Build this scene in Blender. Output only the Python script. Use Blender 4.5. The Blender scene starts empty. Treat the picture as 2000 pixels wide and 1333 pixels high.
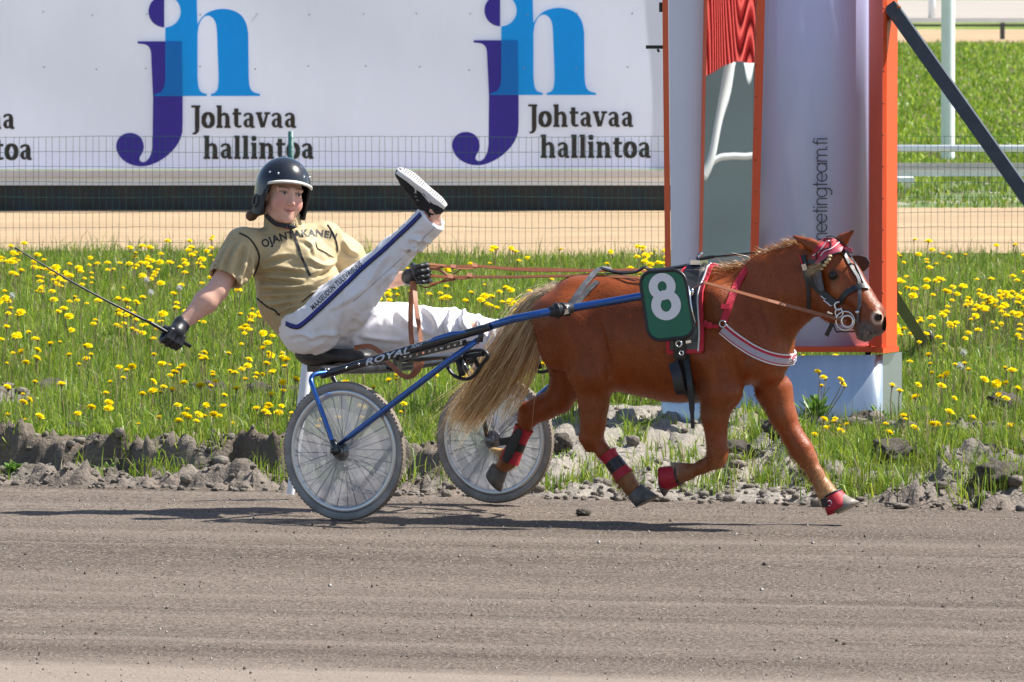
import bpy, bmesh, math, random
import numpy as np
from mathutils import Vector, Matrix, noise
from mathutils.bvhtree import BVHTree

random.seed(7)
RNG = np.random.default_rng(11)
SC = bpy.context.scene
COL = SC.collection
R = math.radians

# ------------------------------------------------------------------ camera, sky, sun, exposure
FPX = 16800.0                                  # focal length in pixels of a 2000 px wide frame
TILT = math.atan((666.5 + 156.0) / FPX)
CT, ST = math.cos(TILT), math.sin(TILT)

def ray(px, py):
    xc, yc = (px - 1000.0) / FPX, -(py - 666.5) / FPX
    return xc, CT + yc * ST, -ST + yc * CT
_d = ray(673, 1017.5)
CAMH = -_d[2] / _d[1] * 40.0

def P(px, py, Y):
    """world point seen at photo pixel (px, py) at depth Y"""
    d = ray(px, py); s = Y / d[1]
    return Vector((d[0] * s, Y, CAMH + d[2] * s))

def PX(p):
    """photo pixel of a world point"""
    x, y, z = p[0], p[1], p[2] - CAMH
    f = y * CT - z * ST; u = y * ST + z * CT
    return 1000 + FPX * x / f, 666.5 - FPX * u / f

cam = bpy.data.cameras.new('camera'); camo = bpy.data.objects.new('camera', cam); COL.objects.link(camo)
camo.location = (0, 0, CAMH); camo.rotation_euler = (math.pi / 2 - TILT, 0, 0)
cam.sensor_width = 36; cam.lens = 36 * FPX / 2000
cam.clip_start = 1; cam.clip_end = 3000
cam.dof.use_dof = True; cam.dof.focus_distance = 40.2; cam.dof.aperture_fstop = 20
SC.camera = camo

SUN_EL, SUN_AZ = R(52), R(12)                  # azimuth from +X towards +Y (a little behind the scene)
SUNV = Vector((math.cos(SUN_EL) * math.cos(SUN_AZ), math.cos(SUN_EL) * math.sin(SUN_AZ), math.sin(SUN_EL)))
w = bpy.data.worlds.new('World'); SC.world = w; w.use_nodes = True
wn = w.node_tree; wn.nodes.clear()
sky = wn.nodes.new('ShaderNodeTexSky'); sky.sky_type = 'NISHITA'; sky.sun_disc = False
sky.sun_elevation = SUN_EL; sky.sun_rotation = math.pi / 2 - SUN_AZ
bg = wn.nodes.new('ShaderNodeBackground'); bg.inputs[1].default_value = 0.09
wo = wn.nodes.new('ShaderNodeOutputWorld')
wn.links.new(sky.outputs[0], bg.inputs[0]); wn.links.new(bg.outputs[0], wo.inputs[0])
sun = bpy.data.lights.new('sun', 'SUN'); sun.energy = 5.0; sun.angle = R(0.53); sun.color = (1, .965, .90)
suno = bpy.data.objects.new('sun', sun); COL.objects.link(suno)
suno.rotation_euler = (-SUNV).to_track_quat('-Z', 'Y').to_euler(); suno.location = (8, 40, 12)
SC.view_settings.view_transform = 'Standard'; SC.view_settings.look = 'None'
SC.view_settings.exposure = 0.92; SC.view_settings.gamma = 1; SC.view_settings.use_curve_mapping = False
SC.render.engine = 'CYCLES'
SC.cycles.use_denoising = True
SC.cycles.max_bounces = 8; SC.cycles.transparent_max_bounces = 12
SC.cycles.sample_clamp_indirect = 6

# ------------------------------------------------------------------ materials
def mk(name, col, rough=.5, metal=0., var=0., scale=8., stretch=(1, 1, 1), detail=5., bump=0., bscale=40.,
       bstretch=(1, 1, 1), attr=None, coat=0., trans=None, sss=0., alpha=None, col2=None, ramp=(.35, .65), spec=.5, sheen=0., bdist=.01,
       col3=None, scale3=40., ramp3=(.6, .7)):
    """principled material; colour = attr or col, mottled towards col2 (or +-var) by noise in object space"""
    m = bpy.data.materials.new(name); m.use_nodes = True
    nt = m.node_tree; N = nt.nodes; L = nt.links
    b = N['Principled BSDF']
    b.inputs['Roughness'].default_value = rough; b.inputs['Metallic'].default_value = metal
    b.inputs['Coat Weight'].default_value = coat; b.inputs['Coat Roughness'].default_value = .08
    b.inputs['Specular IOR Level'].default_value = spec
    b.inputs['Sheen Weight'].default_value = sheen
    if sss: b.inputs['Subsurface Weight'].default_value = sss; b.inputs['Subsurface Radius'].default_value = (.012, .004, .002)
    tc = N.new('ShaderNodeTexCoord')
    def noi(sc, st, det=detail):
        mp = N.new('ShaderNodeMapping'); mp.inputs['Scale'].default_value = st
        L.new(tc.outputs['Object'], mp.inputs[0])
        n = N.new('ShaderNodeTexNoise'); n.inputs['Scale'].default_value = sc; n.inputs['Detail'].default_value = det
        n.inputs['Roughness'].default_value = .6
        L.new(mp.outputs[0], n.inputs[0]); return n.outputs['Fac']
    def rampn(src, a, c):
        r = N.new('ShaderNodeMapRange'); r.inputs[1].default_value = a; r.inputs[2].default_value = c; L.new(src, r.inputs[0]); return r.outputs[0]
    if attr:
        at = N.new('ShaderNodeAttribute'); at.attribute_name = attr; cur = at.outputs['Color']
    else:
        rg = N.new('ShaderNodeRGB'); rg.outputs[0].default_value = (*col, 1); cur = rg.outputs[0]
    if col2 is not None:
        mx = N.new('ShaderNodeMix'); mx.data_type = 'RGBA'
        L.new(rampn(noi(scale, stretch), *ramp), mx.inputs[0]); L.new(cur, mx.inputs[6]); mx.inputs[7].default_value = (*col2, 1); cur = mx.outputs[2]
    if col3 is not None:
        mx = N.new('ShaderNodeMix'); mx.data_type = 'RGBA'
        L.new(rampn(noi(scale3, (1, 1, 1)), *ramp3), mx.inputs[0]); L.new(cur, mx.inputs[6]); mx.inputs[7].default_value = (*col3, 1); cur = mx.outputs[2]
    if var:
        r = N.new('ShaderNodeMapRange'); r.inputs[1].default_value = .3; r.inputs[2].default_value = .7
        r.inputs[3].default_value = 1 - var; r.inputs[4].default_value = 1 + var
        L.new(noi(scale * 1.7, stretch), r.inputs[0])
        mu = N.new('ShaderNodeMix'); mu.data_type = 'RGBA'; mu.blend_type = 'MULTIPLY'; mu.inputs[0].default_value = 1
        cc = N.new('ShaderNodeCombineColor'); [L.new(r.outputs[0], cc.inputs[i]) for i in range(3)]
        L.new(cur, mu.inputs[6]); L.new(cc.outputs[0], mu.inputs[7]); cur = mu.outputs[2]
    L.new(cur, b.inputs['Base Color'])
    if bump:
        bp = N.new('ShaderNodeBump'); bp.inputs['Strength'].default_value = bump; bp.inputs['Distance'].default_value = bdist
        L.new(noi(bscale, bstretch, 6), bp.inputs['Height']); L.new(bp.outputs[0], b.inputs['Normal'])
    out = N['Material Output']
    if trans is not None:                      # thin leaf: part of the light passes through
        t = N.new('ShaderNodeBsdfTranslucent'); ms = N.new('ShaderNodeMixShader'); ms.inputs[0].default_value = trans
        L.new(cur, t.inputs[0]); L.new(b.outputs[0], ms.inputs[1]); L.new(t.outputs[0], ms.inputs[2]); L.new(ms.outputs[0], out.inputs[0])
    if alpha is not None:                      # see-through sheet
        t = N.new('ShaderNodeBsdfTransparent'); ms = N.new('ShaderNodeMixShader'); ms.inputs[0].default_value = alpha
        src = b.outputs[0] if trans is None else ms_prev.outputs[0]
        L.new(t.outputs[0], ms.inputs[1]); L.new(src, ms.inputs[2]); L.new(ms.outputs[0], out.inputs[0])
    return m

# ------------------------------------------------------------------ objects
def tag(o, label=None, cat=None, group=None, kind=None):
    if label: o['label'] = label
    if cat: o['category'] = cat
    if group: o['group'] = group
    if kind: o['kind'] = kind
    return o

def empty(name, loc, rz=0., label=None, cat=None, group=None):
    o = bpy.data.objects.new(name, None); o.location = loc; o.rotation_euler = (0, 0, rz); o.empty_display_size = .1
    COL.objects.link(o); return tag(o, label, cat, group)

def link(name, me, parent=None, loc=None):
    o = bpy.data.objects.new(name, me); COL.objects.link(o)
    if parent is not None:
        o.parent = parent
        if loc is None and parent.type == 'EMPTY' or loc == 'world':
            # vertices are given in world space unless the builder says otherwise
            pass
    return o

def mesh(name, V, F, mats, mi=None, smooth=True, cols=None):
    me = bpy.data.meshes.new(name)
    V = np.asarray(V, dtype=np.float32).reshape(-1, 3)
    if isinstance(F, np.ndarray) and F.ndim == 2:
        n, k = F.shape
        me.vertices.add(len(V)); me.vertices.foreach_set('co', V.ravel())
        me.loops.add(n * k); me.loops.foreach_set('vertex_index', F.astype(np.int32).ravel())
        me.polygons.add(n); me.polygons.foreach_set('loop_start', np.arange(0, n * k, k, dtype=np.int32))
        me.polygons.foreach_set('loop_total', np.full(n, k, dtype=np.int32))
        me.update(calc_edges=True)
    else:
        me.from_pydata([tuple(map(float, v)) for v in V], [], [tuple(map(int, f)) for f in F]); me.update()
    for m in (mats if isinstance(mats, (list, tuple)) else [mats]): me.materials.append(m)
    np_ = len(me.polygons)
    if mi is not None: me.polygons.foreach_set('material_index', np.asarray(mi, dtype=np.int32))
    me.polygons.foreach_set('use_smooth', np.full(np_, bool(smooth)) if np.isscalar(smooth) or isinstance(smooth, bool) else np.asarray(smooth, dtype=bool))
    if cols is not None:
        a = me.color_attributes.new('Col', 'FLOAT_COLOR', 'POINT')
        c = np.ones((len(V), 4), np.float32); c[:, :3] = cols; a.data.foreach_set('color', c.ravel())
    me.validate(); return me

def wpart(name, me, parent):
    """a part whose vertices are in world space, under a parent that stands somewhere"""
    o = bpy.data.objects.new(name, me); COL.objects.link(o)
    if parent is not None:
        bpy.context.view_layer.update()
        inv = parent.matrix_world.inverted(); me.transform(inv); o.parent = parent
    return o

class MB:
    """collects simple shapes into one mesh"""
    def __init__(s): s.V = []; s.F = []; s.S = []; s.MI = []; s.m = 0
    def add(s, V, F, smooth=False):
        b = len(s.V); s.V += [tuple(v) for v in V]
        for f in F: s.F.append(tuple(b + i for i in f)); s.S.append(smooth); s.MI.append(s.m)
        return s
    def box(s, c, size, rot=None, bev=0.):
        hx, hy, hz = [v / 2 for v in size]; c = Vector(c)
        pts = [Vector((x, y, z)) for x in (-hx, hx) for y in (-hy, hy) for z in (-hz, hz)]
        if rot is not None: pts = [rot @ p for p in pts]
        F = [(0, 1, 3, 2), (4, 6, 7, 5), (0, 4, 5, 1), (2, 3, 7, 6), (0, 2, 6, 4), (1, 5, 7, 3)]
        return s.add([c + p for p in pts], F)
    def beam(s, a, b, w, h, up=Vector((0, 0, 1))):
        a, b = Vector(a), Vector(b); d = (b - a); n = d.normalized(); x = n.cross(up).normalized(); y = x.cross(n)
        pts = [p + x * i * w / 2 + y * j * h / 2 for p in (a, b) for i, j in ((-1, -1), (1, -1), (1, 1), (-1, 1))]
        return s.add(pts, [(3, 2, 1, 0), (4, 5, 6, 7), (0, 1, 5, 4), (1, 2, 6, 5), (2, 3, 7, 6), (3, 0, 4, 7)])
    def tube(s, pts, r, n=10, cap=True, closed=False, flat=None, up=None):
        """round tube through pts; r number or list; flat=(dirvec, factor) squeezes it"""
        pts = [Vector(p) for p in pts]; k = len(pts)
        rr = [r] * k if np.isscalar(r) else list(r)
        T = []
        for i in range(k):
            if closed: t = pts[(i + 1) % k] - pts[i - 1]
            else: t = pts[min(i + 1, k - 1)] - pts[max(i - 1, 0)]
            T.append(t.normalized() if t.length > 1e-9 else Vector((0, 0, 1)))
        ref = Vector(up) if up is not None else (Vector((0, 0, 1)) if abs(T[0].z) < .9 else Vector((1, 0, 0)))
        x = T[0].cross(ref).normalized(); V = []
        for i in range(k):
            x = (x - T[i] * x.dot(T[i])); x = x.normalized() if x.length > 1e-9 else T[i].orthogonal().normalized()
            y = T[i].cross(x)
            for j in range(n):
                a = 2 * math.pi * j / n; off = x * math.cos(a) * rr[i] + y * math.sin(a) * rr[i]
                if flat: off = off - flat[0] * off.dot(flat[0]) * (1 - flat[1])
                V.append(pts[i] + off)
        F = []
        for i in range(k if closed else k - 1):
            i2 = (i + 1) % k
            for j in range(n):
                j2 = (j + 1) % n; F.append((i * n + j, i * n + j2, i2 * n + j2, i2 * n + j))
        if cap and not closed: F.append(tuple(reversed(range(n)))); F.append(tuple(range((k - 1) * n, k * n)))
        return s.add(V, F, True)
    def strap(s, pts, nrm, w, t, closed=False):
        """flat band through pts, broad face along nrm (list or one), width w (or list), thickness t"""
        pts = [Vector(p) for p in pts]; k = len(pts)
        if isinstance(nrm, Vector): nrm = [nrm] * k
        ww = [w] * k if np.isscalar(w) else w; V = []
        for i in range(k):
            tt = (pts[(i + 1) % k] - pts[i - 1]) if closed else (pts[min(i + 1, k - 1)] - pts[max(i - 1, 0)])
            tt.normalize(); n = (nrm[i] - tt * nrm[i].dot(tt)).normalized(); sd = tt.cross(n)
            for a, c in ((-1, -1), (1, -1), (1, 1), (-1, 1)):
                V.append(pts[i] + sd * a * ww[i] / 2 + n * c * t / 2)
        F = []
        for i in range(k if closed else k - 1):
            i2 = (i + 1) % k
            for j in range(4):
                j2 = (j + 1) % 4; F.append((i * 4 + j, i * 4 + j2, i2 * 4 + j2, i2 * 4 + j))
        if not closed: F += [(3, 2, 1, 0), tuple((k - 1) * 4 + j for j in range(4))]
        return s.add(V, F, False)
    def lathe(s, prof, c, axis, n=24, flip=False, smooth=True, ref=None):
        """prof list of (radius, height along axis)"""
        c, ax = Vector(c), Vector(axis).normalized(); x = ax.orthogonal().normalized() if ref is None else (Vector(ref) - ax * Vector(ref).dot(ax)).normalized(); y = ax.cross(x); V = []; k = len(prof)
        for r, h in prof:
            for j in range(n):
                a = 2 * math.pi * j / n; V.append(c + ax * h + x * math.cos(a) * r + y * math.sin(a) * r)
        F = [(i * n + j, i * n + (j + 1) % n, (i + 1) * n + (j + 1) % n, (i + 1) * n + j) for i in range(k - 1) for j in range(n)]
        return s.add(V, F, smooth)
    def sph(s, c, r, n=10, m=7, M=None):
        V = []; F = []; c = Vector(c); rr = Vector((r, r, r)) if np.isscalar(r) else Vector(r)
        for i in range(m + 1):
            t = math.pi * i / m
            for j in range(n):
                a = 2 * math.pi * j / n; p = Vector((rr.x * math.sin(t) * math.cos(a), rr.y * math.sin(t) * math.sin(a), rr.z * math.cos(t)))
                V.append(c + (M @ p if M is not None else p))
        for i in range(m):
            for j in range(n): F.append((i * n + j, (i + 1) * n + j, (i + 1) * n + (j + 1) % n, i * n + (j + 1) % n))
        return s.add(V, F, True)
    def torus(s, c, axis, Rr, r, n=20, m=8, a0=0., a1=2 * math.pi, ref=None):
        ax = Vector(axis).normalized(); x = (ax.orthogonal() if ref is None else Vector(ref) - ax * Vector(ref).dot(ax)).normalized(); y = ax.cross(x)
        full = abs(a1 - a0 - 2 * math.pi) < 1e-6; k = n if full else n + 1
        pts = [Vector(c) + (x * math.cos(a0 + (a1 - a0) * i / n) + y * math.sin(a0 + (a1 - a0) * i / n)) * Rr for i in range(k)]
        return s.tube(pts, r, m, closed=full, up=ax)
    def prism(s, poly, z0, z1, M=None, smooth=False):
        """polygon (list of 2D) extruded between z0 and z1, mapped by M(x,y,z)->Vector"""
        n = len(poly); M = M or (lambda x, y, z: Vector((x, y, z)))
        V = [M(x, y, z0) for x, y in poly] + [M(x, y, z1) for x, y in poly]
        F = [tuple(reversed(range(n))), tuple(range(n, 2 * n))] + [(i, (i + 1) % n, n + (i + 1) % n, n + i) for i in range(n)]
        return s.add(V, F, smooth)
    def me(s, name, mats): return mesh(name, s.V, s.F, mats, s.MI if s.m or any(s.MI) else None, s.S)
    def build(s, name, mats, parent=None):
        """world-space vertices"""
        me = s.me(name, mats)
        return wpart(name, me, parent)

def crom(pts, n=8, closed=False):
    """Catmull-Rom through pts"""
    pts = [Vector(p) for p in pts]; k = len(pts); out = []
    for i in range(k if closed else k - 1):
        p0 = pts[(i - 1) % k] if closed or i else pts[0] * 2 - pts[1]
        p1, p2 = pts[i], pts[(i + 1) % k]; p3 = pts[(i + 2) % k] if closed or i + 2 < k else p2 * 2 - p1
        for j in range(n):
            t = j / n; out.append(.5 * ((2 * p1) + (p2 - p0) * t + (2 * p0 - 5 * p1 + 4 * p2 - p3) * t * t + (3 * p1 - p0 - 3 * p2 + p3) * t ** 3))
    if not closed: out.append(pts[-1])
    return out

def lerp(a, b, t): return a + (b - a) * t
def sstep(a, b, x):
    t = np.clip((x - a) / (b - a), 0, 1); return t * t * (3 - 2 * t)

def vnoise(x, y, seed=0, oct=4, lac=2., gain=.5):
    """vectorised 2D value noise in -1..1"""
    x = np.asarray(x, float); y = np.asarray(y, float); tot = 0; amp = 1; nrm = 0
    for o in range(oct):
        xi = np.floor(x).astype(np.int64); yi = np.floor(y).astype(np.int64); fx = x - xi; fy = y - yi
        fx = fx * fx * (3 - 2 * fx); fy = fy * fy * (3 - 2 * fy)
        def h(a, b):
            n = (a * 374761393 + b * 668265263 + (seed + o * 101) * 982451653) & 0x7fffffff
            n = ((n ^ (n >> 13)) * 1274126177) & 0x7fffffff
            return ((n ^ (n >> 16)) & 0xffff) / 32767.5 - 1
        v = (h(xi, yi) * (1 - fx) + h(xi + 1, yi) * fx) * (1 - fy) + (h(xi, yi + 1) * (1 - fx) + h(xi + 1, yi + 1) * fx) * fy
        tot = tot + v * amp; nrm += amp; amp *= gain; x = x * lac + 17.3; y = y * lac - 9.1
    return tot / nrm

# ------------------------------------------------------------------ implicit modelling (smooth unions -> one continuous skin)
class Field:
    def __init__(s, xs, ys, zs):
        s.ax = [np.asarray(a, np.float32) for a in (xs, ys, zs)]
        s.D = np.full(tuple(len(a) for a in s.ax), 9., np.float32)
        s.h = max(float(np.max(np.diff(a))) for a in s.ax)
    def _sl(s, lo, hi):
        return tuple(slice(max(0, int(np.searchsorted(a, l)) - 1), min(len(a), int(np.searchsorted(a, u)) + 1)) for a, l, u in zip(s.ax, lo, hi))
    def _put(s, lo, hi, fn, k, sign):
        m = k + 3 * s.h; sl = s._sl([a - m for a in lo], [a + m for a in hi])
        X = s.ax[0][sl[0]][:, None, None]; Y = s.ax[1][sl[1]][None, :, None]; Z = s.ax[2][sl[2]][None, None, :]
        d = fn(X, Y, Z); c = s.D[sl]
        if sign > 0:
            if k <= 0: s.D[sl] = np.minimum(c, d)
            else:
                h = np.clip(.5 + .5 * (c - d) / k, 0, 1); s.D[sl] = c * (1 - h) + d * h - k * h * (1 - h)
        else:
            d = -d
            if k <= 0: s.D[sl] = np.maximum(c, d)
            else:
                h = np.clip(.5 + .5 * (d - c) / k, 0, 1); s.D[sl] = c * (1 - h) + d * h + k * h * (1 - h)
    def cone(s, a, b, ra, rb, k=.03, sc=None, sign=1):
        a, b = [float(v) for v in a], [float(v) for v in b]; sc = sc or (1, 1, 1); ms = min(sc)
        ba = [(b[i] - a[i]) / sc[i] for i in range(3)]; bb = sum(v * v for v in ba) + 1e-9
        def fn(X, Y, Z):
            px, py, pz = (X - a[0]) / sc[0], (Y - a[1]) / sc[1], (Z - a[2]) / sc[2]
            t = np.clip((px * ba[0] + py * ba[1] + pz * ba[2]) / bb, 0, 1)
            return (np.sqrt((px - t * ba[0]) ** 2 + (py - t * ba[1]) ** 2 + (pz - t * ba[2]) ** 2) - (ra + (rb - ra) * t)) * ms
        r = max(ra, rb)
        s._put([min(a[i], b[i]) - r * sc[i] for i in range(3)], [max(a[i], b[i]) + r * sc[i] for i in range(3)], fn, k, sign); return s
    def ell(s, c, r, k=.03, M=None, sign=1):
        c = [float(v) for v in c]; m = max(r); Mi = None if M is None else np.array(M.to_3x3().transposed() if hasattr(M, 'to_3x3') else M.transposed())
        def fn(X, Y, Z):
            x, y, z = X - c[0], Y - c[1], Z - c[2]
            if Mi is not None: x, y, z = (Mi[i][0] * x + Mi[i][1] * y + Mi[i][2] * z for i in range(3))
            k0 = np.sqrt((x / r[0]) ** 2 + (y / r[1]) ** 2 + (z / r[2]) ** 2); k1 = np.sqrt((x / r[0] ** 2) ** 2 + (y / r[1] ** 2) ** 2 + (z / r[2] ** 2) ** 2)
            return np.where(k0 < 1e-4, -min(r), k0 * (k0 - 1) / np.maximum(k1, 1e-6))
        s._put([v - (m if M is not None else r[i]) for i, v in enumerate(c)], [v + (m if M is not None else r[i]) for i, v in enumerate(c)], fn, k, sign); return s
    def half(s, p, n, k=.0):
        """cut away everything on the +n side of p (whole field)"""
        n = Vector(n).normalized(); o = n.dot(Vector(p))
        d = s.ax[0][:, None, None] * n[0] + s.ax[1][None, :, None] * n[1] + s.ax[2][None, None, :] * n[2] - o
        s.D = np.maximum(s.D, d); return s
    def extract(s):
        D = s.D; S = D < 0; nx, ny, nz = D.shape
        c8 = [(i, j, k) for i in (0, 1) for j in (0, 1) for k in (0, 1)]
        cnt = np.zeros((nx - 1, ny - 1, nz - 1), np.int8)
        for i, j, k in c8: cnt += S[i:nx - 1 + i, j:ny - 1 + j, k:nz - 1 + k]
        act = (cnt > 0) & (cnt < 8); ci = np.argwhere(act); idx = np.full(act.shape, -1, np.int64); idx[act] = np.arange(len(ci))
        acc = np.zeros((len(ci), 3)); n = np.zeros(len(ci))
        for a in c8:
            for ax in range(3):
                if a[ax]: continue
                b = list(a); b[ax] = 1
                da = D[ci[:, 0] + a[0], ci[:, 1] + a[1], ci[:, 2] + a[2]]; db = D[ci[:, 0] + b[0], ci[:, 1] + b[1], ci[:, 2] + b[2]]
                m = (da < 0) != (db < 0); t = np.where(m, da / np.where(m, da - db, 1), 0)
                for q in range(3):
                    v = s.ax[q][ci[:, q] + a[q]].astype(float)
                    if q == ax: v = v + t * (s.ax[q][ci[:, q] + 1] - s.ax[q][ci[:, q]])
                    acc[:, q] += np.where(m, v, 0)
                n += m
        V = acc / n[:, None]; Fs = []
        for ax in range(3):
            o1, o2 = [(1, 2), (2, 0), (0, 1)][ax]
            sl0 = [slice(None)] * 3; sl1 = [slice(None)] * 3; sl0[ax] = slice(0, -1); sl1[ax] = slice(1, None)
            A, B = S[tuple(sl0)], S[tuple(sl1)]; e = np.argwhere(A != B)
            ok = (e[:, o1] > 0) & (e[:, o2] > 0) & (e[:, o1] < D.shape[o1] - 1) & (e[:, o2] < D.shape[o2] - 1); e = e[ok]
            q = []
            for d1, d2 in ((-1, -1), (0, -1), (0, 0), (-1, 0)):
                t = e.copy(); t[:, o1] += d1; t[:, o2] += d2; q.append(idx[t[:, 0], t[:, 1], t[:, 2]])
            q = np.stack(q, 1); inside = A[e[:, 0], e[:, 1], e[:, 2]]
            q[~inside] = q[~inside][:, ::-1]; Fs.append(q)
        return V, np.concatenate(Fs)

def relax(V, F, it=2, f=.5):
    e = np.concatenate([F[:, [0, 1]], F[:, [1, 2]], F[:, [2, 3]], F[:, [3, 0]]]); n = len(V)
    for _ in range(it):
        s = np.zeros_like(V); c = np.zeros(n)
        for q in range(3):
            s[:, q] = np.bincount(e[:, 0], V[e[:, 1], q], n) + np.bincount(e[:, 1], V[e[:, 0], q], n)
        c = np.bincount(e[:, 0], minlength=n) + np.bincount(e[:, 1], minlength=n)
        V = V * (1 - f) + f * s / np.maximum(c, 1)[:, None]
    return V

def vnormals(V, F):
    a, b, c, d = (V[F[:, i]] for i in range(4)); fn = np.cross(c - a, d - b); N = np.zeros_like(V)
    for i in range(4):
        for q in range(3): N[:, q] += np.bincount(F[:, i], fn[:, q], len(V))
    return N / np.maximum(np.linalg.norm(N, axis=1), 1e-12)[:, None]

def n3(V, sc, seed=0, oct=3):
    """cheap 3D-ish noise: blend of three planar value noises"""
    x, y, z = (V * np.asarray(sc)).T
    return (vnoise(x + .37 * z, y + .61 * z, seed, oct) + vnoise(y + .29 * x, z + .53 * x, seed + 7, oct) + vnoise(z + .47 * y, x + .31 * y, seed + 13, oct)) / 1.7

class Strands:
    """hair strands / grass blades: thin camera-independent 3- or 4-sided ribbons collected in one mesh"""
    def __init__(s): s.V = []; s.F = []; s.C = []; s.n = 0
    def add(s, pts, wid, side, col):
        """pts (n,k,3), wid (k,) or (n,k), side (n,3), col (n,3) -> flat ribbons with k rows"""
        n, k, _ = pts.shape; wid = np.broadcast_to(np.asarray(wid, float), (n, k))
        off = side[:, None, :] * wid[:, :, None] * .5
        V = np.stack([pts - off, pts + off], 2).reshape(n, 2 * k, 3)
        b = s.n + np.arange(n)[:, None, None] * 2 * k; r = np.arange(k - 1)[None, :, None] * 2
        F = (b + r + np.array([0, 1, 3, 2])[None, None, :]).reshape(-1, 4)
        s.V.append(V.reshape(-1, 3)); s.F.append(F)
        c = np.broadcast_to(col[:, None, :], (n, 2 * k, 3)) if col.ndim == 2 else np.repeat(col, 2, 1)
        s.C.append(c.reshape(-1, 3)); s.n += n * 2 * k
    def me(s, name, mat, smooth=True):
        return mesh(name, np.concatenate(s.V), np.concatenate(s.F), mat, None, smooth, np.concatenate(s.C))
# ================================================================== the setting
def edgeY(X): return 41.66 - .368 * np.asarray(X, float)

def clampn(v, a, b): return np.minimum(np.maximum(v, a), b)

def terrain(X, Y):
    """height of the verge (world z) and the bare-soil share at X, Y"""
    X = np.asarray(X, float); Y = np.asarray(Y, float)
    wob = .10 * vnoise(X * 1.6, Y * .8, 3, 3) + .05 * vnoise(X * 6, Y * 4, 5, 3)
    d = (Y - edgeY(X)) * .94 + wob * .8
    mid = sstep(-.35, .25, X + .28 * vnoise(X * 1.3, Y * 1.1, 66, 3)) * (1 - sstep(1.25, 1.75, X + .12 * (Y - 42)))        # churned soil behind the pony
    right = sstep(1.25, 1.75, X + .12 * (Y - 42))
    left = 1 - np.maximum(mid, right); left = np.maximum(left, 0)
    zl = -.03 + .06 * sstep(-.05, .25, d) + .16 * sstep(0, .065, d - .50 - .09 * vnoise(X * 3, X * 0, 8) - .05 * vnoise(X * 11, X * 0, 9))   # eaten-away bank
    zm = -.03 + .05 * sstep(-.05, .3, d) + .16 * sstep(.2, 4.5, d)
    zr = -.03 + .06 * sstep(-.05, .2, d) + .13 * sstep(.1, 1.3, d)
    z = left * zl + mid * zm + right * zr + (1 - left - mid - right).clip(0) * zm
    z = z + .075 * sstep(3, 22, d)
    # trench of turned soil running along the strip
    tr = np.exp(-((Y - 46.1 - .25 * vnoise(X * .9, X * 0 + 4, 2, 2)) / .33) ** 2) * (X < .3) * (.35 + .65 * sstep(-.15, .25, vnoise(X * 1.3 + 3, Y * .5, 31, 2)))
    tr2 = np.exp(-((Y - 44.5 - .3 * vnoise(X * .9, X * 0 + 9, 6, 2)) / .42) ** 2) * (X > 1.3) * (.2 + .8 * sstep(-.2, .2, vnoise(X * 1.6, Y * .6, 33, 2)))
    patch_r = right * sstep(.12, .42, vnoise(X * 1.7, Y * .9, 41, 3)) * sstep(5, 3.2, d)
    soil = np.maximum.reduce([np.clip(tr, 0, 1), np.clip(tr2, 0, 1), patch_r,
                              mid * (1 - sstep(4.2, 5.4, d + .6 * vnoise(X * 1.2, Y * .8, 12, 2))),
                              left * (1 - sstep(.66, .86, d)), right * (1 - sstep(.55, 1.15, d + .3 * vnoise(X * 2.2, Y * 2, 14, 2)))])
    soil = np.clip(soil, 0, 1)
    # lumps: rounded clods of two sizes, tyre-tread furrows in the churned part
    l1 = np.abs(vnoise(X * 9, Y * 5.5, 51, 3)); l2 = np.abs(vnoise(X * 24, Y * 15, 52, 3)); l3 = vnoise(X * 60, Y * 40, 53, 2)
    lump = .13 * np.abs(vnoise(X * 7 + .6 * l2, Y * 5, 51, 2)) + .075 * np.abs(vnoise(X * 17, Y * 13, 52, 2)) + .034 * np.abs(vnoise(X * 42, Y * 34, 55, 2)) - .052
    inb = sstep(-.12, .12, d)
    z = z + lump * soil * inb * (1 - .62 * mid) + .075 * np.maximum(np.clip(tr, 0, 1), .8 * np.clip(tr2, 0, 1)) * (.6 + .6 * vnoise(X * 3.5, Y * 2, 61, 2))
    u = X * .94 - Y * .34; v = X * .34 + Y * .94
    tread = np.sin(u * 2 * math.pi / .24 + 1.6 * np.sin(v * 5)); tm = mid * sstep(.6, 1., d) * (1 - sstep(3.4, 4.2, d))
    z = z + tm * (.06 * sstep(-.35, .3, tread) - .02)
    return z, soil, d

def ts(x, y): return float(terrain(np.array([x]), np.array([y]))[0][0])

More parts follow.
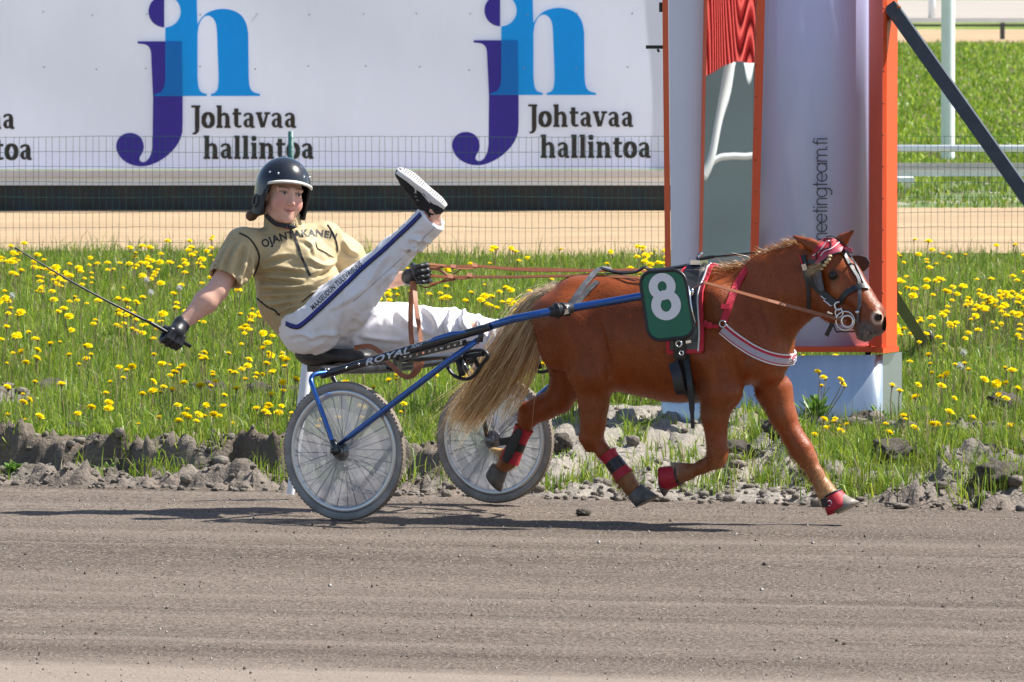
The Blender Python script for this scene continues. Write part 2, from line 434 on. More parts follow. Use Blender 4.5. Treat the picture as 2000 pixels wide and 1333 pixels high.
# --- race track: sheet with very low relief, harrow lines along the track
def track_material():
    m = bpy.data.materials.new('track_gravel'); m.use_nodes = True; nt = m.node_tree; N = nt.nodes; L = nt.links; b = N['Principled BSDF']
    b.inputs['Roughness'].default_value = .95; b.inputs['Specular IOR Level'].default_value = .2
    tc = N.new('ShaderNodeTexCoord'); mp = N.new('ShaderNodeMapping'); mp.inputs['Rotation'].default_value = (0, 0, R(14)); L.new(tc.outputs['Object'], mp.inputs[0])
    def noi(sc, st, det=4, rough=.6):
        q = N.new('ShaderNodeMapping'); q.inputs['Scale'].default_value = st; L.new(mp.outputs[0], q.inputs[0])
        n = N.new('ShaderNodeTexNoise'); n.inputs['Scale'].default_value = sc; n.inputs['Detail'].default_value = det; n.inputs['Roughness'].default_value = rough; L.new(q.outputs[0], n.inputs[0]); return n.outputs['Fac']
    def rng(s, a, c, d=0., e=1.):
        r = N.new('ShaderNodeMapRange'); r.inputs[1].default_value = a; r.inputs[2].default_value = c; r.inputs[3].default_value = d; r.inputs[4].default_value = e; L.new(s, r.inputs[0]); return r.outputs[0]
    def mix(f, a, c):
        x = N.new('ShaderNodeMix'); x.data_type = 'RGBA'; L.new(f, x.inputs[0])
        for s, v in ((6, a), (7, c)):
            if isinstance(v, tuple): x.inputs[s].default_value = (*v, 1)
            else: L.new(v, x.inputs[s])
        return x.outputs[2]
    streak = noi(1.5, (.09, 1, 1), 5, .62); c = mix(rng(streak, .36, .64), (.082, .0625, .0485), (.158, .1245, .099))
    s2 = noi(1.1, (.04, 2.4, 1), 3); c = mix(rng(s2, .53, .64, 0, .5), c, (.23, .185, .15))
    blot = noi(3.2, (.5, 1.6, 1), 4); c = mix(rng(blot, .56, .72, 0, .55), c, (.13, .105, .088))
    gr = noi(62, (1, .8, 1), 4, .75); c = mix(rng(gr, .47, .39, 0, .85), c, (.040, .029, .022)); c = mix(rng(gr, .53, .62, 0, .85), c, (.29, .235, .19))
    gd = noi(210, (1, 1, 1), 2); c = mix(rng(gd, .66, .70, 0, .8), c, (.60, .53, .46)); c = mix(rng(gd, .34, .29, 0, .8), c, (.07, .055, .045))
    # pale dry dust where the carts run closest to the rail
    sp = N.new('ShaderNodeSeparateXYZ'); L.new(tc.outputs['Object'], sp.inputs[0]); m1 = N.new('ShaderNodeMath'); m1.operation = 'MULTIPLY_ADD'; m1.inputs[1].default_value = .31; L.new(sp.outputs[0], m1.inputs[0]); L.new(sp.outputs[1], m1.inputs[2])
    m2 = N.new('ShaderNodeMath'); m2.operation = 'MULTIPLY_ADD'; m2.inputs[1].default_value = .9; L.new(noi(1.6, (.3, 1, 1), 4), m2.inputs[0]); L.new(m1.outputs[0], m2.inputs[2]); c = mix(rng(m2.outputs[0], 32.6, 32.2, 0, .75), c, (.30, .245, .20))
    L.new(c, b.inputs['Base Color'])
    bp = N.new('ShaderNodeBump'); bp.inputs['Strength'].default_value = 1; bp.inputs['Distance'].default_value = .012
    ad = N.new('ShaderNodeMath'); ad.operation = 'ADD'; L.new(gr, ad.inputs[0]); L.new(noi(22, (.5, 1, 1), 5), ad.inputs[1]); L.new(ad.outputs[0], bp.inputs['Height']); L.new(bp.outputs[0], b.inputs['Normal'])
    return m
MT_TRACK = track_material()

def grid_mesh(name, xs, ys, zf, mat, cols=None):
    X, Y = np.meshgrid(xs, ys, indexing='ij'); Z = zf(X, Y); nx, ny = X.shape
    V = np.stack([X, Y, Z], -1).reshape(-1, 3); i = np.arange(nx - 1)[:, None] * ny + np.arange(ny - 1)[None, :]
    F = np.stack([i, i + ny, i + ny + 1, i + 1], -1).reshape(-1, 4)
    return mesh(name, V, F, mat, None, True, None if cols is None else cols(X, Y).reshape(-1, 3))

def track_z(X, Y):
    v = X * .24 + Y * .97; u = X * .97 - Y * .24
    near = ((np.abs(X) < 3.4) & (Y > 29)) * 1.
    return near * (.010 * vnoise(v * 2.3, u * .12, 71, 3) + .006 * vnoise(u * 9, v * 11, 72, 4)) - .004
xs = np.concatenate([[-80, -30, -12, -6], np.arange(-3.6, 3.61, .04), [6, 12, 30, 80]])
ys = np.concatenate([[-30, 0, 20, 27], np.arange(30, 43.2, .03), [44.2]])
def track_zz(X, Y): return np.where(Y < edgeY(X) + .35, track_z(X, Y), -.05)
tag(link('race_track', grid_mesh('race_track', xs, ys, track_zz, MT_TRACK)), kind='structure')

# --- verge: bank, turned soil and turf ground
def verge_cols(X, Y):
    z, soil, d = terrain(X, Y)
    g = np.array([.075, .095, .028]); s = np.array([.285, .255, .22]); sd = np.array([.095, .078, .062])
    n = .5 + .5 * vnoise(X * 8, Y * 5, 81, 3); dusty = sstep(.35, -.05, d)[..., None]
    sc = s * n[..., None] + sd * (1 - n[..., None]); sc = sc * (1 - dusty) + np.array([.21, .17, .14]) * dusty
    bank = (np.exp(-((d - .62) / .16) ** 2) * (X < 0))[..., None]; sc = sc * (1 - bank * .6) + np.array([.12, .09, .065]) * bank * .6  # shade of the upright bank face, painted into the soil colour
    midl = (sstep(-.2, .3, X) * (1 - sstep(1.4, 1.8, X)) * .45)[..., None]; sc = sc * (1 - midl) + np.array([.38, .345, .295]) * midl
    k = sstep(.25, .6, soil)[..., None]; return sc * k + g * (1 - k)
MT_VERGE = mk('verge_soil', (.2, .17, .14), .95, attr='Col', var=.22, scale=28, bump=.9, bscale=55, bdist=.02, spec=.15)
xs = np.concatenate([[-80, -40, -20, -12, -8, -6, -5], np.arange(-4.2, 4.21, .022), [5, 6, 8, 12, 20, 40, 80]])
ys = np.concatenate([np.concatenate([np.arange(39.9, 41.2, .05), np.arange(41.2, 44.0, .018), np.arange(44.0, 48.6, .03)]), np.arange(48.7, 66.4, .25)])
def verge_z(X, Y):
    z, soil, d = terrain(X, Y); return np.where(Y > 64.6, np.minimum(z, .25), z)
tag(link('verge_ground', grid_mesh('verge_ground', xs, ys, verge_z, MT_VERGE, verge_cols)), kind='structure')

# --- sheets beyond the fence
def sheet(name, x0, x1, y0, y1, z, mat, kind='structure', nx=2, ny=2, amp=0.):
    o = link(name, grid_mesh(name, np.linspace(x0, x1, nx), np.linspace(y0, y1, ny), lambda X, Y: z + amp * vnoise(X * .6, Y * .35, 91, 4), mat)); return tag(o, kind=kind)
MT_SAND = mk('sand', (.41, .30, .185), .95, col2=(.33, .235, .145), scale=1.6, stretch=(.25, 1, 1), var=.08, col3=(.40, .30, .21), scale3=9, ramp3=(.66, .74), bump=.4, bscale=14, bdist=.03, spec=.1)
MT_FIELD = mk('far_turf', (.15, .23, .04), .9, col2=(.22, .29, .07), scale=.9, stretch=(.5, .12, 1), var=.3, bump=.8, bscale=9, bdist=.2, spec=.1, col3=(.24, .25, .12), scale3=.5, ramp3=(.56, .7))
MT_GREY = mk('far_gravel', (.30, .27, .24), .95, col2=(.38, .34, .30), scale=.5, stretch=(.2, 1, 1), spec=.1)
sheet('field', -300, 300, 64, 900, .18, MT_FIELD)
sheet('sand_track', -120, 120, 64.9, 76.8, .235, MT_SAND, nx=400, ny=60, amp=.02)
sheet('far_sand_track', -300, 300, 181, 203, .22, MT_SAND)
sheet('far_race_track', -300, 300, 222, 276, .23, MT_GREY)

# --- turf between fascia board and sand on the right, as low mounds
def mound(X, Y): return .19 + .09 * np.exp(-((Y - 81) / 3.5) ** 2) * (.7 + .3 * vnoise(X * 1.1, Y * .8, 95, 3)) + .05 * sstep(76.2, 77, Y)
tag(link('grass_mound', grid_mesh('grass_mound', np.linspace(1.9, 9, 80), np.linspace(76.2, 90.5, 70), mound, mk('mound_soil', (.10, .15, .04), .9, col2=(.36, .32, .25), scale=1.5, ramp=(.52, .62), bump=.8, bscale=9, bdist=.05))), kind='structure')

# ------------------------------------------------------------------ grass
MT_GRASS = mk('grass_blades', (.1, .2, .03), .45, attr='Col', trans=.42, spec=.35)
def blades(n, X, Y, Z, h, wid, st, dry=.06, lean=.5):
    a = RNG.uniform(0, 2 * math.pi, n); ln = np.abs(RNG.normal(0, lean, n)) * h; b = np.stack([X, Y, Z - .01], 1)
    dx = np.stack([np.cos(a), np.sin(a), np.zeros(n)], 1); pts = np.zeros((n, 3, 3))
    pts[:, 0] = b; pts[:, 1] = b + dx * (ln * .3)[:, None]; pts[:, 1, 2] += h * .6
    pts[:, 2] = b + dx * ln[:, None]; pts[:, 2, 2] += np.maximum(h * (1 - .35 * np.minimum(ln / h, 1.2)), .01)
    sa = RNG.uniform(0, math.pi, n); side = np.stack([np.cos(sa), np.sin(sa) * .5, np.zeros(n)], 1); side /= np.linalg.norm(side, axis=1)[:, None]
    cl = np.array([[.15, .255, .022], [.25, .345, .028], [.36, .43, .05], [.18, .28, .045]])[RNG.integers(0, 4, n)] * RNG.uniform(.7, 1.25, (n, 1))
    dr = RNG.random(n) < dry; cl[dr] = np.array([.36, .30, .16]) * RNG.uniform(.6, 1.3, (dr.sum(), 1))
    tone = 1 + .25 * vnoise(X * 1.1, Y * .5, 22, 3); cl *= tone[:, None]
    st.add(pts, np.stack([wid, wid * .75, wid * .12], 1), side, cl)

def grass_points(n, x0, x1, y0, y1, power=1.):
    t = RNG.random(n) ** power; Y = y0 + (y1 - y0) * t; hw = Y / 42.
    X = RNG.uniform(x0, x1, n) * hw; z, soil, d = terrain(X, Y)
    keep = (d > .08) & (RNG.random(n) > sstep(.12, .55, soil)); return X[keep], Y[keep], z[keep], d[keep]
st = Strands()
X, Y, Z, d = grass_points(250000, -3.3, 3.5, 42.0, 65.2, 1.35)
cl = vnoise(X * 2.2, Y * 1.6, 23, 3); h = np.clip(RNG.gamma(6, .0138, len(X)) * (1 + .55 * cl), .03, .30); h *= np.where(X > 1.5, .85, 1.)
edge_short = .55 + .45 * sstep(.7, 1.6, d); h *= edge_short
blades(len(X), X, Y, Z, h, RNG.uniform(.0035, .0085, len(X)), st, .09)
n = 26000; X, Y, Z, d = grass_points(n, -3.3, 3.5, 42.0, 64.8, 1.4); k = vnoise(X * 1.7, Y * .9, 27, 3) > -.1; X, Y, Z = X[k], Y[k], Z[k]
blades(len(X), X, Y, Z, RNG.uniform(.03, .10, len(X)), RNG.uniform(.010, .022, len(X)), st, .03, .9)          # broad weed leaves
n = 2600; X, Y, Z, d = grass_points(n, -3.3, 3.5, 42.6, 64.8, 1.2); blades(len(X), X, Y, Z, RNG.uniform(.12, .30, len(X)), RNG.uniform(.003, .005, len(X)), st, .85, .25)   # dead stems
# tufts along the broken edge and in the soil
TX = []; TY = []; TH = []
def tuft(cx, cy, n, r, hh):
    TX.append(cx + RNG.normal(0, r, n)); TY.append(cy + RNG.normal(0, r, n)); TH.append(np.clip(RNG.normal(hh, hh * .3, n), .02, .4))
for _ in range(210):
    x = RNG.uniform(-3.4, 3.6); y = float(edgeY(x)) + RNG.uniform(.25, 1.5)
    if .0 < x < 1.5 and RNG.random() < .62: continue
    tuft(x, y, int(RNG.integers(12, 60)), .05, RNG.uniform(.05, .15))
for _ in range(70):
    x = RNG.uniform(.0, 1.6); y = float(edgeY(x)) + RNG.uniform(.4, 4.6); tuft(x, y, int(RNG.integers(8, 34)), .04, RNG.uniform(.03, .09))
for _ in range(70):
    x = RNG.uniform(1.2, 3.4); y = float(edgeY(x)) + RNG.uniform(.1, 2.4); tuft(x, y, int(RNG.integers(15, 70)), .06, RNG.uniform(.06, .17))
for px, py in ((1110, 835), (1105, 860), (1330, 905), (1230, 880), (1425, 890), (1450, 880), (1600, 960), (1560, 940), (1700, 900), (1660, 980)):
    yy = 16800 * (CAMH - (.08 if py < 930 else 0)) / (py + 156); tuft((px - 1000) / 16800 * yy, yy, 60, .05, .11)
TX, TY, TH = np.concatenate(TX), np.concatenate(TY), np.concatenate(TH); tz = terrain(TX, TY)[0]; blades(len(TX), TX, TY, tz, TH, RNG.uniform(.004, .008, len(TX)), st, .1, .7)
tag(link('grass', st.me('grass', MT_GRASS)), kind='stuff')
# ragged far grass: on the mound and in the field, wide and sparse
st = Strands(); n = 22000
X = RNG.uniform(2.0, 8.6, n); Y = RNG.uniform(76.5, 90, n); k = vnoise(X * 1.2, Y * .6, 97, 3) > -.22; X, Y = X[k], Y[k]
blades(len(X), X, Y, mound(X, Y), RNG.uniform(.03, .11, len(X)), RNG.uniform(.008, .018, len(X)), st)
n = 60000; Y = 90 + 92 * RNG.random(n) ** 1.2; X = RNG.uniform(.025, .078, n) * Y; blades(n, X, Y, np.full(n, .18), RNG.uniform(.03, .13, n), RNG.uniform(.02, .045, n), st, .12)
tag(link('far_grass', st.me('far_grass', MT_GRASS)), kind='stuff')

# ------------------------------------------------------------------ dandelions
MT_YEL = mk('dandelion_yellow', (.95, .80, .008), .7, col2=(.95, .69, .0), scale=160, var=.1, trans=.25, spec=.1)
MT_STEM = mk('dandelion_stem', (.24, .25, .09), .5, col2=(.34, .20, .12), scale=30, trans=.2)
MT_SEED = mk('dandelion_seed', (.80, .80, .78), .9, trans=.35)
def bloom_mesh(seed):
    r = np.random.default_rng(seed); V = []; F = []
    for ring, (rad, hh, n) in enumerate(((.0205, .004, 20), (.0165, .009, 16), (.0115, .0125, 11), (.006, .015, 7))):
        for j in range(n):
            a = 2 * math.pi * (j + .5 * ring) / n + r.normal(0, .08); q = rad * r.uniform(.86, 1.12); w_ = .0031
            ca, sa = math.cos(a), math.sin(a); b = len(V); zz = hh + r.normal(0, .001)
            V += [(ca * .002 - sa * w_ * .4, sa * .002 + ca * w_ * .4, .002 + ring * .002), (ca * .002 + sa * w_ * .4, sa * .002 - ca * w_ * .4, .002 + ring * .002),
                  (ca * q + sa * w_, sa * q - ca * w_, zz), (ca * q - sa * w_, sa * q + ca * w_, zz)]
            F.append((b, b + 1, b + 2, b + 3))
    return mesh('flower_head', V, F, MT_YEL, None, False)
BLOOMS = [bloom_mesh(s) for s in range(4)]
def stem_mesh(i):
    m = MB(); l = .16; c = (.012, .02, -.015)[i]
    m.tube([(0, 0, 0), (c * .4, .003, l * .4), (c, 0, l * .8), (c * .8, -.004, l)], [.0028, .0026, .0024, .0026], 5)
    m.lathe([(.0025, -.004), (.007, .001), (.008, .006)], (c * .8, -.004, l), (0, 0, 1), 7)
    return m.me('stem', MT_STEM), Vector((c * .8, -.004, l))
STEMS = [stem_mesh(i) for i in range(3)]
SEEDM = MB().sph((0, 0, 0), .004, 6, 4)
for i in range(150):
    v = Vector(RNG.normal(0, 1, 3)).normalized(); SEEDM.strap([v * .004, v * .019], v.orthogonal(), .0005, .0004)
    a = v.orthogonal().normalized(); c = v.cross(a)
    for t in range(3):
        an = t * 2.1; q = (a * math.cos(an) + c * math.sin(an)) * .0045; SEEDM.add([v * .019, v * .0205 + q, v * .0200 + q * .9 + a.cross(q) * .2], [(0, 1, 2)])
SEEDM = SEEDM.me('seed_head', MT_SEED)

cand = []
def dens(px, py):
    if py < 520: return .9
    if px > 1740: return 3. if py < 660 else .34
    return 1. if py < 640 else .66
for _ in range(16000):
    px, py = RNG.uniform(-160, 2160), RNG.uniform(492, 875)
    if RNG.random() > dens(px, py) * .62: continue
    cl = vnoise(np.array([px / 90.]), np.array([py / 30.]), 24, 2)[0]
    if cl < RNG.uniform(-.30, .40): continue
    yy = 16800 * (CAMH - .37) / (py + 156)       # bloom about .13-.2 above ground
    x = (px - 1000) / 16800 * yy
    z, soil, d = (float(v[0]) for v in terrain(np.array([x]), np.array([yy])))
    if yy > 64.4 or d < .75 or soil > .5: continue
    cand.append((yy, x, z))
for px, py in ((1602, 752), (1612, 771), (1640, 775), (1634, 783), (1742, 793), (1665, 827), (1733, 829), (1790, 828), (1830, 827), (1850, 828), (1866, 826), (1865, 800), (1838, 848), (1818, 848), (1722, 850), (1735, 845), (1985, 800), (1912, 817), (1980, 822)):
    yy = 16800 * (CAMH - .28) / (py + 156); x = (px - 1000) / 16800 * yy; cand.append((yy, x, ts(x, yy)))
RNG.shuffle(cand); cand = sorted([tuple(c) for c in cand[:1300]])
print('dandelions', len(cand))
def bloom_place(i): return BLOOMS[i % 4], STEMS[i % 3]
far_st = MB(); rest = []
for i, (yy, x, z) in enumerate(cand):
    seedy = False; h = RNG.uniform(.12, .235) if yy > 44 else RNG.uniform(.06, .14); s = RNG.uniform(.62, 1.25) * (1.22 if yy > 52 else 1.08)
    if i < 290:
        bm, (sm, tip) = bloom_place(i)
        e = empty('dandelion', (x, yy, z), RNG.uniform(0, 6.28), 'yellow dandelion in open bloom on a thin stem in the grass strip' if not seedy else 'white dandelion seed clock standing among yellow blooms in the grass', 'dandelion', 'yellow dandelions in the grass' if not seedy else 'dandelion seed clocks in the grass')
        e.scale = (s, s, s); k = h / .16 / s
        so = link('stem', sm, e); so.scale = (1, 1, k)
        b = link('flower_head' if not seedy else 'seed_head', bm if not seedy else SEEDM, e); b.location = (tip.x, tip.y, tip.z * k + (.004 if not seedy else .015)); b.rotation_euler = (RNG.normal(.25, .25), RNG.normal(.1, .25), RNG.uniform(0, 6.28))
    else: rest.append((x, yy, z, h, s, i))
V = []; F = []; MI = []; nb = 0
for x, yy, z, h, s, i in rest:
    for me, mi, off, kz in ((BLOOMS[i % 4], 0, h + .004, 1), (STEMS[i % 3][0], 1, 0, h / .16)):
        a = RNG.uniform(0, 6.28); ca, sa = math.cos(a) * s, math.sin(a) * s
        v = np.empty(len(me.vertices) * 3, np.float32); me.vertices.foreach_get('co', v); v = v.reshape(-1, 3)
        tl = RNG.normal(.22, .2) if mi == 0 else 0
        v2 = np.stack([x + v[:, 0] * ca - v[:, 1] * sa, yy + v[:, 0] * sa + v[:, 1] * ca, z + off + v[:, 2] * kz * (s if mi == 0 else 1) + tl * (v[:, 0] * sa + v[:, 1] * ca)], 1)
        V.append(v2); F += [tuple(nb + q for q in p.vertices) for p in me.polygons]; MI += [mi] * len(me.polygons); nb += len(v2)
if V: tag(link('far_dandelions', mesh('far_dandelions', np.concatenate(V), F, [MT_YEL, MT_STEM], MI, False)), kind='stuff')

for px, py, lb in ((283, 551, 'white dandelion clock left of the outstretched arm, the middle of three'), (347, 565, 'white dandelion clock nearest the bare forearm'), (291, 573, 'small white dandelion clock just below its two neighbours on the left'), (20, 578, 'white dandelion clock at the far left edge'), (1880, 672, 'upper white dandelion clock right of the metal skirt'), (1873, 696, 'lower white dandelion clock right of the metal skirt')):
    yy = 16800 * (CAMH - .42) / (py + 156); x = (px - 1000) / 16800 * yy; e = empty('dandelion', (x, yy, ts(x, yy)), 0, lb, 'dandelion', 'dandelion seed clocks in the grass')
    so = link('stem', STEMS[0][0], e); so.scale = (1, 1, 1.2); b = link('seed_head', SEEDM, e); b.location = (STEMS[0][1].x, 0, .205)
# leafy plants
MT_LEAF = mk('dandelion_leaf', (.10, .21, .025), .42, col2=(.15, .27, .04), scale=30, trans=.3, spec=.4)
def leaf_me(l, w_, jag, curl, seed):
    r = np.random.default_rng(seed); n = 9; V = []; F = []
    for i in range(n + 1):
        t = i / n; ww = w_ * (math.sin(math.pi * min(1, t * .85 + .08)) ** .8) * (1 - jag * (i % 2)) + .0015
        x = l * t * math.cos(curl * t); zc = l * t * math.sin(.95 - curl * t * .8); V += [(x * .55, -ww, zc + ww * .25), (x * .55, 0, zc), (x * .55, ww, zc + ww * .25)]
    for i in range(n):
        a = i * 3; F += [(a, a + 1, a + 4, a + 3), (a + 1, a + 2, a + 5, a + 4)]
    return mesh('leaf', V, F, MT_LEAF)
LEAVES = [leaf_me(.20, .016, .45, .6, 1), leaf_me(.16, .014, .5, .9, 2), leaf_me(.24, .02, .4, .5, 3)]
BURD = [leaf_me(.10, .035, 0, 1.1, 5), leaf_me(.08, .03, 0, .8, 6)]
def leafy(name, px, py, z, n, meshes, sc, label, cat):
    yy = 16800 * (CAMH - z) / (py + 156); x = (px - 1000) / 16800 * yy; e = empty(name, (x, yy, ts(x, yy) - .01), 0, label, cat)
    for i in range(n):
        o = link('leaf', meshes[i % len(meshes)], e); o.rotation_euler = (RNG.normal(0, .1), RNG.uniform(-.5, .25), RNG.uniform(0, 6.28)); s = sc * RNG.uniform(.7, 1.15); o.scale = (s, s, s)
    return e
e = leafy('dandelion_plant', 1594, 838, .17, 34, LEAVES, 1.15, 'large leafy dandelion plant with toothed leaves at the foot of the metal skirt', 'plant')
for dx, dy, h, tilt in ((.02, 0, .24, 0), (.05, .02, .21, .1), (.09, -.03, .22, .42), (.11, .0, .20, .5)):
    o = link('stem', STEMS[0][0], e); o.scale = (1, 1, h / .16); o.location = (dx * .4, dy, .02); o.rotation_euler = (0, tilt, 0)
    b = link('flower_head', BLOOMS[1], e); b.location = (dx * .4 + math.sin(tilt) * h, dy, .03 + h * math.cos(tilt)); b.rotation_euler = (.3, tilt, 0)
leafy('dandelion_plant', 1722, 836, .17, 14, LEAVES, .7, 'small leafy plant in front of the right end of the metal skirt', 'plant')
leafy('broad_leaf_weed', 22, 918, .05, 9, BURD, 1.2, 'broad round leaved weed at the foot of the bank on the far left', 'plant')
leafy('broad_leaf_weed', 1945, 690, .2, 8, BURD, 1.7, 'pale broad leaved weed in the grass right of the metal skirt', 'plant')
leafy('grass_weed', 215, 900, .1, 9, LEAVES, .5, 'small toothed weed hanging on the dark bank face on the left', 'plant')

# ------------------------------------------------------------------ soil clods and crumbs
MT_CLOD = mk('clod', (.27, .24, .205), .95, col2=(.135, .115, .093), scale=22, bump=1, bscale=60, bdist=.02, spec=.1)
def clod_me(seed, sub=3):
    bm = bmesh.new(); bmesh.ops.create_icosphere(bm, subdivisions=sub, radius=1)
    for v in bm.verts:
        n = noise.fractal(v.co * 1.6 + Vector((seed * 7.3, 0, 0)), .8, 2.1, 5) ; n2 = abs(noise.noise(v.co * 4 + Vector((0, seed, 0))))
        n3_ = abs(noise.noise(v.co * 9 + Vector((seed, 0, 3)))); v.co *= 1 + .34 * n - .25 * n2 + .22 * n3_; v.co.z *= .75
    me = bpy.data.meshes.new('soil_clod'); bm.to_mesh(me); bm.free(); me.materials.append(MT_CLOD)
    for p in me.polygons: p.use_smooth = True
    return me
CLODS = [clod_me(i, 4) for i in range(6)]
spots = [(410, 790, .10, 'pale pointed clod of dry soil standing out of the trench on the left'), (505, 792, .085, 'wide grey clod in the trench just left of the near wheel'), (330, 800, .08, 'flat grey clod in the trench behind the dandelion clump'),
         (95, 788, .09, 'long pale clod in the trench at far left'), (555, 790, .075, 'dark clod right beside the white leaning post'), (1215, 795, .10, 'large shaded clod under the pony belly'), (1120, 800, .07, 'grey clod behind the trailing hind leg'),
         (1495, 812, .10, 'tall grey clod between the pony front legs'), (1460, 800, .07, 'small pale clod beside the bluish skirt end'), (1715, 826, .085, 'crumbly clod below the right end of the skirt'), (1640, 830, .075, 'grey clod right of the leafy dandelion plant'),
         (1800, 822, .07, 'clod in grass right of the metal skirt'), (1745, 900, .10, 'large crumbly clod in the grass above the landing hoof'), (1690, 905, .08, 'second crumbly clod left of the large one above the landing hoof'), (1955, 930, .13, 'big brown clod at the right edge of the bank'),
         (1965, 812, .10, 'brown clod in grass near the right edge'), (1530, 940, .09, 'clod on the bank left of the extended foreleg'), (1440, 940, .09, 'clod behind the flexed foreleg'), (1090, 925, .07, 'clod just right of the far wheel'),
         (145, 918, .05, 'round clod at the foot of the dark bank on the left'), (440, 932, .045, 'small dark clod at the foot of the bank left of the near wheel'), (1140, 1008, .035, 'dark lump of soil lying on the track in the pony shadow')]
for i, (px, py, r, lb) in enumerate(spots):
    yy = 16800 * CAMH / (py + 156) if py > 900 and not px > 1900 else 16800 * (CAMH - .15) / (py + 156); yy += .25 * (py > 900 and px > 1400)
    x = (px - 1000) / 16800 * yy; o = link('soil_clod', CLODS[i % 6]); o.location = (x, yy, (ts(x, yy) if yy > edgeY(x) else 0) + r * .25)
    o.scale = (r * RNG.uniform(.85, 1.25), r, r * RNG.uniform(.75, 1.05)); o.rotation_euler = (0, 0, RNG.uniform(0, 6.28)); tag(o, lb, 'soil clod', 'clods of turned soil')
st_v = []; st_f = []; bmt = clod_me(40, 2); bv = np.array([v.co[:] for v in bmt.vertices]); bf = np.array([p.vertices[:] for p in bmt.polygons])
def crumbs(n, xf, yf, rf):
    for _ in range(n):
        x = xf(); y = yf(x); r = rf(); z, soil, d = (float(q[0]) for q in terrain(np.array([x]), np.array([y])))
        if soil < .35 and d > .1: continue
        a = RNG.uniform(0, 6.28); c, s_ = math.cos(a), math.sin(a); v = bv * r * RNG.uniform(.6, 1.3, 3)
        st_f.append(bf + len(st_v) * len(bv)); st_v.append(np.stack([x + v[:, 0] * c - v[:, 1] * s_, y + v[:, 0] * s_ + v[:, 1] * c, max(z, 0 if d < 0 else z) + v[:, 2] + r * .3], 1))
crumbs(1700, lambda: RNG.uniform(-3.4, 3.4), lambda x: float(edgeY(x)) + RNG.gamma(1.6, .35) - .1, lambda: RNG.gamma(2, .0048) + .003)
crumbs(420, lambda: RNG.uniform(0, 1.6), lambda x: float(edgeY(x)) + RNG.uniform(.1, 4.5), lambda: RNG.gamma(2, .006) + .004)
crumbs(500, lambda: RNG.uniform(-3.2, .2), lambda x: 46.1 + RNG.normal(0, .3), lambda: RNG.gamma(2, .008) + .004)
crumbs(300, lambda: RNG.uniform(1.3, 3.2), lambda x: 44.5 + RNG.normal(0, .45), lambda: RNG.gamma(2, .008) + .004)
tag(link('soil_crumbs', mesh('soil_crumbs', np.concatenate(st_v), np.concatenate(st_f), MT_CLOD, None, True)), kind='stuff')
# loose grit on the track
n = 4200; Yg = 41.6 - 10.5 * RNG.random(n); Xg = RNG.uniform(-1, 1, n) * Yg * .066; rr = .0018 + RNG.gamma(1.5, .0012, n); rr[:26] += .006
ok = Yg < edgeY(Xg) + .1; o6 = np.array([(1, 0, 0), (-.8, .2, 0), (0, 1, 0), (.1, -1, 0), (0, 0, .8), (0, 0, -.6)], float); f8 = np.array([(0, 2, 4), (2, 1, 4), (1, 3, 4), (3, 0, 4), (2, 0, 5), (1, 2, 5), (3, 1, 5), (0, 3, 5)])
Xg, Yg, rr = Xg[ok], Yg[ok], rr[ok]; Zg = track_z(Xg, Yg); n = len(Xg)
V = o6[None] * rr[:, None, None] * RNG.uniform(.6, 1.3, (n, 1, 3)) + np.stack([Xg, Yg, Zg + rr * .4], 1)[:, None, :]
cg = np.array([[.32, .27, .23], [.2, .155, .125], [.09, .07, .055], [.42, .38, .33]])[RNG.integers(0, 4, n)]; cg[:26] = (.07, .05, .04)
tag(link('track_grit', mesh('track_grit', V.reshape(-1, 3), (f8[None] + np.arange(n)[:, None, None] * 6).reshape(-1, 3), mk('grit', (.4, .35, .3), .9, attr='Col', spec=.2), None, False, np.repeat(cg, 6, 0))), kind='stuff')
# ================================================================== fence, billboard, rails, finish tower
MT_WIRE = mk('green_wire', (.012, .075, .055), .45)
MT_WHITE = mk('white_paint', (.85, .86, .87), .45, var=.04, scale=3)
MT_STEEL = mk('dark_steel', (.085, .088, .095), .5, metal=.3, var=.15, scale=12)
MT_BLACK = mk('black_plastic', (.012, .013, .015), .4)

FY = 64.6
fe = empty('wire_fence', (0, FY, .25), 0, 'low dark green welded wire fence between grass strip and sand track', 'fence')
m = MB(); x0, x1 = -7.4, 7.4; ztop = 1.17
for i in range(int((x1 - x0) / .05) + 1):
    x = x0 + i * .05; a = Vector((x + RNG.normal(0, .0015), FY, .2)); b = Vector((x + RNG.normal(0, .003), FY, ztop)); m.tube([a, (a + b) / 2 + Vector((RNG.normal(0, .0012), RNG.normal(0, .004), 0)), b], .00165, 3, False)
for k in range(9):
    z = ztop - k * .1135; m.tube([Vector((x0 + j * .1, FY - .003, z + .004 * math.sin(j * .31 + k) + RNG.normal(0, .0012))) for j in range(int((x1 - x0) / .1) + 1)], .0019, 3, False)
me = m.build('wire_mesh', MT_WIRE, fe); me['kind'] = 'stuff'
for px in (568, 1448, -330, 2230):
    p = P(px, 300, FY); MB().tube([(p.x, FY + .03, .15), (p.x, FY + .03, 1.21)], .022, 10).build('post', mk('fence_post', (.03, .13, .12), .4), fe)

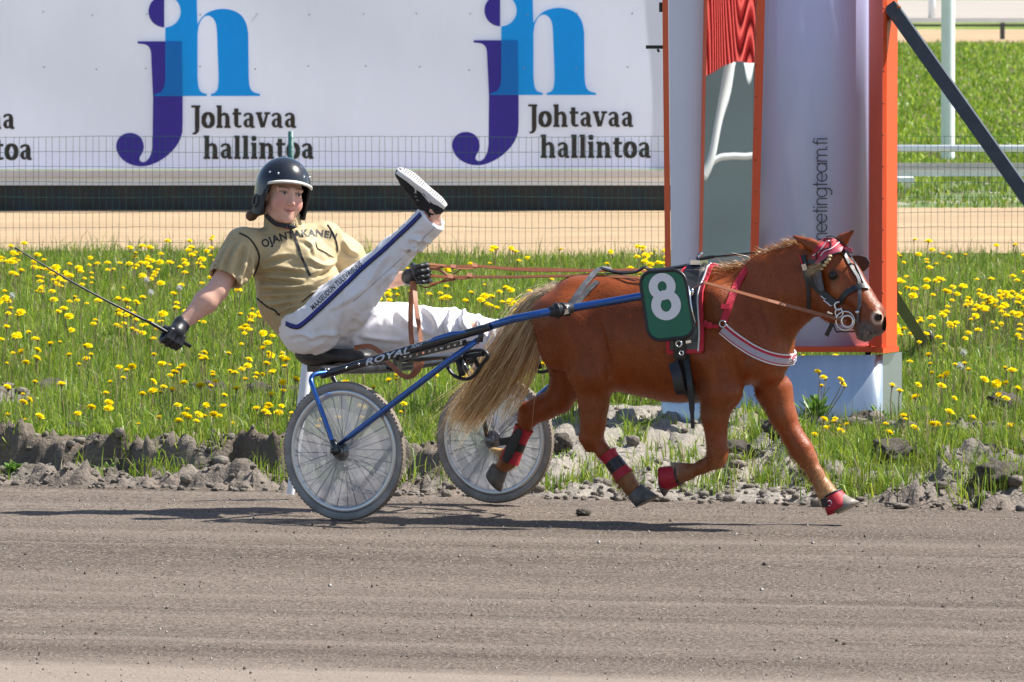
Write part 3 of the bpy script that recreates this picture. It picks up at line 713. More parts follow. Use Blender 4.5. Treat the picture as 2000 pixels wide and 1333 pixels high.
# ---- billboard
BY = 76.0
def BP(px, py, off=0.): p = P(px, py, BY); return Vector((p.x, BY - off, p.z))
bb = empty('billboard', (0, BY, .22), 0, 'long white advertising billboard printed with purple and blue letter logos behind the wire fence', 'billboard')
def bz(py): return P(1000, py, BY).z
MT_VINYL = mk('banner_vinyl', (.77, .79, .98), .5, var=.03, scale=1.2, stretch=(1, 1, .5), bump=.25, bscale=2.2, bstretch=(1, 1, .5), bdist=.05, trans=.42)
xL, xR = BP(-420, 0).x, BP(1405, 0).x
def sag(x, z): return .012 * math.sin(2.6 * x + 2.2 * z) * math.sin(.9 * x - 1.4 * z) + .006 * math.sin(x * 1.9 + z) + .004 * math.sin(x * 4.3 - 2 * z)
nx, nz = 90, 14; z0, z1 = bz(331), bz(-230); V = []; F = []
for i in range(nx + 1):
    for j in range(nz + 1): x = lerp(xL, xR, i / nx); z = lerp(z0, z1, j / nz); V.append((x, BY + sag(x, z), z))
for i in range(nx):
    for j in range(nz): a = i * (nz + 1) + j; F.append((a, a + nz + 1, a + nz + 2, a + 1))
wpart('banner', mesh('banner', V, F, MT_VINYL), bb)
for zz in (z0 + .03, z1 - .03): MB().box(((xL + xR) / 2, BY + .09, zz), (xR - xL, .05, .05)).build('crossbar', MT_STEEL, bb)
m = MB(); m.box(((xL + xR) / 2, BY - .03, (bz(333) + bz(346)) / 2), (xR - xL, .12, bz(333) - bz(346))); m.build('upper_fascia', mk('fascia_warm', (.70, .66, .64), .5, var=.06), bb)
m = MB(); m.box(((xL + xR) / 2, BY - .01, (bz(346.5) + bz(362)) / 2), (xR - xL, .1, bz(346.5) - bz(362))); m.build('lower_fascia', MT_WHITE, bb)
m = MB(); n = 60
for i in range(n):
    a, b = lerp(xL, xR, i / n), lerp(xL, xR, (i + 1) / n); zz = bz(405) - .07 + .02 * math.sin(i * 1.7); m.add([(a, BY + .03 + .01 * math.sin(i * 2.2), bz(362.5)), (b, BY + .03 + .01 * math.sin(i * 2.2 + 2.2), bz(362.5)), (b, BY + .02, zz), (a, BY + .02, zz)], [(0, 1, 2, 3)])
m.build('black_skirt', mk('skirt_film', (.012, .015, .022), .35, var=.3, scale=2), bb)
for px in (-415, 1402): MB().box((BP(px, 0).x, BY + .075, bz(405) / 2 + z1 / 2), (.08, .08, z1 - bz(405))).build('post', MT_STEEL, bb)
m = MB()
for px in range(-340, 1300, 105):
    for py in (28, 134): p = BP(px + RNG.normal(0, 4), py + RNG.normal(0, 2), .014); m.sph(p, .008, 6, 4)
m.build('tie', mk('tie_grey', (.35, .34, .36), .6), bb)

def bpoly(name, pts, mat, off, parent=bb, mp=BP, t=.002):
    V = [mp(x, y, off) for x, y in pts]; b = [mp(x, y, off - t) for x, y in pts]; n = len(V)
    return wpart(name, mesh(name, V + b, [tuple(range(n))] + [(i, (i + 1) % n, n + (i + 1) % n, n + i) for i in range(n)], mat, None, False), parent)
def cv(pts, n=6): return [(p.x, p.y) for p in crom([Vector((x, y, 0)) for x, y in pts], n)]
MT_PUR = mk('print_purple', (.05, .032, .34), .5, var=.05, trans=.4); MT_CYA = mk('print_blue', (.0, .38, .90), .5, var=.03, trans=.4); MT_MIX = mk('print_mid_blue', (.0, .26, .80), .5, trans=.4); MT_INK = mk('print_black', (.022, .019, .018), .55)
def arc(cx, cy, r, a0, a1, n=16): return [(cx + r * math.cos(R(a0 + (a1 - a0) * i / n)), cy - r * math.sin(R(a0 + (a1 - a0) * i / n))) for i in range(n + 1)]
def logo(ox, oy):
    S = lambda pts: [(x + ox, y + oy) for x, y in pts]
    j = [(269, 81), (355, 81), (357, 150)] + cv([(357, 245), (355, 264), (345, 285), (326, 305), (303, 319), (281, 325), (260, 323), (242, 314), (231, 301), (227, 286), (231, 272), (241, 263), (254, 260), (267, 263), (277, 272), (281, 286), (279, 297), (274, 306), (273, 313), (279, 317), (288, 313), (295, 301), (298, 285)]) + [(299, 190), (295, 105)] + cv([(294, 98), (290, 91), (282, 87), (269, 85.5)], 3)
    h = [(384, -28), (322, -28), (322, -8)] + arc(322, 23, 31, 88, -88) + [(323, 56), (323, 150)] + cv([(323, 155), (321, 170), (315, 180), (304, 184)], 4) + [(304, 188), (404, 188), (404, 184)] + cv([(404, 184), (393, 180), (388, 170), (386, 152)], 4) + cv([(386, 66), (389, 49), (396, 36), (406, 31), (416, 36), (422, 48), (424, 66)], 5) + [(427, 150)] + cv([(427, 158), (425, 174), (420, 181), (412, 184)], 4) + [(412, 188), (508, 188), (508, 184)] + cv([(508, 184), (495, 180), (488, 170), (486, 152)], 4) + cv([(485, 66), (481, 46), (470, 29), (452, 20), (430, 18), (408, 24), (395, 34), (386, 47)], 5) + [(385, 20)]
    bpoly('logo_letter', S(j), MT_PUR, .016); bpoly('logo_letter', S(h), MT_CYA, .019); bpoly('logo_overlap', S([(323, 81), (355, 81), (355, 188), (323, 188)] if False else [(355, 81), (355, 187.5), (300, 187.5), (304, 184), (315, 180), (321, 170), (323, 155), (323, 81)]), MT_MIX, .022)
    bpoly('logo_dot', S(arc(321, 23, 31, 90, 270)), MT_PUR, .019)
logo(0, 0); logo(656, -2); logo(-549, 2)

# slab letters as strokes: list of (points, widths) in x-height units, y up
SW = .285
def glyph(c):
    s = []
    st_ = lambda x, y0, y1, w_=SW: s.append(([(x, y0), (x, y1)], w_)); sl = lambda x0, x1, y, t=.15: s.append(([(x0, y), (x1, y)], t))
    el = lambda cx, cy, rx, ry, a0, a1, wv, wh: s.append(([(cx + rx * math.cos(R(a0 + (a1 - a0) * i / 18)), cy + ry * math.sin(R(a0 + (a1 - a0) * i / 18))) for i in range(19)], [abs(math.cos(R(a0 + (a1 - a0) * i / 18))) * wv + abs(math.sin(R(a0 + (a1 - a0) * i / 18))) * wh for i in range(19)]))
    if c == 'J': st_(.40, -.05, 1.42, .30); sl(.02, .60, 1.36); s.append(([(.40, .0), (.38, -.2), (.28, -.33), (.10, -.36)], [.30, .26, .16, .12])); return s, .66
    if c == 'o': el(.44, .5, .29, .43, 0, 360, .28, .15); return s, .90
    if c in 'hn':
        st_(.26, 0, 1.42 if c == 'h' else .98); sl(.06, .40, 1.36 if c == 'h' else .93); sl(.06, .47, .07); s.append(([(.30, .68), (.42, .84), (.58, .90), (.70, .84), (.77, .66)], [.10, .16, .20, .25, SW])); st_(.77, .06, .68); sl(.57, .98, .07); return s, 1.03
    if c == 't': st_(.30, .26, 1.24, SW); sl(.06, .62, .91, .16); s.append(([(.30, .30), (.33, .15), (.46, .08), (.64, .12)], [SW, .25, .17, .13])); return s, .68
    if c == 'a': s.append(([(.12, .74), (.22, .86), (.40, .91), (.53, .86), (.58, .70)], [.16, .16, .15, .20, SW])); st_(.58, .08, .72); sl(.52, .80, .07); s.append(([(.52, .56), (.30, .52), (.21, .40), (.20, .26), (.27, .12), (.38, .09), (.52, .20)], [.12, .15, .22, .26, .20, .15, .10])); return s, .85
    if c == 'v': s.append(([(.20, .92), (.46, .04)], .27)); s.append(([(.74, .92), (.50, .04)], .17)); sl(.02, .42, .93); sl(.56, .94, .93); return s, .94
    if c == 'l': st_(.26, 0, 1.42); sl(.06, .40, 1.36); sl(.06, .47, .07); return s, .52
    if c == 'i': st_(.26, 0, .98); sl(.06, .40, .93); sl(.06, .47, .07); el(.25, 1.26, .075, .075, 0, 360, .15, .15); return s, .52
    return s, .5
def strokes_mesh(name, items, mp, mat, parent, off, step=.0004):
    """items: list of (pts, widths) in px space (y down) -> thin raised strokes; mp(px,py,off)->Vector"""
    V = []; F = []
    for k, (pts, ww) in enumerate(items):
        n = len(pts); ww = [ww] * n if np.isscalar(ww) else ww; b = len(V); o = off + (k % 7) * step
        cl = n > 3 and abs(pts[0][0] - pts[-1][0]) + abs(pts[0][1] - pts[-1][1]) < 1e-6
        for i in range(n):
            a = pts[i - 1] if i else (pts[-2] if cl else pts[0]); c = pts[i + 1] if i < n - 1 else (pts[1] if cl else pts[-1])
            dx, dy = c[0] - a[0], c[1] - a[1]; l = math.hypot(dx, dy) or 1; nx_, ny_ = -dy / l * ww[i] / 2, dx / l * ww[i] / 2
            V += [mp(pts[i][0] + nx_, pts[i][1] + ny_, o), mp(pts[i][0] - nx_, pts[i][1] - ny_, o)]
        F += [(b + 2 * i, b + 2 * i + 1, b + 2 * i + 3, b + 2 * i + 2) for i in range(n - 1)]
    return wpart(name, mesh(name, V, F, mat, None, False), parent)
def slab_text(txt, x0, base, x1, xh, name='lettering', parent=bb):
    items = []; adv = 0; G = []
    for c in txt: g, a = glyph(c); G.append((g, adv)); adv += a
    sx = (x1 - x0) / adv
    for g, a in G:
        for pts, ww in g: items.append(([(x0 + (a + x) * sx, base - y * xh) for x, y in pts], [v * (sx + xh) / 2 for v in ww] if not np.isscalar(ww) else ww * (xh if abs(pts[0][1] - pts[-1][1]) < 1e-6 and len(pts) == 2 else sx)))
    return strokes_mesh(name, items, BP, MT_INK, parent, .016)
for ox, oy in ((0, 0), (658, -2), (-550, 2)):
    slab_text('Johtavaa', 373 + ox, 250.5 + oy, 580 + ox, 31); slab_text('hallintoa', 396 + ox, 311 + oy, 614 + ox, 32)

# ---- rails and poles to the right
RY = 79.5
rl = empty('board_rail', (5, RY, .2), 0, 'white double rail with a broad lower board across the green field', 'rail')
def rz(py, Y=RY): return P(1000, py, Y).z
m = MB(); m.tube([(1.9, RY, rz(290.5)), (12, RY, rz(290.5))], .034, 10); m.build('top_rail', MT_WHITE, rl)
m = MB(); m.box((6.95, RY, (rz(333) + rz(319)) / 2), (10.1, .05, rz(319) - rz(333))); m.build('board', mk('rail_board', (.66, .58, .55), .5, var=.08), rl)
m = MB(); m.box((6.95, RY + .02, (rz(344.5) + rz(333.5)) / 2), (10.1, .05, rz(333.5) - rz(344.5))); m.build('lower_board', MT_WHITE, rl)
for x in (2.6, 6.2, 9.5): MB().box((x, RY + .06, rz(290) / 2 + .1), (.06, .06, rz(290) - .15)).build('post', MT_WHITE, rl)
p = P(1851, 317, 92); o = MB().lathe([(.074, 0), (.074, 1.), (.072, 3.6), (.07, 3.62), (0, 3.63)], (p.x, 92, p.z - .05), (0, 0, 1), 20).build('pole', MT_WHITE); tag(o, 'tall thin white pole standing in the field beyond the rail', 'pole')
fr = empty('far_rail', (12, 184, .2), 0, 'low distant white rail across the far edge of the field', 'rail')
m = MB(); m.box((14, 184, P(0, 40, 184).z), (30, .06, .10)); m.build('top_rail', MT_WHITE, fr)
m = MB(); m.box((14, 184.05, P(0, 50, 184).z), (30, .05, .05)); m.build('lower_rail', MT_STEEL, fr)
for px in (1440, 1700, 1958, 2220): x = P(px, 60, 184).x; MB().box((x, 184.05, P(0, 58, 184).z), (.1, .06, .42)).build('post', MT_STEEL, fr)
p = P(1820, 36, 226); o = MB().tube([(p.x, 226, .2), (p.x, 226, 1.3)], .09, 8).build('far_post', MT_WHITE); tag(o, 'small white post at the top beyond the far rail', 'post')
p = P(1768, 351, 79); o = MB(); o.box((p.x - .2, 79, p.z), (.55, .3, .045)); o.box((p.x - .42, 79.1, p.z / 2 + .1), (.05, .05, p.z - .2)); o.box((p.x + .03, 79.1, p.z / 2 + .1), (.05, .05, p.z - .2)); o = o.build('bench', MT_WHITE); tag(o, 'small white bench end showing right of the tower below the rail', 'bench')

# ---- white leaning marker post behind the near wheel
Ym = 41.55; a = P(567, 966, Ym); b = P(604, 690, Ym + .05); o = MB().lathe([(.019, 0), (.021, .25), (.026, .42), (.029, (b - a).length - .02), (.020, (b - a).length)], a, b - a, 18).build('marker_post', mk('marker_plastic', (.74, .77, .82), .4)); tag(o, 'white plastic marker post leaning at the track edge behind the near wheel', 'marker post')

# ---- finish tower
TY = 45.0
def TP(px, py, off=0.): p = P(px, py, TY); return Vector((p.x, TY - off, p.z))
def tz_(py): return P(1000, py, TY).z
MT_OR = mk('orange_paint', (.74, .082, .018), .38, var=.05, scale=4); MT_PANEL = mk('panel_white', (.70, .72, .84), .28, var=.02, scale=2)
gz = ts(TP(1600, 800).x, TY)
tw = empty('finish_tower', (TP(1530, 0).x, TY, gz), 0, 'tall finish tower with orange frame, white curved panel and mirror strip behind the pony', 'tower')
TOP = -800; ztop = tz_(TOP); zb = tz_(676); X_ = lambda px: TP(px, 400).x
def plate(name, pxs, depths, mat, z0=zb, z1=ztop, th=.012, nz=1, taper=None, taper2=None):
    """vertical sheet following plan points (px, depth behind TY)"""
    m = MB(); n = len(pxs); V = []
    for z in (z0, z1):
        for q in (0, th):
            for px, dp in zip(pxs, depths):
                pp = px if taper is None else px + (taper if taper2 is None or px < pxs[-1] else taper2) * (z - z0) / (z1 - z0)
                V.append((X_(pp) , TY + dp + q, z))
    F = [(i, i + 1, 2 * n + i + 1, 2 * n + i) for i in range(n - 1)] + [(n + i + 1, n + i, 3 * n + i, 3 * n + i + 1) for i in range(n - 1)] + [(0, 2 * n, 3 * n, n), (n - 1, 2 * n - 1, 4 * n - 1, 3 * n - 1)] + [(i + 1, i, n + i, n + i + 1) for i in range(n - 1)] + [(2 * n + i, 2 * n + i + 1, 3 * n + i + 1, 3 * n + i) for i in range(n - 1)]
    m.add(V, F, False); o = m.build(name, mat, tw); return o
# left: orange edge, white panel, red-shaded frame
plate('side_flange', [1312, 1301], [.02, .06], MT_OR, taper=-16)
plate('left_panel', [1312.5, 1361], [.02, .02], MT_PANEL, taper=-14, taper2=27)
plate('mirror_frame', [1361.5, 1369], [-.04, .0], MT_OR, taper=27)
pm = plate('right_post', [1461, 1477], [-.05, -.03], MT_OR, taper=36, th=.03)
# curved white panel (concave, catching the orange of its neighbour), red return and orange flange
px_ = list(np.linspace(1477, 1697, 23)); dp_ = [.08 - .15 * math.sin(math.pi * i / 22) for i in range(23)]
o = plate('curved_panel', px_, dp_, mk('panel_lilac', (.56, .58, .90), .22, coat=.5), th=.01)
for p in o.data.polygons: p.use_smooth = len(p.vertices) == 4 and abs(p.normal.z) < .5
plate('return_face', [1698, 1720], [.03, -.17], MT_OR)
plate('right_flange', [1720.5, 1729, 1752], [-.17, -.155, -.02], MT_OR)
m = MB()
for i in range(18):
    z = zb + .12 + i * .165
    m.sph((X_(1722.5), TY - .172, z), .005, 6, 4); m.sph((X_(1476), TY - .055, z + .03), .0045, 6, 4)
m.build('rivet', mk('rivet', (.35, .06, .02), .4), tw)
m = MB(); poly = [(X_(1300), TY + .12), (X_(1309), TY + .0), (X_(1366), TY + .0), (X_(1370), TY - .05), (X_(1482), TY - .07), (X_(1700), TY - .10), (X_(1722), TY - .20), (X_(1756), TY - .02), (X_(1740), TY + .25), (X_(1330), TY + .3)]
m.prism(poly, zb - .028, zb - .002); m.build('bottom_rim', MT_OR, tw)
m = MB(); m.box((X_(1400) * .5 + X_(1700) * .5, TY + .26, (zb + ztop) / 2), (X_(1725) - X_(1330), .03, ztop - zb)); m.build('back_panel', MT_PANEL, tw)
for px in (1520, 1696): MB().box((X_(px), TY + .0, (zb + gz) / 2), (.03, .05, zb - gz)).build('foot', MT_BLACK, tw)
# mirror strip, tipped up a little
MIRT = R(3.0); mx0, mx1 = 1368, 1462
me_ = bpy.data.materials.new('mirror'); me_.use_nodes = True; b_ = me_.node_tree.nodes['Principled BSDF']; b_.inputs['Metallic'].default_value = 1; b_.inputs['Roughness'].default_value = .0; b_.inputs['Base Color'].default_value = (.80, .84, .84, 1)
bn = me_.node_tree.nodes.new('ShaderNodeBump'); nn = me_.node_tree.nodes.new('ShaderNodeTexNoise'); nn.inputs['Scale'].default_value = 2.2; nn.inputs['Detail'].default_value = 0; bn.inputs['Distance'].default_value = .002; bn.inputs['Strength'].default_value = .12
me_.node_tree.links.new(nn.outputs[0], bn.inputs['Height']); me_.node_tree.links.new(bn.outputs[0], b_.inputs['Normal'])
m = MB(); V = []
for px_l, px_r, z in ((1368, 1462, zb), (1396, 1499, ztop)):
    for px in (px_l, px_r): V.append((X_(px), TY + .03 + (z - zb) * math.tan(MIRT) * 0 + (z - tz_(260)) * math.tan(MIRT), z))
m.add(V, [(0, 1, 3, 2)]); m.build('mirror', me_, tw)
# black lamp arms on the left
m = MB(); a = TP(1262, 93, -.12); m.beam(a, TP(1300, 93, -.12), .022, .018); m.beam(TP(1285, 97, -.12), TP(1288, 103, -.12), .01, .012); m.build('bracket', MT_BLACK, tw)
m = MB(); m.beam(TP(1288, 15, -.12), TP(1300, 15, -.12), .05, .05); m.build('bracket', MT_BLACK, tw)
# steel struts
ms_ = mk('strut_steel', (.055, .060, .070), .5, metal=.2, var=.2, scale=9, col2=(.10, .075, .06), ramp=(.62, .7))
m = MB(); a = TP(1738, 12, .12); b = TP(2080, 505, .75); m.beam(a, b, .07, .085, Vector((0, 1, .2))); m.build('strut', ms_, tw)
MB().sph(TP(1752, 14, .17), .014, 8, 6).build('bolt', mk('bolt_rust', (.25, .10, .05), .6), tw)
m = MB(); m.beam(TP(1738, 565, -.1), P(1806, 672, 52.2), .055, .06, Vector((0, 1, 0))); m.build('strut', ms_, tw)
m = MB(); m.tube([P(1795, 672, 52.2), P(1800, 652, 52.2), P(1815, 648, 52.2), P(1824, 674, 52.2)], .016, 8); m.build('ground_anchor', MT_BLACK, tw)
# galvanised skirt: convex sheet with an end return
mt = mk('galvanised', (.52, .57, .62), .36, metal=.92, var=.06, scale=5, stretch=(3, 3, .2), bump=.08, bscale=3, bdist=.01)
cx0, cx1 = 1292, 1700; pts = []
for i in range(25):
    t = i / 24; pts.append((lerp(X_(cx0), X_(cx1), t), TY - .17 + .30 * (max(0, .78 - t)) ** 2 * 1.2))
x0_, y0_ = pts[-1]; pts += [(X_(1708), y0_ + .004), (X_(1714), y0_ + .014), (X_(1718.5), y0_ + .030), (X_(1721.5), y0_ + .050), (X_(1723.5), y0_ + .075), (X_(1764), y0_ + .27)]; zt0, zt1 = tz_(694) , gz - .03; V = []; n = len(pts)
for q in (0, .006):
    for i, (x, y) in enumerate(pts): V += [(x, y + q, zt1), (x, y + q, zt0 + .012 * i / n)]
F = [(2 * i, 2 * i + 2, 2 * i + 3, 2 * i + 1) for i in range(n - 1)] + [(2 * n + 2 * i + 2, 2 * n + 2 * i, 2 * n + 2 * i + 1, 2 * n + 2 * i + 3) for i in range(n - 1)] + [(2 * i + 1, 2 * i + 3, 2 * n + 2 * i + 3, 2 * n + 2 * i + 1) for i in range(n - 1)] + [(0, 1, 2 * n + 1, 2 * n), (2 * n - 2, 4 * n - 2, 4 * n - 1, 2 * n - 1)]
o = wpart('metal_skirt', mesh('metal_skirt', V, F, mt, None, [i < n - 2 for i in range(n - 1)] + [True] * (n - 1) + [False] * (n - 1) + [False, False]), tw)
# round thin lettering, read upwards
def round_text():
    items = []; x = 0.; W = .085; xh = .74
    def circ(cx, a0=0, a1=360, r=.33, cy=.37): return [(cx + r * math.cos(R(a0 + (a1 - a0) * i / 20)), cy + r * math.sin(R(a0 + (a1 - a0) * i / 20))) for i in range(21)]
    for c in 'meetingteam.fi':
        if c == 'e': items += [(circ(x + .33, 0, 320), W), ([(x, .37), (x + .66, .37)], W)]; x += .72
        elif c == 't': items += [([(x + .16, 0), (x + .16, .98)], W), ([(x, .70), (x + .36, .70)], W)]; x += .40
        elif c == 'i': items += [([(x + .06, 0), (x + .06, .72)], W), ([(x + .06, .86), (x + .06, .96)], W)]; x += .22
        elif c in 'nm':
            k = 1 if c == 'n' else 2; items += [([(x + .05, 0), (x + .05, .72)], W)]
            for q in range(k): a = x + .05 + q * .46; items += [([(a, .42)] + [(a + .23 - .23 * math.cos(R(t)), .47 + .24 * math.sin(R(t))) for t in range(15, 180, 15)] + [(a + .46, .42), (a + .46, 0)], W)]
            x += .12 + .46 * k + .06
        elif c == 'g': items += [(circ(x + .33), W), ([(x + .66, .72), (x + .66, .0), (x + .62, -.18), (x + .48, -.29), (x + .33, -.31), (x + .14, -.26)], W)]; x += .80
        elif c == 'a': items += [(circ(x + .33), W), ([(x + .66, .72), (x + .66, 0)], W)]; x += .78
        elif c == '.': items += [([(x + .03, .0), (x + .03, .10)], .1)]; x += .2
        elif c == 'f': items += [([(x + .16, 0), (x + .16, .82), (x + .22, .95), (x + .36, .98)], W), ([(x, .70), (x + .36, .70)], W)]; x += .42
    return items, x
its, tot = round_text(); y1_, k = 267., 0; sc = 34.0
def TTP(px, py, off):
    t = (px - 1477) / 220.; dp = .08 - .15 * math.sin(math.pi * clampn(t, 0, 1)); return Vector((X_(px), TY + dp - off, tz_(py)))
items = [([(1615 - y * 29, y1_ + (tot - x) * 25.2) for x, y in pts], ww * 27) for pts, ww in its]
strokes_mesh('lettering', items, TTP, mk('letter_grey', (.045, .05, .07), .5), tw, .012, .0003)

# ---- what the mirror sees: the stand on the other side of the track
GY = -9.0; nrm = Vector((0, -math.cos(MIRT), math.sin(MIRT)))
def MR(px, py, off=0.):
    q = P(px, py, TY + .03); d = Vector(ray(px, py)).normalized(); r = d - 2 * d.dot(nrm) * nrm; t = (GY + off - q.y) / r.y; return q + r * t
gs = empty('grandstand', (3, GY, 0), 0, 'grey stand with red corrugated awning seen in the tower mirror', 'grandstand')
a, b = MR(1373, 700), MR(1480, -60); cxm = (a.x + b.x) / 2
m = MB(); m.box((cxm, GY - .3, 6), (14, .4, 12)); m.build('wall', mk('stand_wall', (.13, .17, .18), .5, var=.15, scale=.5), gs)
m = MB(); n = 56; V = []
for i in range(n + 1):
    t = i / n; px = lerp(1320, 1540, t); zc = MR(px, lerp(165, 92, t), 2.6); top = MR(px - 25, -190, .4); dy = .045 * math.cos(i * math.pi)
    V += [(zc.x, zc.y + dy, zc.z), (top.x, top.y + dy, top.z)]
m.add(V, [(2 * i, 2 * i + 2, 2 * i + 3, 2 * i + 1) for i in range(n)]); m.build('awning', mk('awning_red', (.60, .085, .07), .6), gs)
mw = mk('stand_pole', (.80, .82, .82), .3)
m = MB(); m.tube(crom([MR(1440, 120, .4), MR(1430, 170, .4), MR(1412, 240, .4), MR(1392, 310, .4), MR(1368, 350, .4)], 6), .07, 10); m.build('brace', mw, gs)
m = MB(); m.tube(crom([MR(1375, 335, .3), MR(1398, 318, .3), MR(1430, 306, .3), MR(1490, 300, .3)], 6), .04, 10); m.build('brace', mw, gs)
# ================================================================== the sulky
def plane_pt(px, py, O, nrm, wv):
    d = Vector(ray(px, py)); n = Vector(nrm); t = ((Vector(O) - Vector((0, 0, CAMH))).dot(n) + wv) / d.dot(n)
    return Vector((0, 0, CAMH)) + d * t
STH = R(30); SO = Vector((-.4275, 40.6, 0)); SU = Vector((math.cos(STH), -math.sin(STH), 0)); SF = Vector((math.sin(STH), math.cos(STH), 0))
def SL(px, py, wv): return plane_pt(px, py, SO, SF, wv)
def mir(p): return p - SF * 2 * (p - SO).dot(SF)           # the same point on the far side

sk = empty('sulky', SO, -STH, 'blue and black two wheeled racing sulky with white disc wheels', 'sulky')
MT_BLUE = mk('blue_metal', (.022, .10, .36), .25, metal=.8, coat=.9, var=.06, scale=6)
MT_SKBLK = mk('black_lacquer', (.010, .012, .016), .28, coat=.5, var=.2, scale=14)
MT_SEAT = mk('seat_vinyl', (.022, .023, .026), .5, col2=(.07, .068, .065), scale=9, ramp=(.5, .8), bump=.15, bscale=200, bdist=.002)
MT_TYRE = mk('dusty_rubber', (.21, .20, .19), .8, col2=(.34, .325, .31), scale=9, ramp=(.35, .7), var=.1)
MT_TREAD = mk('tread_rubber', (.22, .18, .14), .9, var=.15, scale=30)
MT_ALU = mk('aluminium', (.55, .56, .58), .35, metal=.85, var=.08)
MT_CHROME = mk('chrome', (.75, .75, .76), .14, metal=1)
def disc_mat():
    m = bpy.data.materials.new('wheel_disc'); m.use_nodes = True; nt = m.node_tree; N = nt.nodes; L = nt.links; b = N['Principled BSDF']
    b.inputs['Base Color'].default_value = (.58, .58, .61, 1); b.inputs['Roughness'].default_value = .35
    t = N.new('ShaderNodeBsdfTransparent'); tl = N.new('ShaderNodeBsdfTranslucent'); tl.inputs[0].default_value = (.55, .55, .58, 1)
    m1 = N.new('ShaderNodeMixShader'); m1.inputs[0].default_value = .45; L.new(b.outputs[0], m1.inputs[1]); L.new(tl.outputs[0], m1.inputs[2])
    tc = N.new('ShaderNodeTexCoord'); no = N.new('ShaderNodeTexNoise'); no.inputs['Scale'].default_value = 5; no.inputs['Detail'].default_value = 6; L.new(tc.outputs['Object'], no.inputs[0])
    r = N.new('ShaderNodeMapRange'); r.inputs[1].default_value = .3; r.inputs[2].default_value = .75; r.inputs[3].default_value = .44; r.inputs[4].default_value = .70; L.new(no.outputs[0], r.inputs[0])
    m2 = N.new('ShaderNodeMixShader'); L.new(r.outputs[0], m2.inputs[0]); L.new(t.outputs[0], m2.inputs[1]); L.new(m1.outputs[0], m2.inputs[2]); L.new(m2.outputs[0], N['Material Output'].inputs[0])
    return m
MT_DISC = disc_mat()
def wheel(c, yaw, Rr):
    a = Vector((math.sin(yaw), math.cos(yaw), 0)); up = Vector((0, 0, 1)); fw = a.cross(up)
    m = MB(); hw = .021; pr = [(Rr - .037, -.010), (Rr - .030, -.017), (Rr - .018, -hw), (Rr - .006, -.017)]
    m.m = 0; m.lathe(pr, c, a, 72); m.lathe([(r, -h) for r, h in reversed(pr)], c, a, 72)
    m.m = 1; m.lathe([(Rr - .006, -.017), (Rr - .001, -.010), (Rr, 0), (Rr - .001, .010), (Rr - .006, .017)], c, a, 72)
    tyre = m.me('tyre', [MT_TYRE, MT_TREAD])
    for k in range(96):                         # tread blocks
        an = 2 * math.pi * k / 96
        for q, sd in enumerate((-1, 1)):
            r_ = fw * math.cos(an + q * .03) + up * math.sin(an + q * .03); t_ = fw * -math.sin(an) + up * math.cos(an); m.m = 1
            pc = c + r_ * (Rr - .001) + a * sd * .008; V = [pc + t_ * i * .006 + a * j * .006 + r_ * l * .0012 for l in (-1, 1) for i, j in ((-1, -1), (1, -1), (1, 1), (-1, 1))]
            m.add(V, [(4, 5, 6, 7), (0, 1, 5, 4), (1, 2, 6, 5), (2, 3, 7, 6), (3, 0, 4, 7)])
    tyre = m.me('tyre', [MT_TYRE, MT_TREAD])
    wh = empty('wheel', (0, 0, 0)); wh.parent = sk; wh.location = sk.matrix_world.inverted() @ c if False else Matrix.Rotation(STH, 3, 'Z') @ (c - SO)
    wpart('tyre', tyre, wh)
    m = MB(); pr = [(Rr - .066, -.008), (Rr - .062, -.013), (Rr - .045, -.015), (Rr - .038, -.012), (Rr - .036, -.004)]; m.lathe(pr, c, a, 72); m.lathe([(r, -h) for r, h in reversed(pr)], c, a, 72); m.build('rim', MT_ALU, wh)
    for sd in (-1, 1):
        m = MB(); pr = [(Rr - .060, sd * .0145), (Rr * .5, sd * .024), (.045, sd * .032), (.040, sd * .033)]; m.lathe(pr if sd < 0 else pr[::-1], c, a, 64); m.build('disc', MT_DISC, wh)
    m = MB()
    for k in range(28):
        an = 2 * math.pi * k / 28 + .05; off = .12 * (1 if k % 2 else -1); h = .022 * (1 if k % 4 < 2 else -1)
        p0 = c + (fw * math.cos(an - off * 1.5) + up * math.sin(an - off * 1.5)) * .03 + a * h; p1 = c + (fw * math.cos(an) + up * math.sin(an)) * (Rr - .058) + a * h * .3
        m.tube([p0, p1], .0024, 5, False)
    o = m.build('spokes', mk('spoke_steel', (.03, .03, .035), .5), wh); o['kind'] = 'stuff'
    m = MB(); m.lathe([(0, -.052), (.016, -.052), (.020, -.040), (.020, -.034), (.042, -.034), (.046, -.030), (.046, .030), (.042, .034), (.02, .034), (.02, .05), (0, .05)], c, a, 28)
    for k in range(7):
        an = 2 * math.pi * k / 7; m.sph(c + (fw * math.cos(an) + up * math.sin(an)) * .034 - a * .035, .004, 6, 4)
    m.build('hub', mk('hub_grey', (.20, .20, .21), .4, metal=.6), wh)
    return wh
bpy.context.view_layer.update()
C1 = P(673, 881, 40.0); C1.z = .325; C2 = P(967, 857.5, 41.2); C2.z = .307
wheel(C1, R(30), .325); wheel(C2, R(25), .306)

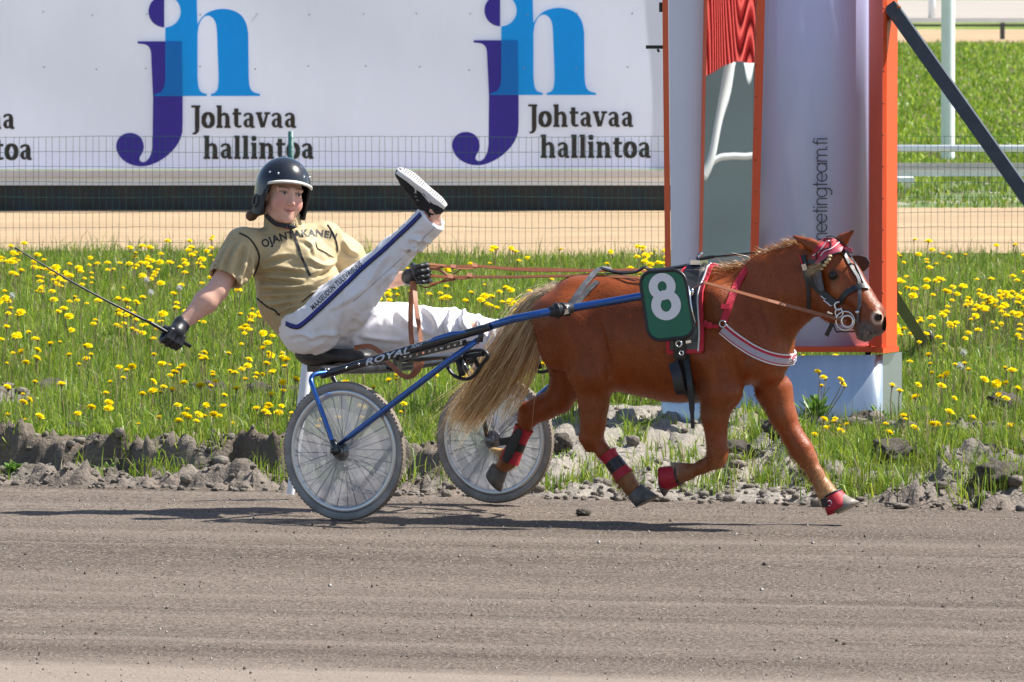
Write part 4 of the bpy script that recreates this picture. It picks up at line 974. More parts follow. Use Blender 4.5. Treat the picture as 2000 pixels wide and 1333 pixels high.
BW = -.655                                         # side rail offset from the centre line
def both(name, fn, mat):
    m = MB(); fn(m, lambda p: p); a = m.build(name, mat, sk)
    m = MB(); fn(m, mir); b = m.build(name, mat, sk); return a, b
hubo = SL(655, 880, -.765); rear = SL(640, 728, BW)
both('fork', lambda m, q: m.tube([q(v) for v in crom([hubo, SL(634, 820, -.765), SL(611, 757, -.76), SL(608, 741, -.745), SL(615, 732, -.72), rear], 6)], .0125, 10), MT_BLUE)
both('inner_fork', lambda m, q: m.tube([q(v) for v in crom([C1 + SF * .07, C1 + SF * .075 + SU * -.05 + Vector((0, 0, .22)), SL(646, 728, BW + .05)], 5)], .012, 8), MT_SKBLK)
both('fork_end', lambda m, q: m.tube([q(hubo + Vector((-.012, 0, .05))), q(hubo), q(hubo + Vector((.006, 0, -.02)))], [.015, .021, .018], 10), MT_SKBLK)
both('axle_bolt', lambda m, q: m.tube([q(hubo - SF * .028), q(C1 - SF * .04)], .014, 10), MT_SKBLK)
both('side_rail', lambda m, q: m.tube([q(SL(x, y, BW)) for x, y in ((628, 735), (649, 727.5), (760, 695), (850, 669.5), (936, 645), (958, 638))], [.015, .0205, .021, .021, .020, .019], 12), MT_SKBLK)
both('rail_cap', lambda m, q: m.tube([q(SL(x, y, BW - .013)) for x, y in ((828, 671), (850, 663), (885, 653), (918, 648))], [.004, .013, .014, .004], 8), MT_BLUE)
# shaft: leaves the rail, runs beside the pony
SH = [SL(950, 640, BW), SL(1000, 624, BW + .03), SL(1065, 611, BW + .09)]
def PO_shaft(px, py): return plane_pt(px, py, (.737, 39.95, 0), (math.sin(R(22)), math.cos(R(22)), 0), -.315)
shaft = SH + [PO_shaft(1180, 591.5), PO_shaft(1246, 580), PO_shaft(1300, 572.5), PO_shaft(1338, 568)]
both('shaft', lambda m, q: m.tube([q(v) if q is not mir else (q(v) if i < 3 else v + Vector((math.sin(R(22)), math.cos(R(22)), 0)) * .63) for i, v in enumerate(shaft)], .0185, 12), MT_BLUE)
both('diagonal_strut', lambda m, q: m.tube([q(v) for v in (SL(662, 868, -.745), SL(690, 848, -.74), SL(880, 703, -.69), SL(934, 664, BW - .01))], [.010, .0155, .0165, .014], 10, flat=(Vector((0, 0, 1)), .9)), MT_BLUE)
def gusset(m, q):
    m.tube([q(SL(940, 645, BW)), q(SL(938, 668, BW - .01))], .013, 8); m.tube([q(SL(905, 672, BW)), q(SL(934, 668, BW - .01))], .010, 8); m.tube([q(SL(934, 664, BW - .03)), q(SL(934, 664, BW + .03))], .011, 10)
both('gusset', gusset, MT_SKBLK)
def perf(m, q):                                    # drilled plate hung below the rail
    a, b = SL(768, 704, BW), SL(910, 669, BW); u = (b - a); n = 23; hh = Vector((0, 0, .014))
    for i in range(n):
        t0, t1 = i / n, (i + 1) / n; p0, p1 = a + u * t0, a + u * t1
        for z0, z1 in (((-1, -.35), (.35, 1)) if i % 2 else ((-1, 1),)):
            m.add([q(p) for p in (p0 + hh * z0 - SF * .004, p1 + hh * z0 - SF * .004, p1 + hh * z1 - SF * .004, p0 + hh * z1 - SF * .004, p0 + hh * z0 + SF * .004, p1 + hh * z0 + SF * .004, p1 + hh * z1 + SF * .004, p0 + hh * z1 + SF * .004)],
                  [(0, 1, 2, 3), (7, 6, 5, 4), (0, 4, 5, 1), (3, 2, 6, 7), (0, 3, 7, 4), (1, 5, 6, 2)])
both('drilled_plate', perf, MT_SKBLK)
m = MB()
for px, py in ((676, 719), (701, 712), (862, 681), (901, 668), (934, 667)): m.sph(SL(px, py, BW - .022 if py > 700 else BW - .018), .0065, 8, 6)
m.build('bolt', MT_CHROME, sk)
m = MB(); m.tube(crom([rear, SL(650, 724, BW + .06) + SU * -.03, SO + SU * ((rear - SO).dot(SU) - .05) + Vector((0, 0, rear.z - .012)), mir(SL(650, 724, BW + .06)) + SU * -.03, mir(rear)], 8), .020, 12); m.build('rear_arch', MT_SKBLK, sk)
cb = SL(800, 702, BW + .1); m = MB(); m.tube([SL(770, 700, BW + .01), cb, mir(cb), mir(SL(770, 700, BW + .01))], .0165, 10); m.build('cross_bar', MT_SKBLK, sk)
# seat
lo = Vector((-.34, -.2, -.1)); f = Field(np.arange(-.25, .26, .008), np.arange(-.2, .201, .008), np.arange(-.09, .091, .008))
f.ell((-.085, 0, .006), (.105, .155, .068), .02); f.ell((.05, 0, -.004), (.15, .095, .033), .04); f.cone((.1, 0, -.01), (.16, 0, -.008), .03, .022, .03, (1, 1.8, 1)); f.ell((-.02, 0, .075), (.13, .09, .04), .03, sign=-1)
V, F = f.extract(); V = relax(V, F, 2); sc_ = SL(655, 693, 0)
V = np.array([tuple(sc_ + SU * v[0] + SF * v[1] + Vector((0, 0, v[2]))) for v in V]); wpart('seat', mesh('seat', V, F, MT_SEAT), sk)
m = MB(); m.beam(sc_ + Vector((-.02, 0, -.065)) - SU * .10, sc_ + Vector((0, 0, -.06)) + SU * .14, .12, .035); m.beam(sc_ + SU * -.06 + Vector((0, 0, -.05)), SO + SU * ((rear - SO).dot(SU)) + Vector((0, 0, rear.z)), .05, .04); m.build('seat_bracket', MT_SKBLK, sk)
# foot rests
def rest(m, q):
    w_ = -.36; L_ = [(873, 709), (879, 723), (890, 735), (909, 740), (925, 735), (938, 716), (952, 697), (948, 688), (936, 685), (915, 687), (893, 694)]
    m.strap([q(SL(x, y, w_)) for x, y in L_], SF, .024, .009)
    return m
MT_REST = mk('rest_black', (.016, .016, .018), .45)
for q in (lambda p: p, mir):
    m = MB(); w_ = -.36; L_ = crom([SL(x, y, w_) for x, y in ((870, 703), (876, 720), (889, 735), (909, 741), (926, 734), (940, 714), (953, 697), (948, 687), (936, 684), (915, 687), (893, 694))], 4)
    m.tube([q(p) for p in L_], .0085, 8, flat=(SF, 1.6)); m.beam(q(SL(868, 703, w_)), q(SL(945, 692, w_)), .03, .02)
    m.tube([q(SL(895, 699, w_)), q(SL(903, 735, w_))], .016, 8); m.tube([q(SL(925, 696, w_)), q(SL(934, 715, w_ + .05))], .012, 8); m.build('foot_rest', MT_REST, sk)
    m = MB(); m.tube([q(SL(900, 697, w_)), q(SL(900, 697, BW + .0))], .012, 8); m.build('rest_arm', MT_SKBLK, sk)
# lettering on the rail
MT_SILV = mk('print_silver', (.55, .62, .72), .4)
def text2d(txt, off=0., res=3):
    cu = bpy.data.curves.new('t', 'FONT'); cu.body = txt; cu.space_character = 1.08; cu.offset = off; cu.resolution_u = res; o = bpy.data.objects.new('t', cu); COL.objects.link(o)
    bpy.context.view_layer.update(); dg = bpy.context.evaluated_depsgraph_get(); me = bpy.data.meshes.new_from_object(o.evaluated_get(dg)); bpy.data.objects.remove(o)
    bm = bmesh.new(); bm.from_mesh(me); bmesh.ops.triangulate(bm, faces=bm.faces)
    V = [v.co.copy() for v in bm.verts]; xs = [v.x for v in V]; ys = [v.y for v in V]; x0, x1, y0, y1 = min(xs), max(xs), min(ys), max(ys)
    return bm, (x0, x1, y0, y1)
def text_decal(name, txt, fn, mat, parent, off=.02, cut=.12):
    """fn(s,t) -> world point, s 0..1 along, t 0..1 up"""
    bm, (x0, x1, y0, y1) = text2d(txt, off)
    for _ in range(3):
        e = [e for e in bm.edges if e.calc_length() > cut]
        if not e: break
        bmesh.ops.subdivide_edges(bm, edges=e, cuts=1); bmesh.ops.triangulate(bm, faces=bm.faces)
    for v in bm.verts: v.co = fn((v.co.x - x0) / (x1 - x0), (v.co.y - y0) / (y1 - y0))
    me = bpy.data.meshes.new(name); bm.to_mesh(me); bm.free(); me.materials.append(mat); return wpart(name, me, parent)
def rail_text(s0, s1, h0, h1, sl):
    def fn(s, t):
        a, b = SL(718, 707.5, BW), SL(850, 669.5, BW); p = lerp(a, b, lerp(s0, s1, s)) + (b - a).normalized() * t * sl
        z = lerp(h0, h1, t); return p + Vector((0, 0, z)) - SF * (math.sqrt(max(.0215 ** 2 - z * z, .0001)) + .0012)
    return fn
text_decal('lettering', 'ROYAL', rail_text(0, .65, -.017, .014, .012), MT_SILV, sk, .03)
text_decal('lettering', 'PONY', rail_text(.68, .84, .0, .0145, .006), MT_SILV, sk, .02)
# ================================================================== the pony
PTH = R(22); PO = Vector((.737, 39.95, 0)); PU = Vector((math.cos(PTH), -math.sin(PTH), 0)); PF = Vector((math.sin(PTH), math.cos(PTH), 0))
def PW(px, py, wv): return plane_pt(px, py, PO, PF, wv)              # world point on the pony's lengthwise plane at offset wv
def toL(p): d = Vector(p) - PO; return Vector((d.dot(PU), d.dot(PF), p[2]))
def toW(l): return PO + PU * l[0] + PF * l[1] + Vector((0, 0, l[2]))
def PL(px, py, wv=0.): return toL(PW(px, py, wv))
pony = empty('pony', PO, -PTH, 'small chestnut pony with flaxen tail trotting in harness', 'pony')

h = .0085
f = Field(np.arange(-.98, 1.10, h), np.arange(-.36, .37, h), np.arange(.0, 1.40, h))
def C(a, b, ra, rb, k=.04, sc=None): f.cone(a, b, ra, rb, k, sc)
# trunk
f.ell(PL(1322, 662), (.335, .222, .300), .05); f.ell(PL(1235, 657), (.30, .215, .268), .06); f.ell(PL(1146, 640), (.225, .205, .232), .06)
C(PL(1118, 574, -.06), PL(1200, 570, -.03), .055, .05, .08); C(PL(1118, 574, .06), PL(1200, 570, .03), .055, .05, .08)
f.ell(PL(1425, 652), (.20, .180, .245), .06); f.ell(PL(1487, 675), (.150, .165, .185), .06)
C(PL(1300, 556), PL(1400, 548), .05, .065, .06)
for s in (-1, 1):
    C(PL(1110, 628, s * .11), PL(1168, 730, s * .125), .130, .098, .05); C(PL(1075, 615, s * .09), PL(1088, 690, s * .10), .085, .075, .05)
    C(PL(1400, 590, s * .10), PL(1478, 705, s * .105), .088, .092, .05, (1, .9, 1)); C(PL(1395, 700, s * .11), PL(1415, 765, s * .11), .10, .085, .05)
# neck
C(PL(1445, 616), PL(1520, 577), .180, .148, .06, (1, .68, 1)); C(PL(1520, 572), PL(1580, 548), .150, .122, .05, (1, .64, 1))
C(PL(1420, 560), PL(1490, 524), .055, .05, .05); C(PL(1490, 524), PL(1568, 494), .05, .052, .05); C(PL(1500, 640), PL(1562, 590), .10, .085, .05, (1, .8, 1))
# head: turned a little towards the camera
HY = R(17)
def HP(px, py, wv=0.):
    """point in the head's own plane: wv across the head, near side negative"""
    return toL(plane_pt(px, py, toW(PL(1595, 500, 0.)), (math.sin(PTH + HY), math.cos(PTH + HY), 0), wv))
HX = Vector((math.cos(HY), -math.sin(HY), 0)); HN = Vector((math.sin(HY), math.cos(HY), 0))     # head forward / far side, pony-local
def HM(ang):                                                    # ellipsoid axes: 0 along the face line tilted by ang, 1 across, 2 up
    u = HX * math.cos(ang) + Vector((0, 0, -1)) * math.sin(ang); v = HN; w_ = u.cross(v); return Matrix((u, v, w_)).transposed()
f.ell(HP(1616, 520), (.105, .080, .120), .03, HM(R(50))); f.ell(HP(1645, 545), (.10, .074, .085), .03, HM(R(55)))
for s in (-1, 1):
    f.ell(HP(1622, 585, s * .038), (.115, .036, .098), .03, HM(R(60)))       # cheek
    C(HP(1632, 566, s * .062), HP(1672, 592, s * .052), .022, .014, .025)     # facial crest
    f.ell(HP(1627, 534, s * .066), (.034, .022, .024), .015, HM(R(25)))       # brow over the eye
C(HP(1652, 540), HP(1704, 612), .072, .054, .03); C(HP(1640, 600), HP(1690, 632), .066, .050, .03)
C(HP(1704, 614), HP(1712, 634), .056, .050, .025); C(HP(1688, 640), HP(1692, 650), .046, .040, .015); C(HP(1706, 642, -.015), HP(1712, 640, .015), .034, .034, .015)
C(HP(1684, 654), HP(1690, 657), .030, .026, .012)
for s in (-1, 1):
    f.ell(HP(1714, 620, s * .034), (.024, .018, .027), .015, HM(R(70))); f.ell(HP(1717, 621, s * .054), (.016, .018, .020), .006, HM(R(70)), sign=-1)
    f.ell(HP(1628, 538, s * .083), (.022, .014, .014), .008, HM(R(20)), sign=-1); f.ell(HP(1627, 538, s * .068), (.020, .016, .013), .004, HM(R(20)))
C(HP(1670, 657, -.045), HP(1700, 650, -.052), .004, .004, .008) if False else None
for a, b, ra, rb in (((1668, 652, -.055), (1704, 652, -.05), .004, .003),): f.cone(HP(*a), HP(*b), ra, rb, .008, None, -1)   # mouth line
# ears
def ear(b0, b1, tip, s):
    f.cone(HP(*b0), HP(*b1), .030, .027, .02); f.cone(HP(*b1), HP(*tip), .027, .006, .012)
ear((1602, 486, -.05), (1582, 477, -.064), (1547, 461, -.085), -1); f.cone(HP(1592, 483, -.088), HP(1560, 468, -.104), .015, .005, .008, None, -1)
ear((1636, 478, .045), (1647, 468, .05), (1669, 449, .055), 1); f.cone(HP(1652, 470, .022), HP(1666, 455, .036), .012, .004, .008, None, -1)
# near hind leg
def leg(pts, k=.03):
    for (a, ra), (b, rb) in zip(pts[:-1], pts[1:]): f.cone(a, b, ra, rb, k)
NH, FH, NF, FFw = -.115, .115, -.105, .105
leg([(PL(1152, 735, NH), .100), (PL(1160, 790, NH), .060), (PL(1160, 828, NH), .045), (PL(1158, 856, NH), .042)], .05); leg([(PL(1150, 800, NH), .03), (PL(1141, 856, NH), .022), (PL(1150, 876, NH), .022)], .02)
leg([(PL(1160, 858, NH), .041), (PL(1180, 884, NH), .030), (PL(1204, 908, NH), .028), (PL(1219, 931, NH), .040), (PL(1235, 955, NH), .040)], .025)
# far hind leg, swinging back
leg([(PL(1112, 735, FH), .10), (PL(1093, 780, FH), .057), (PL(1062, 798, FH), .047), (PL(1036, 812, FH), .044)], .05); leg([(PL(1062, 778, FH), .024), (PL(1024, 798, FH), .024), (PL(1020, 818, FH), .023)], .02)
leg([(PL(1034, 815, FH), .043), (PL(1020, 845, FH), .031), (PL(1003, 882, FH), .029), (PL(994, 898, FH), .038), (PL(981, 912, FH), .035)], .025); f.cone(PL(980, 885, FH), PL(962, 878, FH), .022, .012, .02)
# near foreleg, folded
leg([(PL(1400, 772, NF), .088), (PL(1396, 815, NF), .058), (PL(1399, 850, NF), .043), (PL(1402, 880, NF), .044), (PL(1401, 896, NF), .043)], .04)
leg([(PL(1400, 898, NF), .042), (PL(1372, 912, NF), .031), (PL(1342, 926, NF), .029), (PL(1326, 926, NF), .040), (PL(1312, 930, NF), .036)], .02)
f.cone(PL(1345, 912, NF), PL(1310, 905, NF), .018, .010, .02)
# far foreleg, reaching forward
leg([(PL(1512, 765, FFw), .090), (PL(1530, 815, FFw), .056), (PL(1550, 855, FFw), .044), (PL(1566, 880, FFw), .047), (PL(1577, 898, FFw), .040)], .04)
leg([(PL(1578, 900, FFw), .040), (PL(1594, 928, FFw), .033), (PL(1609, 953, FFw), .036), (PL(1618, 968, FFw), .040), (PL(1632, 980, FFw), .042)], .025)
V, F = f.extract(); V = relax(V, F, 3, .5)
N_ = vnormals(V, F)
V += N_ * (.0022 * n3(V, (9, 9, 9), 201, 3))[:, None]
# muscle lines: shoulder, stifle and girth folds
def groove(V, N_, pts, wd, dp):
    d = np.full(len(V), 9.)
    for a, b in zip(pts[:-1], pts[1:]):
        a, b = np.array(a), np.array(b); ba = b - a; t = np.clip(((V - a) @ ba) / (ba @ ba), 0, 1); d = np.minimum(d, np.linalg.norm(V - a - t[:, None] * ba, axis=1))
    return V - N_ * (1.5 * dp * np.exp(-(d / wd) ** 2))[:, None]
bvh0 = None
def surfL(px, py): return None
V = groove(V, N_, [PL(1172, 640, -.2), PL(1184, 690, -.21), PL(1190, 735, -.18)], .018, .010); V = groove(V, N_, [PL(1445, 600, -.17), PL(1470, 640, -.19), PL(1455, 700, -.2), PL(1425, 750, -.19)], .022, .009); V = groove(V, N_, [PL(1430, 800, -.14), PL(1480, 755, -.16), PL(1510, 725, -.14)], .016, .009)
V = groove(V, N_, [PL(1140, 720, -.21), PL(1120, 640, -.21)], .03, .005)
N_ = vnormals(V, F)
def pony_cols(V):
    u, wv, z = V.T; c = np.tile(np.array([.25, .054, .009]), (len(V), 1))
    n = n3(V, (5, 5, 5), 211, 4); n2 = n3(V, (40, 40, 12), 212, 3)
    c *= (1 + .22 * n + .16 * n2)[:, None]
    dorsal = np.exp(-((z - .97) / .1) ** 2)[:, None]; c = c * (1 - .15 * dorsal)
    def blend(m, col): nonlocal c; m = np.clip(m, 0, 1)[:, None]; c = c * (1 - m) + np.array(col) * m
    # pale feathering and lower legs
    blend(sstep(.38, .10, z) * (.68 + .3 * n2) * (u > .25), (.50, .29, .125)); blend(sstep(.36, .15, z) * (.5 + .3 * n2) * (u < .25), (.36, .19, .08))
    hl = np.array(toL(PW(980, 925, FH))); nf = np.array(PL(1312, 915, NF))
    blend(np.exp(-(np.linalg.norm(V - np.array(PL(966, 880, FH)), axis=1) / .045) ** 2) * 1.1, (.62, .42, .20)); blend(np.exp(-(np.linalg.norm(V - nf, axis=1) / .05) ** 2) * .8, (.50, .42, .33))
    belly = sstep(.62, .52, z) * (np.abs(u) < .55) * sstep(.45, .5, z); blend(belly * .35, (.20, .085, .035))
    # muzzle
    mz = np.array(HP(1702, 646)); d = np.linalg.norm(V - mz, axis=1); blend(sstep(.098, .052, d), (.105, .092, .090)); md = np.array(HP(1690, 660)); blend(sstep(.05, .02, np.linalg.norm(V - md, axis=1)) * .7, (.06, .055, .055))
    for s in (-1, 1):
        d = np.linalg.norm(V - np.array(HP(1715, 621, s * .045)), axis=1); blend(np.exp(-((d - .027) / .008) ** 2) * .9, (.62, .46, .36)); blend(sstep(.021, .014, d), (.012, .009, .008))
        d = np.linalg.norm(V - np.array(HP(1628, 538, s * .078)), axis=1); blend(sstep(.042, .022, d) * .75, (.05, .022, .012))
        blend(np.exp(-(np.linalg.norm(V - np.array(HP(1636, 568, s * .07)), axis=1) / .03) ** 2) * .5, (.40, .15, .05))
    for x0, y0, x1, y1 in ((1668, 652, 1690, 655), (1690, 655, 1716, 648)):
        a = np.array(HP(x0, y0, -.05)); b = np.array(HP(x1, y1, -.045)); ba = b - a; t = np.clip(((V - a) @ ba) / (ba @ ba), 0, 1); blend(np.exp(-(np.linalg.norm((V - a - t[:, None] * ba) * np.array([1, .35, 1]), axis=1) / .0055) ** 2) * .85, (.012, .009, .009))
    tip = np.array(HP(1669, 449, .055)); blend(sstep(.03, .01, np.linalg.norm(V - tip, axis=1)), (.10, .04, .02))
    return np.clip(c, .004, 1)
MT_COAT = mk('chestnut_coat', (.2, .06, .02), .42, attr='Col', bump=.5, bscale=120, bstretch=(.5, 1, .5), bdist=.005, spec=.36, sheen=.0, var=.10, scale=60, stretch=(1, 1, .3))
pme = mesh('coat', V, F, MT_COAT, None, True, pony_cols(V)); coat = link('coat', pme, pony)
VW = np.array([tuple(toW(v)) for v in V]); PBVH = BVHTree.FromPolygons([Vector(v) for v in VW], [tuple(q) for q in F])
CAMP = Vector((0, 0, CAMH))
def hit(px, py, bvh=None, off=0.):
    """visible surface point at a photo pixel, raised by off along the surface normal"""
    d = Vector(ray(px, py)).normalized(); r = (bvh or PBVH).ray_cast(CAMP, d)
    return (r[0] + r[1] * off, r[1]) if r[0] is not None else (None, None)

# short coat hair standing off the skin
st = Strands(); n = 42000; fi = RNG.integers(0, len(F), n * 2); fc = V[F[fi]].mean(1); nn_ = N_[F[fi, 0]]
keep = (fc[:, 1] < .28); fi, fc, nn_ = fi[keep][:n], fc[keep][:n], nn_[keep][:n]; n = len(fc)
fc = fc + RNG.normal(0, .003, (n, 3)); lowz = sstep(.42, .18, fc[:, 2]); ln = (.007 + .016 * lowz) * RNG.uniform(.6, 1.4, n)
hd = np.linalg.norm(fc - np.array(HP(1690, 630)), axis=1); ln *= np.where(hd < .12, .3, 1)
back = np.stack([-np.ones(n) * .8, np.zeros(n), -np.ones(n) * (.35 + .9 * lowz)], 1); dr = nn_ * .45 + back * .9 + RNG.normal(0, .25, (n, 3)); dr -= nn_ * np.minimum(0, (dr * nn_).sum(1) - .18)[:, None]; dr /= np.linalg.norm(dr, axis=1)[:, None]
pts = np.stack([fc - nn_ * .001, fc + dr * (ln * .55)[:, None], fc + dr * ln[:, None] - np.array([0, 0, 1]) * (ln * .12)[:, None]], 1)
sd = np.cross(dr, nn_ + RNG.normal(0, .2, (n, 3))); sd /= np.linalg.norm(sd, axis=1)[:, None] + 1e-9
o = link('coat_hair', st.add(pts, np.array([.0013, .0011, .0002]), sd, pony_cols(fc) * RNG.uniform(.75, 1.1, (n, 1))) or st.me('coat_hair', mk('hair', (.2, .06, .02), .7, attr='Col', spec=.1)), pony); o['kind'] = 'stuff'
MT_HAIR = bpy.data.materials['hair']

# hooves
MT_HOOF = mk('hoof_horn', (.075, .065, .056), .55, col2=(.15, .13, .11), scale=20, stretch=(1, 1, .4), bump=.2, bscale=60, bdist=.003)
def hoof(top, nrm, toe, r=.044, hh=.07, mat=MT_HOOF):
    nrm = Vector(nrm).normalized(); toe = Vector(toe); toe = (toe - nrm * toe.dot(nrm)).normalized(); sd = nrm.cross(toe); m = MB(); V = []; n = 18
    for t, rr, sh in ((0, .92, 0), (.15, 1.0, .002), (.6, 1.14, .016), (1, 1.28, .030), (1.0, 1.1, .030)):
        for j in range(n):
            a = 2 * math.pi * j / n; x = math.cos(a); y = math.sin(a); q = 1.12 if x > 0 else .92
            V.append(top + nrm * hh * t * (1 - .22 * (x < 0) * t * 0) + toe * (x * r * rr * q + sh) + sd * y * r * rr * .95 + nrm * (-.012 * x * (1 - t)))
    F_ = [(i * n + j, i * n + (j + 1) % n, (i + 1) * n + (j + 1) % n, (i + 1) * n + j) for i in range(4) for j in range(n)] + [tuple(range(4 * n, 5 * n)), tuple(reversed(range(n)))]
    m.add(V, F_, True); return m.build('hoof', mat, pony)
def dirW(a, b): return (Vector(b) - Vector(a)).normalized()
hoof(PW(1240, 960, NH), dirW(PW(1237, 955, NH), PW(1251, 985, NH)), PU + Vector((0, 0, .1)), .046, .070)
hoof(PW(976, 914, FH), dirW(PW(978, 910, FH), PW(951, 933, FH)), dirW(PW(960, 900, FH), PW(968, 945, FH)), .043, .068)
hoof(PW(1308, 932, NF), dirW(PW(1314, 930, NF), PW(1288, 937, NF)), dirW(PW(1300, 900, NF), PW(1298, 950, NF)), .036, .048)
hoof(PW(1634, 978, FFw), dirW(PW(1630, 972, FFw), PW(1645, 1000, FFw)), dirW(PW(1620, 988, FFw), PW(1670, 985, FFw)), .046, .058, mk('hoof_pale', (.30, .26, .22), .5, col2=(.18, .15, .12), scale=30))
# eyes
m = MB(); e = toW(HP(1628.5, 538.5, -.070)); m.sph(e - PF * .003, .0215, 14, 10); m.sph(toW(HP(1628, 538, .070)), .0185, 12, 8); m.build('eye', mk('eye_dark', (.008, .005, .004), .12), pony)

# tail
MT_TAIL = mk('tail_hair', (.5, .35, .18), .36, attr='Col', spec=.5, trans=.45)
def bez(P0, P1, P2, P3, k):
    t = np.linspace(0, 1, k)[None, :, None]; return ((1 - t) ** 3) * P0[:, None] + 3 * t * (1 - t) ** 2 * P1[:, None] + 3 * t * t * (1 - t) * P2[:, None] + t ** 3 * P3[:, None]
def hairs(name, n, rootf, ctrl, wid, cols, parent, k=9, wav=.01):
    st = Strands(); P0 = rootf(n); P1, P2, P3 = ctrl(n, P0); pts = bez(P0, P1, P2, P3, k)
    ph = RNG.uniform(0, 6.28, (n, 1)); t = np.linspace(0, 1, k)[None]; wv = wav * t * np.sin(t * RNG.uniform(4, 10, (n, 1)) + ph)
    pts[:, :, 2] += wv; pts[:, :, 1] += wav * t * np.cos(t * 7 + ph)
    sd = np.cross(pts[:, -1] - pts[:, 0], RNG.normal(0, 1, (n, 3))); sd /= np.linalg.norm(sd, axis=1)[:, None]
    st.add(pts, wid, sd, cols(n, k)); return link(name, st.me(name, MT_TAIL), parent)
dock = np.array(PL(1082, 566, -.01))
def troot(n): t = RNG.random((n, 1)); a = np.array(PL(1088, 556)); b = np.array(PL(1056, 600)); return a + (b - a) * t + RNG.normal(0, .016, (n, 3)) * np.array([1, 1.5, .6])
LOCK = RNG.normal(0, 1, (46, 3))
def tctrl(n, P0):
    q = RNG.random(n); li = RNG.integers(0, 46, n); lk = LOCK[li]; cl = .62
    s = np.clip(.5 + .26 * (lk[:, 0] * cl + RNG.normal(0, .55, n)), -.15, 1.15)                                     # across the tail: 0 upper/left edge, 1 lower/right edge
    A1, B1 = np.array(PL(1014, 548, -.04)), np.array(PL(1052, 640, -.06)); A2, B2 = np.array(PL(985, 680, -.05)), np.array(PL(1028, 722, -.05)); A3, B3 = np.array(PL(864, 856, .02)), np.array(PL(900, 842, .0))
    lt = np.clip(1.04 - np.abs(RNG.normal(0, .20, n)) - .14 * np.abs(lk[:, 1]) - .25 * np.clip(s, 0, 1), .2, 1.1); sp = s[:, None]
    P1 = A1 + (B1 - A1) * sp + RNG.normal(0, .018, (n, 3)); P2 = A2 + (B2 - A2) * sp + RNG.normal(0, .02, (n, 3)) + (lk * .012); P3 = A3 + (B3 - A3) * sp + RNG.normal(0, .02, (n, 3)) + lk * .035
    fly = (RNG.random(n) < .14)[:, None]; P3 = P3 + fly * RNG.normal(0, .09, (n, 3)); P2 = P2 + fly * RNG.normal(0, .04, (n, 3)); P3 = P2 + (P3 - P2) * lt[:, None]; P2 = P1 + (P2 - P1) * (.85 + .15 * lt[:, None]); return P1, P2, P3
def tcol(n, k):
    base = np.array([[.97, .74, .42], [.84, .56, .25], [.98, .82, .52], [.50, .25, .08], [.26, .11, .035]])[RNG.choice(5, n, p=[.3, .27, .2, .15, .08])] * RNG.uniform(.75, 1.2, (n, 1)); t = np.linspace(0, 1, k)[None, :, None]
    grey = np.array([.72, .66, .56]); up = np.clip(1.1 - t * 1.6, 0, 1) * .6; c = base[:, None] * (1 - up) + grey * up; return c * 1.0
hairs('tail', 2900, troot, tctrl, np.array([.0030] * 4 + [.0028, .0026, .0022, .0017, .0007]), tcol, pony, 9, .012)
# mane: short upright flaxen crest, and a plaited forelock
def mroot(n):
    t = RNG.random(n); pts = np.array([tuple(p) for p in crom([PL(1402, 535), PL(1440, 530), PL(1490, 500), PL(1540, 480), PL(1575, 472)], 10)]); i = t * (len(pts) - 1); i0 = np.minimum(i.astype(int), len(pts) - 2); fr = (i - i0)[:, None]
    p = pts[i0] * (1 - fr) + pts[i0 + 1] * fr; return p + RNG.normal(0, .012, (n, 3)) + np.array([0, -.005, -.006])
def mctrl(n, P0):
    L_ = RNG.uniform(.010, .026, n)[:, None]; L_ = np.where(P0[:, :1] < PL(1462, 510)[0], L_ * 1.9, L_); d = np.stack([RNG.normal(-.5, .35, n), RNG.normal(-.35, .5, n), RNG.uniform(.3, .9, n)], 1); d2 = d + np.stack([np.full(n, -.5), RNG.normal(0, .4, n), -RNG.uniform(.3, 1.1, n)], 1)
    return P0 + d * L_ * .5, P0 + d * L_ * .9 + d2 * L_ * .15, P0 + d * L_ + d2 * L_ * .7
def mcol(n, k):
    base = np.array([[.62, .40, .19], [.36, .15, .045], [.74, .55, .32], [.24, .075, .02]])[RNG.choice(4, n, p=[.22, .36, .12, .30])] * RNG.uniform(.8, 1.15, (n, 1)); return np.repeat(base[:, None], k, 1)
hairs('mane', 1500, mroot, mctrl, np.array([.0022, .0022, .002, .0016, .0006]), mcol, pony, 5, .004)
def froot(n): return np.array(HP(1598, 524, -.088)) + RNG.normal(0, .006, (n, 3))
def fctrl(n, P0):
    e = np.array(HP(1612, 508, -.09)); g = np.array(HP(1580, 532, -.10)) + RNG.normal(0, .018, (n, 3)); return e + RNG.normal(0, .01, (n, 3)), P0 + RNG.normal(0, .01, (n, 3)), g
hairs('forelock', 160, froot, fctrl, np.array([.002, .002, .0018, .0012, .0005]), lambda n, k: np.repeat(np.array([[.72, .55, .34]]) * RNG.uniform(.7, 1.1, (n, 1)), k, 0).reshape(n, k, 3), pony, 5, .004)
m = MB(); pl = [(1622, 502), (1620, 508), (1616, 513), (1612, 519), (1606, 525)]
for i, (x, y) in enumerate(pl): p, n_ = hit(x, y, None, .008); m.sph(p if p else toW(HP(x, y, -.09)), (.012, .010, .008), 8, 6)
m.build('plait', mk('plait_hair', (.66, .46, .25), .5, var=.2, scale=90), pony)
